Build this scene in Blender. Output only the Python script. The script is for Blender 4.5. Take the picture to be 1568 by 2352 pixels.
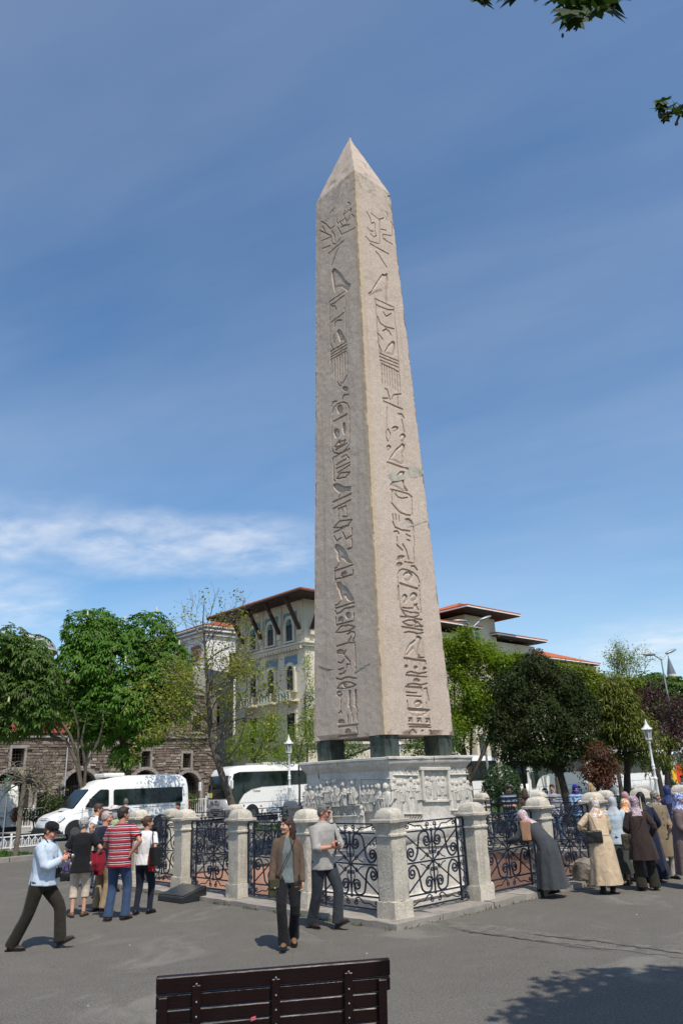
import bpy, math, random
import numpy as np
from mathutils import Vector, Matrix
random.seed(7); RNG = np.random.default_rng(7)
PI = math.pi
for o in list(bpy.data.objects): bpy.data.objects.remove(o, do_unlink=True)
SC = bpy.context.scene
COL = SC.collection

# ------------------------------------------------------------------ camera
PW, PH, PF = 1568.0, 2352.0, 1715.7          # picture frame used for measuring, focal length in its pixels
PITCH, ROLL, CH = 0.3439, -0.0432, 2.065
_f = np.array([0, math.cos(PITCH), math.sin(PITCH)]); _r = np.array([1.0, 0, 0]); _u = np.cross(_r, _f)
_cr, _sr = math.cos(ROLL), math.sin(ROLL)
CR, CU, CF = _cr*_r + _sr*_u, -_sr*_r + _cr*_u, _f
CAMP = np.array([0, 0, CH])
cam = bpy.data.cameras.new('camera'); camo = bpy.data.objects.new('camera', cam); COL.objects.link(camo)
cam.sensor_fit = 'VERTICAL'; cam.sensor_height = 36; cam.lens = 36*PF/PH
cam.clip_start = 0.05; cam.clip_end = 9000
camo.matrix_world = Matrix(((CR[0], CU[0], -CF[0], 0), (CR[1], CU[1], -CF[1], 0), (CR[2], CU[2], -CF[2], CH), (0, 0, 0, 1)))
SC.camera = camo

# ------------------------------------------------------------------ sun and sky
SUN_EL = math.radians(58.0)
SUN_H = np.array([0.42, -0.907]); SUN_H = SUN_H/np.linalg.norm(SUN_H)
SUN_D = np.array([SUN_H[0]*math.cos(SUN_EL), SUN_H[1]*math.cos(SUN_EL), math.sin(SUN_EL)])
sun = bpy.data.lights.new('sun', 'SUN'); suno = bpy.data.objects.new('sun', sun); COL.objects.link(suno)
sun.energy = 4.6; sun.angle = math.radians(0.53); sun.color = (1.0, 0.93, 0.82)
suno.rotation_euler = Vector(SUN_D).to_track_quat('Z', 'Y').to_euler()
suno.location = (20, -20, 40)
SC.view_settings.view_transform = 'Standard'; SC.view_settings.look = 'None'
SC.view_settings.gamma = 1; SC.view_settings.use_curve_mapping = False
SC.view_settings.exposure = 0.04
w = bpy.data.worlds.new('World'); SC.world = w; w.use_nodes = True
nt = w.node_tree; nt.nodes.clear()
out = nt.nodes.new('ShaderNodeOutputWorld'); bg = nt.nodes.new('ShaderNodeBackground')
sky = nt.nodes.new('ShaderNodeTexSky'); sky.sky_type = 'NISHITA'; sky.sun_disc = False
sky.sun_elevation = SUN_EL; sky.sun_rotation = math.atan2(SUN_H[0], SUN_H[1])
sky.air_density = 1.0; sky.dust_density = 0.5; sky.ozone_density = 1.3; sky.altitude = 50
bg.inputs['Strength'].default_value = 0.15
nt.links.new(bg.outputs[0], out.inputs[0])
def wn(t, **kw):
    n = nt.nodes.new(t)
    for k, v in kw.items():
        if k in n.inputs: n.inputs[k].default_value = v
        else: setattr(n, k, v)
    return n
def wmath(op, a, b=None, c=None):
    n = nt.nodes.new('ShaderNodeMath'); n.operation = op
    for i, x in enumerate((a, b, c)):
        if x is None: continue
        if isinstance(x, (int, float)): n.inputs[i].default_value = x
        else: nt.links.new(x, n.inputs[i])
    return n.outputs[0]
# thin cirrus: a sheet at constant height, so its streaks shrink towards the horizon
tc = wn('ShaderNodeTexCoord'); sep = wn('ShaderNodeSeparateXYZ'); nt.links.new(tc.outputs['Generated'], sep.inputs[0])
zz = wmath('MAXIMUM', wmath('ADD', sep.outputs[2], 0.10), 0.05)
cx = wmath('DIVIDE', sep.outputs[0], zz); cy = wmath('DIVIDE', sep.outputs[1], zz)
cmb = wn('ShaderNodeCombineXYZ'); nt.links.new(cx, cmb.inputs[0]); nt.links.new(cy, cmb.inputs[1])
def cloud_layer(rot, scl, nscale, detail, lo, hi, dist=0.0, off=(0, 0, 0)):
    mp = wn('ShaderNodeMapping', vector_type='TEXTURE'); nt.links.new(cmb.outputs[0], mp.inputs[0])
    mp.inputs['Rotation'].default_value = (0, 0, rot); mp.inputs['Scale'].default_value = scl; mp.inputs['Location'].default_value = off
    no = wn('ShaderNodeTexNoise', Scale=nscale, Detail=detail, Roughness=0.58, Distortion=dist); nt.links.new(mp.outputs[0], no.inputs['Vector'])
    mr = wn('ShaderNodeMapRange'); mr.inputs['From Min'].default_value = lo; mr.inputs['From Max'].default_value = hi
    nt.links.new(no.outputs[0], mr.inputs[0]); return mr.outputs[0]
streak = cloud_layer(-0.42, (3.2, 0.75, 1), 1.0, 9, 0.36, 0.80, 0.25, (1.7, 0.4, 0))
veil = cloud_layer(-0.5, (2.0, 1.0, 1), 0.8, 5, 0.36, 0.66, 0.1, (-4.0, 2.0, 0))
puff = cloud_layer(-0.5, (1.15, 0.95, 1), 6.5, 10, 0.34, 0.78, 0.2, (3.1, 1.2, 0))
# cloud banks: centres are directions in the cloud sheet; others like them stand round the rest of the sky
wob = cloud_layer(0.3, (1, 1, 1), 2.2, 4, 0.0, 1.0, 0.0, (7, 3, 0)); wob = wmath('MULTIPLY', wmath('SUBTRACT', wob, 0.5), 0.55)
def bank(x, y, rx, ry):
    a = wmath('DIVIDE', wmath('SUBTRACT', wmath('ADD', cx, wob), x), rx*1.2); b = wmath('DIVIDE', wmath('SUBTRACT', wmath('ADD', cy, wob), y), ry*1.25)
    return wmath('SUBTRACT', 1.0, wmath('MINIMUM', wmath('ADD', wmath('MULTIPLY', a, a), wmath('MULTIPLY', b, b)), 1.0))
broad = None
for q in ((-1.05, 2.2, 0.5, 0.26), (-0.62, 2.36, 0.42, 0.28), (-0.36, 2.40, 0.34, 0.27), (-1.3, 2.0, 0.4, 0.25), (1.75, 3.9, 0.65, 0.55), (-1.5, 2.7, 0.5, 0.5), (2.6, -1.2, 1.2, 0.9),
          (-2.4, -0.8, 1.0, 1.1), (0.6, -2.8, 1.3, 0.8), (-3.6, 1.6, 0.9, 0.8), (3.4, 1.6, 0.8, 0.9)):
    k_ = bank(*q); broad = k_ if broad is None else wmath('MAXIMUM', broad, k_)
dens = wmath('MINIMUM', wmath('ADD', wmath('ADD', wmath('MULTIPLY', streak, 0.13), wmath('MULTIPLY', veil, 0.11)), wmath('MULTIPLY', wmath('POWER', broad, 1.5), wmath('ADD', wmath('MULTIPLY', puff, 0.58), 0.12))), 0.8)
mixc = wn('ShaderNodeMix', data_type='RGBA'); nt.links.new(dens, mixc.inputs[0])
hs = wn('ShaderNodeHueSaturation', Saturation=1.24, Hue=0.498, Value=1.0); nt.links.new(sky.outputs[0], hs.inputs['Color']); nt.links.new(hs.outputs[0], mixc.inputs[6]); mixc.inputs[7].default_value = (6.0, 6.2, 6.6, 1)
nt.links.new(mixc.outputs[2], bg.inputs['Color'])

SC.render.engine = 'CYCLES'
SC.cycles.max_bounces = 6; SC.cycles.diffuse_bounces = 3; SC.cycles.glossy_bounces = 3
SC.cycles.transmission_bounces = 4; SC.cycles.transparent_max_bounces = 6
SC.cycles.use_denoising = True
SC.cycles.use_adaptive_sampling = True; SC.cycles.adaptive_threshold = 0.02

# ------------------------------------------------------------------ measuring: picture point -> place
def ray(x, y):
    d = CF*PF + CR*(x - PW/2) - CU*(y - PH/2); return d/np.linalg.norm(d)
def proj(p):
    v = np.asarray(p, float) - CAMP; d = v @ CF
    return np.array([PW/2 + PF*(v @ CR)/d, PH/2 - PF*(v @ CU)/d])
def atY(x, y, Y):
    d = ray(x, y); return CAMP + d*(Y/d[1])
YAW = 0.7504
AR = np.array([math.cos(YAW), math.sin(YAW)]); AL = np.array([-math.sin(YAW), math.cos(YAW)])   # along the street, across it
FC = np.array([0.546, 12.635]); SP = 2.021; NB = 5                                              # fence corner, bay, bays per side
def uv(u, v): return FC + AR*u + AL*v
def inv(x, y):
    d = np.array([x, y]) - FC; return float(d @ AR), float(d @ AL)
def sstep(t): t = min(max(t, 0.0), 1.0); return t*t*(3 - 2*t)
def gz(x, y):
    return 0.0          # the square and the street lie level
def gzuv(u, v): p = uv(u, v); return gz(p[0], p[1])
def gd(x, y):
    z = 0.0
    for _ in range(30):
        d = ray(x, y); t = (z - CH)/d[2]; p = CAMP + d*t; z = 0.5*z + 0.5*gz(p[0], p[1])
    return p
def on_ground(px, Y):
    """ground point in the column of picture x at depth Y"""
    y = 1830.0
    for _ in range(12):
        p = atY(px, y, Y); g = gz(p[0], p[1]); q = proj((p[0], p[1], g)); y = q[1]
    return np.array([p[0], p[1], g])

# ------------------------------------------------------------------ mesh building
def vec(*a): return np.array(a, float)
def nrm(v): v = np.asarray(v, float); return v/(np.linalg.norm(v) + 1e-12)
class MB:
    def __init__(s): s.v = []; s.f = []; s.m = []; s.n = 0
    def add(s, V, Fc, mi=0):
        V = np.asarray(V, float).reshape(-1, 3); s.v.append(V)
        s.f.extend([tuple(i + s.n for i in f) for f in Fc]); s.m.extend([mi]*len(Fc)); s.n += len(V); return s
    def obox(s, c, ax, ay, az, mi=0):
        c, ax, ay, az = map(lambda q: np.asarray(q, float), (c, ax, ay, az))
        V = [c + sx*ax + sy*ay + sz*az for sz in (-1, 1) for sy in (-1, 1) for sx in (-1, 1)]
        F_ = [(0, 2, 3, 1), (4, 5, 7, 6), (0, 1, 5, 4), (2, 6, 7, 3), (0, 4, 6, 2), (1, 3, 7, 5)]
        if np.dot(np.cross(ax, ay), az) < 0: F_ = [f[::-1] for f in F_]
        return s.add(V, F_, mi)
    def box(s, c, sz, rz=0, mi=0):
        a, b = math.cos(rz), math.sin(rz)
        return s.obox(c, (a*sz[0]/2, b*sz[0]/2, 0), (-b*sz[1]/2, a*sz[1]/2, 0), (0, 0, sz[2]/2), mi)
    def loft(s, rings, cap=True, close=True, mi=0):
        n = len(rings[0]); k = len(rings); V = np.concatenate([np.asarray(r, float) for r in rings]); Fc = []
        for i in range(k - 1):
            for j in range(n if close else n - 1):
                a = i*n + j; b = i*n + (j + 1) % n; Fc.append((a, b, b + n, a + n))
        if cap: Fc.append(tuple(range(n))[::-1]); Fc.append(tuple((k - 1)*n + j for j in range(n)))
        return s.add(V, Fc, mi)
    def tube(s, pts, rad, n=8, cap=True, flat=None, mi=0):
        P = np.asarray(pts, float); k = len(P)
        rad = np.full(k, rad, float) if np.isscalar(rad) else np.asarray(rad, float)
        T = np.gradient(P, axis=0) if k > 1 else P; rings = []
        ref = np.array([0, 0, 1.0]) if abs(nrm(P[-1] - P[0])[2]) < 0.9 else np.array([1.0, 0, 0])
        a = nrm(np.cross(ref, T[0])); th = np.arange(n)*2*PI/n
        for i in range(k):
            t = nrm(T[i]); a = nrm(a - t*(a @ t)); b = np.cross(t, a)
            fl = 1 if flat is None else flat
            rings.append(P[i] + rad[i]*(np.cos(th)[:, None]*a + fl*np.sin(th)[:, None]*b))
        return s.loft(rings, cap, mi=mi)
    def lathe(s, prof, n=16, c=(0, 0, 0), mi=0, phase=0.0, sq=None):
        th = np.arange(n)*2*PI/n + phase; rings = []
        for r, z in prof:
            rings.append(np.stack([c[0] + r*np.cos(th), c[1] + r*np.sin(th), np.full(n, c[2] + z)], 1))
        return s.loft(rings, True, mi=mi)
    def ell(s, c, r, n=12, k=8, R=None, mi=0):
        c = np.asarray(c, float); r = np.asarray(r, float) if not np.isscalar(r) else np.full(3, r)
        V = [[0, 0, -1.0]]
        for i in range(1, k):
            ph = -PI/2 + PI*i/k
            V += [[math.cos(ph)*math.cos(t), math.cos(ph)*math.sin(t), math.sin(ph)] for t in np.arange(n)*2*PI/n]
        V += [[0, 0, 1.0]]; V = np.array(V)*r
        if R is not None: V = V @ np.asarray(R).T
        Fc = [(0, 1 + (j + 1) % n, 1 + j) for j in range(n)]
        for i in range(k - 2):
            for j in range(n):
                a = 1 + i*n + j; b = 1 + i*n + (j + 1) % n; Fc.append((a, b, b + n, a + n))
        e = 1 + (k - 2)*n; t = 1 + (k - 1)*n
        Fc += [(e + j, e + (j + 1) % n, t) for j in range(n)]
        return s.add(V + c, Fc, mi)
    def cap2(s, p, r1, q, r2, n=10, mi=0):
        """tapered capsule"""
        p, q = np.asarray(p, float), np.asarray(q, float); t = nrm(q - p); pts = []; rad = []
        for a in (-1.0, -0.8, -0.4, 0): pts.append(p + t*a*r1); rad.append(max(r1*math.sqrt(max(0, 1 - a*a)), r1*0.12))
        for a in (0, 0.4, 0.8, 1.0): pts.append(q + t*a*r2); rad.append(max(r2*math.sqrt(max(0, 1 - a*a)), r2*0.12))
        ref = np.array([0, 0, 1.0]) if abs(t[2]) < 0.9 else np.array([1.0, 0, 0])
        a = nrm(np.cross(ref, t)); b = np.cross(t, a); th = np.arange(n)*2*PI/n
        return s.loft([pp + rr*(np.cos(th)[:, None]*a + np.sin(th)[:, None]*b) for pp, rr in zip(pts, rad)], True, mi=mi)
    def prism(s, poly, o, ax, ay, d, mi=0):
        """polygon given in the plane (ax, ay) at o, extruded by the vector d"""
        o, ax, ay, d = map(lambda q: np.asarray(q, float), (o, ax, ay, d))
        B = np.array([o + ax*p[0] + ay*p[1] for p in poly]); n = len(B)
        Fc = [tuple(range(n))[::-1], tuple(range(n, 2*n))] + [(i, (i + 1) % n, (i + 1) % n + n, i + n) for i in range(n)]
        area = sum(poly[i][0]*poly[(i + 1) % n][1] - poly[(i + 1) % n][0]*poly[i][1] for i in range(n))
        if area*np.dot(np.cross(ax, ay), d) < 0: Fc = [f[::-1] for f in Fc]
        return s.add(np.concatenate([B, B + d]), Fc, mi)
    def quad(s, a, b, c, d, mi=0): return s.add([a, b, c, d], [(0, 1, 2, 3)], mi)
    def mesh(s, name, mats=None, smooth=None):
        me = bpy.data.meshes.new(name)
        V = np.concatenate(s.v) if s.v else np.zeros((0, 3))
        me.from_pydata(V.tolist(), [], s.f); me.validate(); me.update()
        ms = mats if isinstance(mats, (list, tuple)) else [mats]
        for m in ms:
            if m is not None: me.materials.append(m)
        if len(ms) > 1: me.polygons.foreach_set('material_index', s.m)
        if smooth is not None:
            me.polygons.foreach_set('use_smooth', [True]*len(me.polygons))
            if smooth < 170: me.set_sharp_from_angle(angle=math.radians(smooth))
        return me
    def build(s, name, mats, parent=None, smooth=None, bevel=None, seg=1):
        o = obj(name, s.mesh(name, mats, smooth), parent)
        if bevel:
            b = o.modifiers.new('b', 'BEVEL'); b.width = bevel; b.segments = seg; b.limit_method = 'ANGLE'
        return o
def obj(name, me, parent=None):
    o = bpy.data.objects.new(name, me); COL.objects.link(o)
    if parent is not None: o.parent = parent
    return o
def tag(o, label=None, cat=None, group=None, kind=None):
    if label: o['label'] = label
    if cat: o['category'] = cat
    if group: o['group'] = group
    if kind: o['kind'] = kind
    return o
def thing(name, label, cat, loc=(0, 0, 0), rz=0, group=None):
    o = bpy.data.objects.new(name, None); COL.objects.link(o); o.empty_display_size = 0.2
    o.location = tuple(float(q) for q in loc); o.rotation_euler = (0, 0, rz); return tag(o, label, cat, group)
def copy_tree(o, parent=None):
    c = o.copy(); COL.objects.link(c); c.parent = parent
    for ch in o.children: copy_tree(ch, c)
    return c
def fast_mesh(name, V, quads, mat=None, rnd=None, smooth=False):
    """big meshes: V (n,3), quads (m,4 or 3) as arrays"""
    me = bpy.data.meshes.new(name); V = np.ascontiguousarray(V, dtype=np.float32); Q = np.ascontiguousarray(quads, dtype=np.int32)
    k = Q.shape[1]
    me.vertices.add(len(V)); me.vertices.foreach_set('co', V.ravel())
    me.loops.add(Q.size); me.loops.foreach_set('vertex_index', Q.ravel())
    me.polygons.add(len(Q)); me.polygons.foreach_set('loop_start', np.arange(0, Q.size, k, dtype=np.int32))
    me.polygons.foreach_set('use_smooth', np.full(len(Q), smooth))
    if mat is not None: me.materials.append(mat)
    me.update(calc_edges=True)
    if rnd is not None:
        at = me.attributes.new('rnd', 'FLOAT', 'FACE'); at.data.foreach_set('value', np.ascontiguousarray(rnd, dtype=np.float32))
    return me

# ------------------------------------------------------------------ materials
class NT:
    def __init__(s, name):
        s.m = bpy.data.materials.new(name); s.m.use_nodes = True; s.t = s.m.node_tree; s.t.nodes.clear()
        s.out = s.t.nodes.new('ShaderNodeOutputMaterial')
    def n(s, t, **kw):
        q = s.t.nodes.new(t)
        for k, v in kw.items():
            if k in q.inputs:
                if hasattr(v, 'is_output'): s.t.links.new(v, q.inputs[k])
                else: q.inputs[k].default_value = v
            else: setattr(q, k, v)
        return q
    def l(s, a, b): s.t.links.new(a, b)
    def coord(s, kind='Object'): return s.n('ShaderNodeTexCoord').outputs[kind]
    def noise(s, vec_, scale, detail=4, rough=0.55, dist=0.0):
        q = s.n('ShaderNodeTexNoise', Scale=scale, Detail=detail, Roughness=rough, Distortion=dist)
        if vec_ is not None: s.l(vec_, q.inputs['Vector'])
        return q.outputs['Fac']
    def rng(s, v, a, b, c=0.0, d=1.0):
        q = s.n('ShaderNodeMapRange'); s.l(v, q.inputs[0])
        for i, x in enumerate((a, b, c, d)): q.inputs[i + 1].default_value = x
        return q.outputs[0]
    def mix(s, f, a, b, mode='MIX'):
        q = s.n('ShaderNodeMix', data_type='RGBA', blend_type=mode)
        for i, x in ((0, f), (6, a), (7, b)):
            if hasattr(x, 'is_output'): s.l(x, q.inputs[i])
            else: q.inputs[i].default_value = x if i == 0 else c4(x)
        return q.outputs[2]
    def math(s, op, a, b=0.0):
        q = s.n('ShaderNodeMath', operation=op)
        for i, x in enumerate((a, b)):
            if hasattr(x, 'is_output'): s.l(x, q.inputs[i])
            else: q.inputs[i].default_value = x
        return q.outputs[0]
    def bump(s, h, strength, dist=0.02, prev=None):
        q = s.n('ShaderNodeBump', Strength=strength, Distance=dist); s.l(h, q.inputs['Height'])
        if prev is not None: s.l(prev, q.inputs['Normal'])
        return q.outputs[0]
    def bsdf(s, col, rough=0.8, metal=0.0, normal=None, spec=0.4, **kw):
        b = s.n('ShaderNodeBsdfPrincipled')
        for k, v in (('Base Color', col), ('Roughness', rough), ('Metallic', metal), ('Specular IOR Level', spec)):
            if hasattr(v, 'is_output'): s.l(v, b.inputs[k])
            else: b.inputs[k].default_value = c4(v) if k == 'Base Color' else v
        for k, v in kw.items():
            k = k.replace('_', ' '); b.inputs[k].default_value = v
        if normal is not None: s.l(normal, b.inputs['Normal'])
        s.l(b.outputs[0], s.out.inputs[0]); return b
def c4(c):
    if hasattr(c, '__len__'): return tuple(c)[:3] + (1.0,)
    return (c, c, c, 1.0)
def mul(c, k): return tuple(min(1.0, x*k) for x in c[:3])
_MC = {}
def mat(name, col, rough=0.75, var=0.12, scale=4.0, bump=0.0, bscale=60.0, metal=0.0, spec=0.35, fine=0.0, coat=0.0, dirt=None):
    """plain surface with uneven colour (broad and fine) and relief"""
    if name in _MC: return _MC[name]
    t = NT(name); co = t.coord(); n1 = t.noise(co, scale, 5, 0.6)
    c = t.mix(t.rng(n1, 0.3, 0.7), mul(col, 1 - var), mul(col, 1 + var))
    if fine: c = t.mix(t.rng(t.noise(co, bscale*1.7, 3, 0.7), 0.35, 0.65), t.mix(1.0, c, mul((1, 1, 1), 1 - fine), 'MULTIPLY'), c)
    if dirt: c = t.mix(t.rng(t.noise(co, scale*0.6, 6, 0.65, 0.4), 0.52, 0.72, 0, dirt[1]), c, dirt[0])
    nb = t.bump(t.noise(co, bscale, 5, 0.6), bump, 0.03) if bump else None
    r = t.rng(n1, 0.3, 0.7, rough*0.9, min(1, rough*1.1))
    t.bsdf(c, r, metal, nb, spec, Coat_Weight=coat)
    _MC[name] = t.m; return t.m
def glass_mat(name, col=(0.012, 0.016, 0.016), rough=0.06):
    if name in _MC: return _MC[name]
    t = NT(name); co = t.coord()
    c = t.mix(t.rng(t.noise(co, 1.3, 2), 0.4, 0.65), mul(col, 0.6), mul(col, 1.8))
    nb = t.bump(t.noise(co, 1.2, 1), 0.04, 0.1); t.bsdf(c, rough, 0, nb, 0.36); _MC[name] = t.m; return t.m
def stripe_mat(name, stops, period, axis=2, warp=0.0, rough=0.85):
    """cloth stripes: stops = [(pos, colour)] over one period of the object coordinate"""
    if name in _MC: return _MC[name]
    t = NT(name); co = t.coord(); sp = t.n('ShaderNodeSeparateXYZ'); t.l(co, sp.inputs[0])
    z = sp.outputs[axis]
    if warp: z = t.math('ADD', z, t.math('MULTIPLY', t.noise(co, 5, 2), warp))
    fr = t.math('FRACT', t.math('DIVIDE', z, period))
    cr = t.n('ShaderNodeValToRGB'); cr.color_ramp.interpolation = 'CONSTANT'; t.l(fr, cr.inputs[0])
    el = cr.color_ramp.elements
    while len(el) < len(stops): el.new(0.5)
    for e, (p, c) in zip(el, stops): e.position = p; e.color = c4(c)
    nb = t.bump(t.noise(co, 14, 3), 0.5, 0.03)
    t.bsdf(cr.outputs[0], rough, 0, nb, 0.2); _MC[name] = t.m; return t.m
def print_mat(name, cols, scale=18.0, rough=0.6):
    """printed cloth: irregular patches of several colours"""
    if name in _MC: return _MC[name]
    t = NT(name); co = t.coord()
    v = t.noise(co, scale, 3, 0.6, 1.2); cr = t.n('ShaderNodeValToRGB'); cr.color_ramp.interpolation = 'CONSTANT'; t.l(v, cr.inputs[0])
    el = cr.color_ramp.elements
    while len(el) < len(cols): el.new(0.5)
    for i, (e, c) in enumerate(zip(el, cols)): e.position = 0.0 if i == 0 else 0.34 + 0.34*(i - 1)/max(1, len(cols) - 2); e.color = c4(c)
    nb = t.bump(t.noise(co, 12, 3), 0.4, 0.03); t.bsdf(cr.outputs[0], rough, 0, nb, 0.25); _MC[name] = t.m; return t.m
def cloth(name, col, rough=0.88, fold=0.45):
    if name in _MC: return _MC[name]
    t = NT(name); co = t.coord()
    c = t.mix(t.rng(t.noise(co, 7, 4), 0.3, 0.7), mul(col, 0.86), mul(col, 1.12))
    mp = t.n('ShaderNodeMapping'); t.l(co, mp.inputs[0]); mp.inputs['Scale'].default_value = (1.0, 1.0, 0.45)
    nb = t.bump(t.noise(mp.outputs[0], 9, 2, 0.45, 0.9), fold, 0.06); nb = t.bump(t.noise(co, 320, 2), 0.12, 0.01, nb)
    t.bsdf(c, rough, 0, nb, 0.2, Sheen_Weight=0.08); _MC[name] = t.m; return t.m
def leaf_mat(name, ca, cb, cc=None, trans=0.3, rough=0.55, spec=0.3):
    """leaves: colour differs from leaf to leaf and from clump to clump; light shines through"""
    if name in _MC: return _MC[name]
    t = NT(name); at = t.n('ShaderNodeAttribute', attribute_name='rnd')
    c = t.mix(at.outputs['Fac'], ca, cb)
    if cc: c = t.mix(t.rng(t.noise(t.coord(), 0.9, 3), 0.48, 0.62), c, cc)
    b = t.n('ShaderNodeBsdfPrincipled', Roughness=rough); t.l(c, b.inputs['Base Color']); b.inputs['Specular IOR Level'].default_value = spec
    tr = t.n('ShaderNodeBsdfTranslucent'); t.l(t.mix(1.0, c, (1.25, 1.3, 0.75), 'MULTIPLY'), tr.inputs[0])
    ms = t.n('ShaderNodeMixShader'); ms.inputs[0].default_value = trans
    t.l(b.outputs[0], ms.inputs[1]); t.l(tr.outputs[0], ms.inputs[2]); t.l(ms.outputs[0], t.out.inputs[0])
    _MC[name] = t.m; return t.m
def text_mesh(s, size, mat_, parent, name='lettering', loc=(0, 0, 0), R=None, ext=0.004, shear=0.0, wide=1.0):
    """flat raised lettering; R columns: reading direction, up, outwards"""
    cu = bpy.data.curves.new('t', 'FONT'); cu.body = s; cu.size = size; cu.extrude = ext; cu.align_x = 'CENTER'; cu.align_y = 'CENTER'; cu.shear = shear; cu.resolution_u = 3
    tmp = bpy.data.objects.new('t', cu); COL.objects.link(tmp)
    me = bpy.data.meshes.new_from_object(tmp.evaluated_get(bpy.context.evaluated_depsgraph_get()))
    bpy.data.objects.remove(tmp, do_unlink=True); me.materials.clear(); me.materials.append(mat_)
    V = np.array([v.co[:] for v in me.vertices]); V[:, 0] *= wide
    if R is not None: V = V @ np.asarray(R, float).T
    V = V + np.asarray(loc, float); me.vertices.foreach_set('co', V.astype(np.float32).ravel()); me.update()
    return obj(name, me, parent)

# ------------------------------------------------------------------ value noise for worn stone
def _hash(ix, iy, iz, seed):
    h = (ix*374761393 + iy*668265263 + iz*2147483647 + seed*1274126177) & 0xFFFFFFFF
    h = ((h ^ (h >> 13))*1274126177) & 0xFFFFFFFF
    return ((h ^ (h >> 16)) & 0xFFFF)/65535.0
def vnoise(P, scale, seed=0):
    P = np.asarray(P, float)*scale; I = np.floor(P).astype(np.int64); f = P - I; f = f*f*(3 - 2*f); o = 0
    for dx in (0, 1):
        for dy in (0, 1):
            for dz in (0, 1):
                wgt = (f[..., 0] if dx else 1 - f[..., 0])*(f[..., 1] if dy else 1 - f[..., 1])*(f[..., 2] if dz else 1 - f[..., 2])
                o = o + wgt*_hash(I[..., 0] + dx, I[..., 1] + dy, I[..., 2] + dz, seed)
    return o*2 - 1
def rough(V, amp, scale, seed=0):
    V = np.asarray(V, float)
    return V + amp*np.stack([vnoise(V, scale, seed + k) + 0.5*vnoise(V, scale*2.3, seed + k + 9) for k in range(3)], -1)
def rbox(mb, lo, hi, step, amp, scale=6.0, seed=0, round_=0.0):
    """box cut into a grid and worn unevenly"""
    lo, hi = np.asarray(lo, float), np.asarray(hi, float); c = (lo + hi)/2; h = (hi - lo)/2
    ns = [max(1, int(round((hi[i] - lo[i])/step))) for i in range(3)]
    for ax in range(3):
        b, d = (ax + 1) % 3, (ax + 2) % 3
        for sgn in (-1, 1):
            A, B = np.meshgrid(np.linspace(lo[b], hi[b], ns[b] + 1), np.linspace(lo[d], hi[d], ns[d] + 1), indexing='ij')
            P = np.zeros(A.shape + (3,)); P[..., ax] = hi[ax] if sgn > 0 else lo[ax]; P[..., b] = A; P[..., d] = B
            P = P.reshape(-1, 3)
            if round_:
                q = (P - c)/h; e = np.sort(np.abs(q), axis=1); k = np.clip((e[:, 1] - (1 - round_))/round_, 0, 1)
                P = c + (P - c)*(1 - 0.10*round_*k**2)[:, None]
            P = rough(P, amp, scale, seed); n2 = ns[d] + 1; Fc = []
            for i in range(ns[b]):
                for j in range(ns[d]):
                    f = (i*n2 + j, (i + 1)*n2 + j, (i + 1)*n2 + j + 1, i*n2 + j + 1); Fc.append(f if sgn > 0 else f[::-1])
            mb.add(P, Fc)
    return mb

# ------------------------------------------------------------------ ground
def asphalt_mat():
    t = NT('asphalt'); co = t.coord()
    n1 = t.noise(co, 0.22, 6, 0.6, 0.3); n2 = t.noise(co, 2.2, 5, 0.65); n3 = t.noise(co, 42, 2, 0.8); n4 = t.noise(co, 95, 2, 0.7)
    c = t.mix(t.rng(n1, 0.32, 0.68), (0.135, 0.124, 0.106), (0.168, 0.156, 0.134))
    c = t.mix(t.rng(n2, 0.35, 0.7), c, t.mix(1.0, c, (0.86, 0.86, 0.86), 'MULTIPLY'))
    c = t.mix(t.rng(n3, 0.42, 0.58), t.mix(1.0, c, (0.58, 0.58, 0.58), 'MULTIPLY'), c)
    c = t.mix(t.rng(n4, 0.60, 0.66), c, (0.30, 0.285, 0.25))
    c = t.mix(t.rng(n4, 0.40, 0.34), c, (0.075, 0.074, 0.072))
    stain = t.rng(t.noise(co, 0.6, 5, 0.7, 1.0), 0.60, 0.72, 0, 0.30); c = t.mix(stain, c, (0.10, 0.097, 0.09))
    c = t.mix(t.rng(t.noise(co, 5.0, 2, 0.5), 0.69, 0.73, 0, 0.55), c, (0.07, 0.068, 0.064)); c = t.mix(t.rng(t.noise(co, 0.35, 4, 0.7, 1.5), 0.56, 0.66, 0, 0.35), c, (0.25, 0.238, 0.212))
    nb = t.bump(n3, 0.25, 0.01); nb = t.bump(n4, 0.25, 0.005, nb)
    t.bsdf(c, 0.9, 0, nb, 0.25); return t.m
M_ASPH = asphalt_mat()
M_ROAD = mat('road_asphalt', (0.15, 0.148, 0.143), 0.9, 0.18, 0.5, 0.2, 90, fine=0.2)
M_PAVE = mat('pale_pavement', (0.30, 0.285, 0.26), 0.9, 0.14, 0.8, 0.2, 50, fine=0.15)
M_KERB = mat('kerb_limestone', (0.33, 0.30, 0.265), 0.9, 0.22, 2.5, 0.5, 45, fine=0.25, dirt=((0.14, 0.125, 0.10), 0.6))
M_PINK = mat('pink_plaster', (0.50, 0.29, 0.21), 0.9, 0.18, 1.2, 0.3, 30, fine=0.12, dirt=((0.30, 0.18, 0.135), 0.6))
M_EARTH = mat('pit_gravel', (0.24, 0.215, 0.18), 0.95, 0.25, 3, 0.5, 60, fine=0.3)
PIT0, PIT1 = 0.30, NB*SP - 0.30
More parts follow.
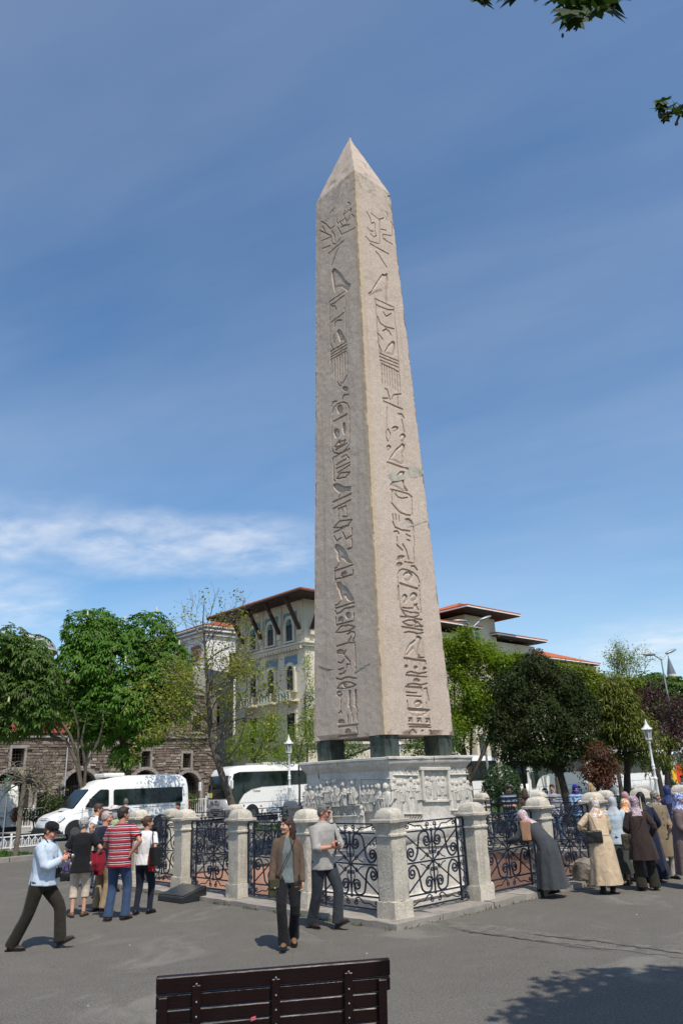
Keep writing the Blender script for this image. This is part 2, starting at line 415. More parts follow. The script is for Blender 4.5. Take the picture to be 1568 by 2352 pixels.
def sheet(name, us, vs, mat_, lift=0.0, hole=None, kind='structure', parent=None):
    V = []; Fc = []
    for u in us:
        for v in vs:
            p = uv(u, v); V.append((p[0], p[1], gz(p[0], p[1]) + lift))
    k = len(vs)
    for i in range(len(us) - 1):
        for j in range(k - 1):
            if hole and us[i] >= hole[0] - 1e-6 and us[i + 1] <= hole[1] + 1e-6 and vs[j] >= hole[0] - 1e-6 and vs[j + 1] <= hole[1] + 1e-6: continue
            Fc.append((i*k + j, (i + 1)*k + j, (i + 1)*k + j + 1, i*k + j + 1))
    m = MB(); m.add(V, Fc); o = m.build(name, mat_, parent, smooth=180)
    if kind: o['kind'] = kind
    return o
_us = [-2500, -600, -150, -60, -30, -15, -8, -4, PIT0, PIT1, 14, 20, 30, 40, 55, 75, 100, 128, 300, 900, 3500]
_vs = [-2500, -600, -150, -50, -25, -12, -6, PIT0, PIT1, 12, 13, 14, 15, 16, 17, 18, 19, 20, 21, 24, 30, 40, 60, 120, 500, 1500, 3500]
ground = sheet('ground', _us, _vs, M_ASPH, 0.0, (PIT0, PIT1))
# pit round the pedestal
pit = MB(); zf = -1.75; a = [uv(PIT0, PIT0), uv(PIT1, PIT0), uv(PIT1, PIT1), uv(PIT0, PIT1)]
pit.quad(*[(p[0], p[1], zf) for p in a]); tag(pit.build('pit_floor', M_EARTH), kind='structure')
for k in range(4):
    p, q = a[k], a[(k + 1) % 4]; m = MB(); n = 24; V = []
    for i in range(n + 1):
        for j in range(7):
            s = p + (q - p)*i/n; V.append((s[0], s[1], zf - 0.02 + (0.0 - zf)*j/6))
    V = rough(V, 0.012, 2.0, k); m.add(V, [(i*7 + j, i*7 + j + 1, (i + 1)*7 + j + 1, (i + 1)*7 + j) for i in range(n) for j in range(6)])
    tag(m.build('retaining_wall', M_PINK, smooth=60), kind='structure')
# kerb of stone slabs that carries the pillars and railings
kerb = thing('kerb', None, None); kerb['kind'] = 'structure'
KO, KI = -0.40, 0.34
random.seed(3)
S_ = NB*SP
for side in range(4):
    s = KO if side % 2 == 0 else KI; end = (S_ - KO) if side % 2 == 0 else (S_ - KI); i = 0
    while s < end - 0.05:
        ln = random.uniform(0.85, 1.55); e = min(s + ln, end)
        if end - e < 0.5: e = end
        lo, hi = [(KO, KI), (S_ - KI, S_ - KO), (S_ - KI, S_ - KO), (KO, KI)][side]
        h = 0.085 + random.uniform(-0.012, 0.012); g = 0.006
        m = MB(); dx = random.uniform(-0.012, 0.012)
        if side % 2 == 0: # along u at v band
            rbox(m, (s + g, lo + dx, -0.06), (e - g, hi + dx, h), 0.16, 0.012, 5, side*50 + i, 0.1)
            if side == 2: pass
        else:
            rbox(m, (lo + dx, s + g, -0.06), (hi + dx, e - g, h), 0.16, 0.012, 5, side*50 + i, 0.1)
        V = m.v
        m.v = [np.stack([FC[0] + AR[0]*q[:, 0] + AL[0]*q[:, 1], FC[1] + AR[1]*q[:, 0] + AL[1]*q[:, 1], q[:, 2]], 1) for q in V]
        m.build('kerb_stone', M_KERB, kerb, smooth=40); s = e; i += 1
# worn, patched strip and open cracks in the asphalt, weeds along the kerb
def crop_pt(x, y, x0, y0, s): return ((x0 + x/s)/1.22449, (y0 + y/s)/1.22449)
def ribbon(name, top, bot, mat_, lift, seed=0, amp=0.05):
    m = MB(); V = []; n = len(top)
    for p, q in zip(top, bot):
        a_, b_ = gd(*p), gd(*q); V += [(a_[0], a_[1], lift), (b_[0], b_[1], lift)]
    V = np.array(V); V[:, :2] += RNG.normal(0, amp*0.3, (len(V), 2))
    m.add(V, [(2*i, 2*i + 1, 2*i + 3, 2*i + 2) for i in range(n - 1)]); return m.build(name, mat_, ground)
def densify(pts, k, j):
    o = []
    for (x0, y0), (x1, y1) in zip(pts[:-1], pts[1:]):
        for i in range(k): t = i/k; o.append((x0 + (x1 - x0)*t + random.uniform(-j, j), y0 + (y1 - y0)*t + random.uniform(-j, j)*0.5))
    return o + [pts[-1]]
K5 = (400, 2580, 1.0316)
up_ = densify([crop_pt(x, y, *K5) for x, y in [(880, 8), (1000, 22), (1150, 42), (1300, 58), (1450, 80), (1600, 102), (1700, 116)]], 9, 2.2)
lo_ = densify([crop_pt(x, y, *K5) for x, y in [(890, 30), (1000, 48), (1150, 70), (1300, 86), (1450, 104), (1600, 124), (1700, 140)]], 9, 3)
M_PATCH = mat('loose_patch', (0.205, 0.19, 0.16), 0.95, 0.35, 5.0, 1.0, 45, fine=0.5)
ribbon('patched_strip', up_, lo_, M_PATCH, 0.004)
M_CRACK = mat('crack_shade', (0.05, 0.047, 0.043), 0.95, 0.3, 8)
def crack(pts, w, seed):
    random.seed(seed); P = densify([crop_pt(x, y, *K5) for x, y in pts], 9, 2.2)
    wd = [random.uniform(0.2, 1.0)*w*math.sin(PI*min(max(i/len(P), 0.03), 0.97))**0.5 for i in range(len(P))]
    ribbon('crack', [(x, y - d/2) for (x, y), d in zip(P, wd)], [(x, y + d/2) for (x, y), d in zip(P, wd)], M_CRACK, 0.0085, seed, 0.0)
crack([(905, 36), (960, 46), (1060, 58), (1190, 76)], 2.2, 1)
crack([(1180, 74), (1250, 88), (1360, 97)], 1.3, 2)
crack([(1100, 46), (1175, 57), (1307, 70), (1420, 86), (1568, 107), (1650, 118)], 2.6, 3)
# ------------------------------------------------------------------ street, lawns, kerbs
def lin(a_, b_, n): return list(np.linspace(a_, b_, n))
road = sheet('road', lin(-120, 160, 60), lin(24.8, 33.4, 6), M_ROAD, 0.004)
pavement = sheet('pavement', lin(-120, 160, 60), lin(33.5, 44.6, 4), M_PAVE, 0.10)
def grass_mat():
    t = NT('grass'); co = t.coord()
    c = t.mix(t.rng(t.noise(co, 1.4, 5), 0.3, 0.7), (0.055, 0.10, 0.018), (0.10, 0.165, 0.032))
    c = t.mix(t.rng(t.noise(co, 45, 3), 0.35, 0.65), t.mix(1.0, c, (0.6, 0.6, 0.6), 'MULTIPLY'), c)
    t.bsdf(c, 0.85, 0, t.bump(t.noise(co, 60, 3), 0.6, 0.05), 0.2); return t.m
M_GRASS = grass_mat()
M_LAWNKERB = mat('lawn_kerb_stone', (0.27, 0.25, 0.225), 0.9, 0.2, 2, 0.3, 40, fine=0.2)
def lawn(poly_px, label=None):
    """lawn strip given by its corners in (u, v), with a raised stone kerb round it and blades of grass"""
    (u0, u1), (v0, v1) = poly_px
    o = sheet('lawn', lin(u0, u1, max(2, int((u1 - u0)/2))), lin(v0, v1, max(3, int((v1 - v0)/1.2))), M_GRASS, 0.13)
    k = thing('lawn_kerb', None, None); k['kind'] = 'structure'
    edges = [((u0, v0), (u1, v0)), ((u0, v1), (u1, v1)), ((u0, v0), (u0, v1)), ((u1, v0), (u1, v1))]
    for (a_, b_), (c_, d_) in edges:
        L = math.hypot(c_ - a_, d_ - b_); n = max(1, int(L/1.0))
        for i in range(n):
            m = MB(); s0 = np.array([a_ + (c_ - a_)*(i + .01)/n, b_ + (d_ - b_)*(i + .01)/n]); s1 = np.array([a_ + (c_ - a_)*(i + .99)/n, b_ + (d_ - b_)*(i + .99)/n])
            p, q = uv(*s0), uv(*s1); z = gz(*((p + q)/2)); dv = nrm(np.r_[q - p, 0.0]); nn = np.array([-dv[1], dv[0], 0])
            m.obox(((p[0] + q[0])/2, (p[1] + q[1])/2, z + 0.06), np.r_[(q - p)/2, gz(*q)/2 - gz(*p)/2], nn*0.09, (0, 0, 0.10)); m.build('kerb_stone', M_LAWNKERB, k, bevel=0.015)
    N = int(min(14000, 260*(u1 - u0)*(v1 - v0))); U = RNG.uniform(u0 + .1, u1 - .1, N); Vv = RNG.uniform(v0 + .1, v1 - .1, N)
    P = FC + U[:, None]*AR + Vv[:, None]*AL; Z = np.array([gz(*p) for p in P]) + 0.125
    h = RNG.uniform(0.05, 0.14, N); a0 = RNG.uniform(0, PI, N); wd = 0.02
    B = np.stack([P[:, 0], P[:, 1], Z], 1); D = np.stack([np.cos(a0), np.sin(a0), np.zeros(N)], 1)*wd
    T = B + np.stack([RNG.normal(0, .03, N), RNG.normal(0, .03, N), h], 1)
    V = np.stack([B - D, B + D, T], 1).reshape(-1, 3)
    g = obj('grass', fast_mesh('grass', V, np.arange(3*N).reshape(-1, 3), leaf_mat('grass_blade', (0.05, 0.10, 0.016), (0.12, 0.19, 0.04)), RNG.random(N)))
    tag(g, label, 'grass', kind='stuff')
lawn(((-12, 1.8), (18.0, 23.6)), 'short green grass of the lawn by the parked minibus')
lawn(((12, 44), (14.5, 23.0)), 'short green grass of the long lawn in front of the coaches')
lawn(((16.0, 62), (4.5, 12.2)), 'short green grass under the dark evergreen tree')

# ------------------------------------------------------------------ obelisk
OC = uv(NB*SP/2 + 0.003, NB*SP/2 - 0.033)                  # axis
OB, OT = (1.242, 1.253), (0.801, 0.931); OZ = (3.011, 20.13, 22.67)
def granite_mat():
    t = NT('pink_granite'); co = t.coord(); sp = t.n('ShaderNodeSeparateXYZ'); t.l(co, sp.inputs[0]); z = sp.outputs[2]
    n1 = t.noise(co, 0.55, 6, 0.6, 0.3); n2 = t.noise(co, 26, 3, 0.7); n3 = t.noise(co, 4, 5, 0.6)
    c = t.mix(t.rng(n1, 0.32, 0.68), (0.53, 0.43, 0.345), (0.62, 0.515, 0.42))
    c = t.mix(t.rng(n2, 0.40, 0.60), t.mix(1.0, c, (0.74, 0.72, 0.71), 'MULTIPLY'), c)
    c = t.mix(t.rng(t.noise(co, 60, 2), 0.60, 0.68, 0, 0.7), c, (0.18, 0.155, 0.14))
    c = t.mix(t.rng(n3, 0.30, 0.72, 0.0, 0.30), c, (0.40, 0.355, 0.31))
    mp = t.n('ShaderNodeMapping'); t.l(co, mp.inputs[0]); mp.inputs['Scale'].default_value = (4.5, 4.5, 0.16)
    c = t.mix(t.rng(t.noise(mp.outputs[0], 1, 5, 0.6), 0.55, 0.75, 0, 0.45), c, (0.27, 0.225, 0.185))          # rain streaks
    # ochre stain along the front arris, black lichen under the point, green-grey mortar repairs
    dx = t.math('ADD', t.math('ADD', sp.outputs[0], sp.outputs[1]), t.math('MULTIPLY', z, -0.0442))             # 0 on the arris, grows inwards
    ar = t.math('ADD', dx, t.math('MULTIPLY', n3, 0.35))
    c = t.mix(t.rng(ar, -2.42, -2.20, 0.55, 0.0), c, (0.46, 0.345, 0.20))
    top = t.math('MULTIPLY', t.rng(z, 18.4, 19.6), t.rng(z, 22.6, 20.4))
    c = t.mix(t.math('MULTIPLY', top, t.rng(t.noise(co, 2.6, 7, 0.75, 0.6), 0.50, 0.66, 0, 0.6)), c, (0.085, 0.075, 0.068))
    sootz = t.math('MULTIPLY', t.rng(z, 14.6, 15.6), t.rng(z, 17.0, 15.9))
    c = t.mix(t.math('MULTIPLY', sootz, t.rng(t.noise(co, 1.7, 7, 0.75, 0.8), 0.55, 0.70, 0, 0.6)), c, (0.12, 0.10, 0.09))
    nb = t.bump(n2, 0.18, 0.012); nb = t.bump(t.noise(co, 9, 5, 0.65), 0.14, 0.03, nb)
    t.bsdf(c, 0.85, 0, nb, 0.3); return t.m
M_GRAN = granite_mat()
M_REPAIR = mat('grey_green_mortar', (0.37, 0.345, 0.285), 0.9, 0.25, 5, 0.5, 40)
CA, CB, CC_ = (850, 360, 3.674), (850, 900, 3.6175), (850, 1500, 3.484)
# carvings read off the two faces: (view, kind, depth or half-width in view points, points)
GL = [
 (CA,'s',4,[(465,700),(490,708),(484,740),(502,750)]),(CA,'s',4,[(480,760),(500,757),(490,790),(470,840),(445,850)]),(CA,'s',4,[(420,810),(470,765)]),
 (CA,'s',4,[(380,870),(410,855),(440,830),(452,875),(415,900),(382,872)]),(CA,'s',4,[(390,915),(480,875)]),(CA,'s',4,[(195,905),(240,915),(285,945),(330,915)]),
 (CA,'s',4,[(180,980),(240,990),(290,1000),(310,1060),(340,1060),(400,990),(395,960)]),(CA,'s',4,[(195,1060),(290,1010)]),(CA,'s',4,[(200,1120),(290,1080)]),
 (CA,'s',4,[(365,920),(400,970),(540,890)]),(CA,'s',5,[(285,820),(320,785)]),
 (CA,'s',9,[(268,1148),(420,1015)]),(CA,'s',7,[(365,1090),(345,1130),(320,1190),(300,1240)]),
 (CA,'f',0,[(340,1265),(375,1285),(405,1310),(430,1345),(460,1365),(490,1370),(480,1400),(460,1437),(430,1420),(390,1405),(340,1420),(330,1470),(315,1420),(300,1340),(300,1290),(320,1262)]),
 (CA,'s',5,[(275,1550),(430,1440)]),(CA,'s',8,[(290,1575),(340,1545),(385,1505),(420,1480)]),(CA,'s',5,[(300,1585),(330,1580),(345,1610)]),
 (CA,'s',8,[(425,1580),(425,1620),(400,1640),(350,1680),(295,1725)]),(CA,'s',9,[(325,1765),(330,1725),(355,1700),(395,1695)]),
 (CA,'f',0,[(365,1775),(400,1800),(425,1840),(440,1880),(400,1870),(380,1890),(370,1860),(350,1800)]),(CA,'s',5,[(325,1830),(310,1880),(325,1900),(335,1860)]),(CA,'s',5,[(290,1920),(310,1960)]),
 (CA,'s',6,[(285,1985),(445,1880)]),(CA,'s',6,[(285,2012),(445,1907)]),(CA,'s',6,[(285,2037),(445,1935)]),(CA,'s',6,[(288,2060),(440,1963)])]
GL += [(CA,'s',1,[(276,1560),(282,1850),(284,2260)]),(CA,'s',1,[(436,1480),(440,1870)]),(CA,'s',4,[(440,770),(425,800),(432,830)]),(CA,'s',4,[(205,940),(225,960),(232,985)]),(CA,'s',4,[(300,960),(330,990),(335,1040)]),(CA,'s',3,[(360,850),(352,875),(372,890)]),(CA,'s',3,[(505,790),(530,800),(525,850)])]
GL += [(CA,'s',4,[(300 + 25*i, 2072 - 16*i), (301 + 25*i, 2258 - 17*i)]) for i in range(7)]
GL += [(CB,'s',6,[(440,200),(410,260),(395,275)]),(CB,'s',5,[(350,270),(375,310),(385,270)]),(CB,'e',0,[(425,325),(28,22)]),(CB,'s',8,[(395,425),(410,385),(455,375)]),
 (CB,'s',9,[(290,500),(300,460),(340,445)]),
 (CB,'s',5,[(295,900),(295,560),(310,510),(350,470),(400,450),(440,460),(460,500),(462,800),(460,850),(440,890),(400,930),(350,950),(310,940),(295,900)]),
 (CB,'e',0,[(372,520),(30,42)]),(CB,'s',10,[(310,640),(440,560)]),(CB,'e',0,[(412,700),(18,58)]),(CB,'e',0,[(340,750),(28,45)]),
 (CB,'s',5,[(320,885),(350,840),(430,810),(410,850),(350,885),(320,885)]),(CB,'e',0,[(370,835),(13,20)]),(CB,'s',5,[(330,915),(445,840)]),(CB,'s',6,[(300,995),(465,895)]),
 (CB,'s',6,[(305,1010),(310,1210),(325,1225)]),(CB,'s',5,[(385,985),(430,955),(460,990)]),(CB,'s',6,[(335,1060),(430,1000)]),(CB,'s',6,[(335,1100),(470,1030)]),(CB,'s',6,[(350,1140),(470,1055)]),
 (CB,'s',6,[(340,1200),(380,1140),(470,1130),(430,1180),(350,1200)]),
 (CB,'f',0,[(305,1265),(330,1250),(370,1255),(420,1280),(480,1275),(475,1320),(430,1325),(375,1345),(340,1325),(315,1290)]),(CB,'s',5,[(380,1350),(360,1390)]),
 (CB,'s',10,[(305,1440),(480,1350)]),(CB,'s',7,[(305,1510),(480,1410)]),(CB,'s',6,[(355,1620),(355,1510),(430,1475),(440,1590),(395,1590),(395,1510)]),
 (CB,'s',6,[(310,1710),(370,1640),(490,1620),(450,1680),(370,1710),(310,1710)]),(CB,'s',6,[(315,1760),(460,1680)]),
 (CB,'s',9,[(490,1710),(490,1790),(430,1830),(400,1760)]),(CB,'s',8,[(315,1800),(340,1850),(380,1820)]),(CB,'s',8,[(490,1830),(490,1920),(445,1940)]),
 (CB,'f',0,[(330,1890),(365,1895),(410,1930),(440,1990),(460,2050),(495,2095),(440,2085),(410,2050),(385,2040),(370,2090),(345,2040),(345,1980),(320,1930)]),
 (CB,'s',5,[(365,2090),(345,2140),(320,2152)]),(CB,'s',7,[(325,2180),(500,2115)])]
GL += [(CC_,'s',7,[(310,15),(310,105),(480,50),(485,0)]),(CC_,'f',0,[(365,70),(375,30),(410,10),(430,40),(400,62)]),
 (CC_,'f',0,[(330,140),(365,130),(380,160),(430,200),(460,260),(495,325),(465,345),(430,330),(410,290),(395,285),(375,330),(355,260),(350,220),(330,190)]),
 (CC_,'s',5,[(375,330),(345,375),(315,390)]),(CC_,'s',7,[(320,420),(495,360)]),(CC_,'s',7,[(315,450),(330,485),(375,460),(400,430),(495,405)]),
 (CC_,'e',0,[(440,505),(25,38)]),(CC_,'f',0,[(340,575),(350,530),(380,510),(400,540),(395,565)]),(CC_,'s',7,[(495,480),(490,565),(330,610)]),(CC_,'s',5,[(320,520),(322,610)]),
 (CC_,'s',6,[(320,700),(370,630),(440,615),(505,635),(450,680),(380,700),(320,700)]),
 (CC_,'s',7,[(430,720),(470,690),(500,700),(505,740),(485,800),(505,820),(440,820),(330,860)]),(CC_,'s',6,[(470,750),(445,800)]),
 (CC_,'s',5,[(505,840),(508,920)]),(CC_,'s',5,[(510,940),(510,1010)]),(CC_,'s',5,[(512,1030),(515,1090)]),(CC_,'s',5,[(515,1110),(518,1180)]),
 (CC_,'f',0,[(330,950),(335,910),(365,895),(400,910),(395,950)]),
 (CC_,'s',6,[(420,905),(400,960),(430,1000),(460,1040),(460,1080),(430,1075),(420,1150),(400,1180),(355,1195)]),(CC_,'s',6,[(345,1050),(380,1060),(400,1020)]),(CC_,'s',6,[(350,1140),(400,1120)]),
 (CC_,'s',7,[(330,1245),(370,1260),(420,1235),(450,1232),(520,1250)]),
 (CC_,'s',6,[(335,1370),(370,1310),(420,1290),(470,1300),(520,1330),(470,1355),(400,1372),(335,1370)]),(CC_,'e',0,[(410,1325),(20,33)]),
 (CC_,'s',8,[(385,1440),(360,1465),(335,1445),(340,1415),(375,1410)]),(CC_,'s',4,[(370,1470),(370,1650)]),(CC_,'s',5,[(355,1690),(370,1650),(385,1685)]),
 (CC_,'f',0,[(450,1395),(470,1400),(470,1580),(440,1590)]),(CC_,'s',6,[(445,1590),(470,1610),(475,1670)]),(CC_,'f',0,[(505,1385),(525,1390),(530,1580),(498,1585)]),(CC_,'s',6,[(500,1585),(530,1610),(535,1665)]),
 (CC_,'s',6,[(440,1710),(443,1800)]),(CC_,'s',6,[(487,1700),(490,1795)]),(CC_,'s',6,[(533,1690),(537,1785)]),
 (CC_,'f',0,[(345,1810),(350,1775),(380,1755),(410,1775),(410,1805)]),(CC_,'s',8,[(350,1855),(540,1830)]),(CC_,'f',0,[(412,1935),(420,1900),(445,1880),(470,1900),(475,1930)]),(CC_,'s',7,[(530,1870),(540,1960),(350,1980)])]
GR = [
 (CA,'s',4,[(655,740),(690,790),(700,830),(730,830)]),(CA,'s',4,[(660,850),(690,880),(720,890)]),(CA,'s',4,[(640,910),(680,950),(780,990),(785,830)]),(CA,'s',4,[(700,760),(740,790),(780,820),(830,820)]),
 (CA,'s',4,[(795,890),(850,910)]),(CA,'s',4,[(900,860),(920,880),(905,960),(815,930),(815,960),(910,1020)]),(CA,'s',9,[(685,970),(868,1080)]),(CA,'s',7,[(740,1035),(770,1065),(800,1110),(845,1170)]),
 (CA,'f',0,[(800,1210),(760,1245),(725,1280),(690,1320),(655,1335),(670,1360),(720,1340),(790,1335),(840,1440),(845,1340),(855,1260),(850,1215),(820,1220)]),
 (CA,'s',5,[(720,1385),(905,1480)]),(CA,'s',8,[(735,1435),(780,1460),(850,1490),(905,1500)]),(CA,'s',8,[(745,1530),(770,1585),(820,1620),(905,1650)]),(CA,'s',5,[(800,1500),(830,1540),(880,1525)]),
 (CA,'s',9,[(795,1650),(830,1640),(860,1665),(875,1695)]),(CA,'s',5,[(740,1660),(770,1690),(795,1720)]),(CA,'s',5,[(745,1730),(780,1820)]),
 (CA,'f',0,[(890,1745),(850,1770),(805,1825),(850,1850),(900,1860),(915,1800),(910,1760)]),
 (CA,'s',6,[(760,1830),(945,1920)]),(CA,'s',6,[(760,1857),(945,1945)]),(CA,'s',6,[(765,1888),(945,1972)]),(CA,'s',6,[(775,1915),(940,2005)])]
GR += [(CA,'s',1,[(728,1400),(742,1640),(762,1830)]),(CA,'s',1,[(908,1490),(930,1720),(960,2150)]),(CA,'s',4,[(740,840),(735,880),(745,930)]),(CA,'s',4,[(850,780),(870,800),(860,840)]),(CA,'s',4,[(690,900),(720,930),(750,925)]),(CA,'s',3,[(830,960),(850,985)]),(CA,'s',4,[(880,690),(905,690),(900,720)])]
GR += [(CA,'s',4,[(780 + 24*i, 1930 + 12*i), (785 + 25*i, 2090 + 14*i)]) for i in range(8)]
GR += [(CB,'s',6,[(795,150),(820,165),(845,255)]),(CB,'s',6,[(775,235),(825,240)]),(CB,'s',6,[(860,250),(880,215),(950,215)]),(CB,'s',5,[(915,215),(920,310)]),(CB,'s',9,[(785,262),(965,350)]),
 (CB,'s',4,[(815,320),(812,450),(815,500)]),(CB,'s',5,[(825,515),(845,560),(840,610),(825,635),(808,590),(808,540),(825,515)]),(CB,'e',0,[(892,520),(32,24)]),(CB,'s',9,[(920,385),(960,395),(975,430)]),(CB,'s',4,[(955,440),(980,560)]),
 (CB,'e',0,[(963,608),(30,38)]),(CB,'e',0,[(833,692),(22,26)]),
 (CB,'f',0,[(960,660),(985,680),(985,720),(970,760),(975,850),(960,860),(920,840),(870,815),(835,805),(860,765),(900,710),(935,685)]),(CB,'s',10,[(815,830),(1020,910)]),
 (CB,'f',0,[(945,925),(985,935),(975,1000),(980,1070),(1015,1130),(960,1120),(900,1080),(845,1060),(880,1010),(905,965)]),
 (CB,'s',8,[(850,1105),(930,1125),(1020,1160),(1050,1190),(1058,1385),(1000,1375),(940,1345),(895,1290),(860,1240)]),(CB,'s',5,[(860,1120),(865,1230)]),(CB,'s',6,[(895,1150),(920,1185),(960,1200),(1010,1195)]),
 (CB,'s',6,[(870,1360),(880,1420)]),(CB,'s',6,[(900,1365),(908,1425)]),(CB,'s',6,[(930,1380),(936,1440)]),(CB,'f',0,[(985,1420),(1020,1410),(1055,1440),(1070,1480),(1030,1460)]),
 (CB,'s',8,[(875,1440),(895,1500),(960,1535),(1040,1550)]),(CB,'s',5,[(1070,1500),(1085,1710)]),(CB,'s',7,[(885,1550),(920,1545),(935,1575)]),(CB,'s',7,[(1000,1580),(1045,1610)]),(CB,'s',5,[(915,1610),(920,1655)]),(CB,'s',6,[(1010,1640),(1040,1655)]),
 (CB,'s',8,[(915,1695),(970,1760)]),(CB,'s',7,[(970,1690),(1005,1760),(1030,1870)]),(CB,'f',0,[(915,1865),(930,1825),(965,1815),(995,1830),(960,1860)]),(CB,'s',5,[(1075,1730),(1085,1910),(990,1890)]),
 (CB,'e',0,[(945,1920),(30,24)]),(CB,'s',9,[(1055,1945),(1085,1940),(1115,1990)]),(CB,'s',7,[(935,2352),(930,2040),(940,2000),(970,1975),(1020,1985),(1080,2020),(1120,2070),(1140,2130),(1150,2352)]),
 (CB,'e',0,[(1025,2060),(45,55)]),(CB,'s',11,[(950,2140),(1120,2210)]),(CB,'s',6,[(1112,2200),(1115,2235)])]
GR += [(CC_,'s',6,[(905,0),(925,250),(950,310),(985,365),(1050,375),(1095,360),(1120,320),(1110,200),(1090,0)]),(CC_,'e',0,[(1045,130),(36,50)]),(CC_,'e',0,[(962,150),(25,52)]),
 (CC_,'s',6,[(1085,215),(1065,220),(1095,290)]),(CC_,'s',6,[(945,255),(990,265),(1045,265),(1060,235),(1050,220)]),(CC_,'s',6,[(950,290),(1020,315),(1095,325)]),(CC_,'s',7,[(925,360),(985,375)]),(CC_,'s',7,[(1060,392),(1130,405)]),
 (CC_,'s',6,[(950,435),(1000,412),(1050,410),(1095,440),(1110,470),(1140,490),(1060,485),(1000,470),(950,435)]),(CC_,'e',0,[(1065,450),(20,28)]),(CC_,'s',6,[(940,487),(1140,535)]),
 (CC_,'s',6,[(965,565),(1010,552),(1050,560),(1095,580),(1145,567)]),
 (CC_,'f',0,[(1080,610),(1110,610),(1130,640),(1125,700),(1115,760),(1110,830),(1125,880),(1090,840),(1060,770),(1010,850),(975,860),(990,770),(1020,700),(1060,660),(1080,640)]),(CC_,'s',5,[(1100,880),(1160,885)]),
 (CC_,'s',11,[(970,890),(1175,930)]),(CC_,'s',6,[(1175,930),(1182,985)]),(CC_,'e',0,[(992,1005),(18,25)]),(CC_,'e',0,[(1083,1018),(18,25)]),(CC_,'e',0,[(1167,1033),(18,25)]),
 (CC_,'s',7,[(1000,1090),(1040,1072),(1080,1085),(1120,1100),(1190,1080)]),(CC_,'s',5,[(990,1115),(1195,1145)]),(CC_,'f',0,[(1060,1195),(1075,1165),(1100,1160),(1130,1185),(1130,1212)]),
 (CC_,'s',7,[(1010,1250),(1060,1235),(1100,1240),(1140,1255),(1200,1232)]),(CC_,'s',10,[(995,1275),(1150,1290)]),(CC_,'s',5,[(1000,1290),(1002,1350)]),(CC_,'s',6,[(1150,1295),(1152,1350)]),(CC_,'s',5,[(1010,1352),(1105,1362)]),
 (CC_,'s',6,[(1010,1400),(1150,1412)]),(CC_,'s',7,[(1170,1310),(1195,1295),(1225,1480)]),(CC_,'e',0,[(1122,1515),(38,52)]),(CC_,'s',6,[(1015,1470),(1025,1560)]),(CC_,'s',5,[(1200,1500),(1195,1570)]),
 (CC_,'s',8,[(1020,1582),(1235,1606)]),(CC_,'f',0,[(1030,1600),(1230,1615),(1215,1660),(1180,1690),(1120,1700),(1070,1680),(1040,1640)]),
 (CC_,'s',6,[(1035,1725),(1065,1725),(1072,1790)]),(CC_,'s',6,[(1115,1730),(1150,1730),(1160,1795)]),(CC_,'s',6,[(1200,1735),(1235,1735),(1247,1800)]),(CC_,'e',0,[(1045,1765),(12,18)]),(CC_,'e',0,[(1130,1770),(12,18)]),(CC_,'e',0,[(1215,1778),(12,18)]),
 (CC_,'s',5,[(1035,1815),(1250,1830)]),(CC_,'s',7,[(1045,1852),(1255,1862)]),(CC_,'s',5,[(1060,1950),(1070,1900),(1090,1895),(1120,1950)]),(CC_,'e',0,[(1175,1915),(12,16)]),(CC_,'s',5,[(1240,1950),(1245,1905),(1265,1925),(1270,1950)])]
def quad_map(face):
    """world corners of a shaft face: front-bottom, far-bottom, front-top, far-top"""
    R3, L3 = np.r_[AR, 0], np.r_[AL, 0]; c = np.r_[OC, 0]
    far = (lambda h: -R3*h[0] + L3*h[1]) if face == 'L' else (lambda h: R3*h[0] - L3*h[1])
    fr = lambda h: -R3*h[0] - L3*h[1]
    return [c + fr(OB) + (0, 0, OZ[0]), c + far(OB) + (0, 0, OZ[0]), c + fr(OT) + (0, 0, OZ[1]), c + far(OT) + (0, 0, OZ[1])]
def homog(src, dst):
    A = []; b = []
    for (x, y), (u, v) in zip(src, dst):
        A += [[x, y, 1, 0, 0, 0, -u*x, -u*y], [0, 0, 0, x, y, 1, -v*x, -v*y]]; b += [u, v]
    return np.append(np.linalg.solve(np.array(A), np.array(b)), 1).reshape(3, 3)
def seg_dist(X, Y, pts):
    d = np.full(X.shape, 9.0)
    for (x0, y0), (x1, y1) in zip(pts[:-1], pts[1:]):
        dx, dy = x1 - x0, y1 - y0; L2 = dx*dx + dy*dy + 1e-12
        t = np.clip(((X - x0)*dx + (Y - y0)*dy)/L2, 0, 1); d = np.minimum(d, np.hypot(X - x0 - t*dx, Y - y0 - t*dy))
    return d
def inside(X, Y, pts):
    r = np.zeros(X.shape, bool); n = len(pts)
    for i in range(n):
        (x0, y0), (x1, y1) = pts[i], pts[(i + 1) % n]
        c = ((y0 > Y) != (y1 > Y)) & (X < (x1 - x0)*(Y - y0)/((y1 - y0) if y1 != y0 else 1e-9) + x0); r ^= c
    return r
FIX = {'L': [(CA, 0.0)], 'R': []}
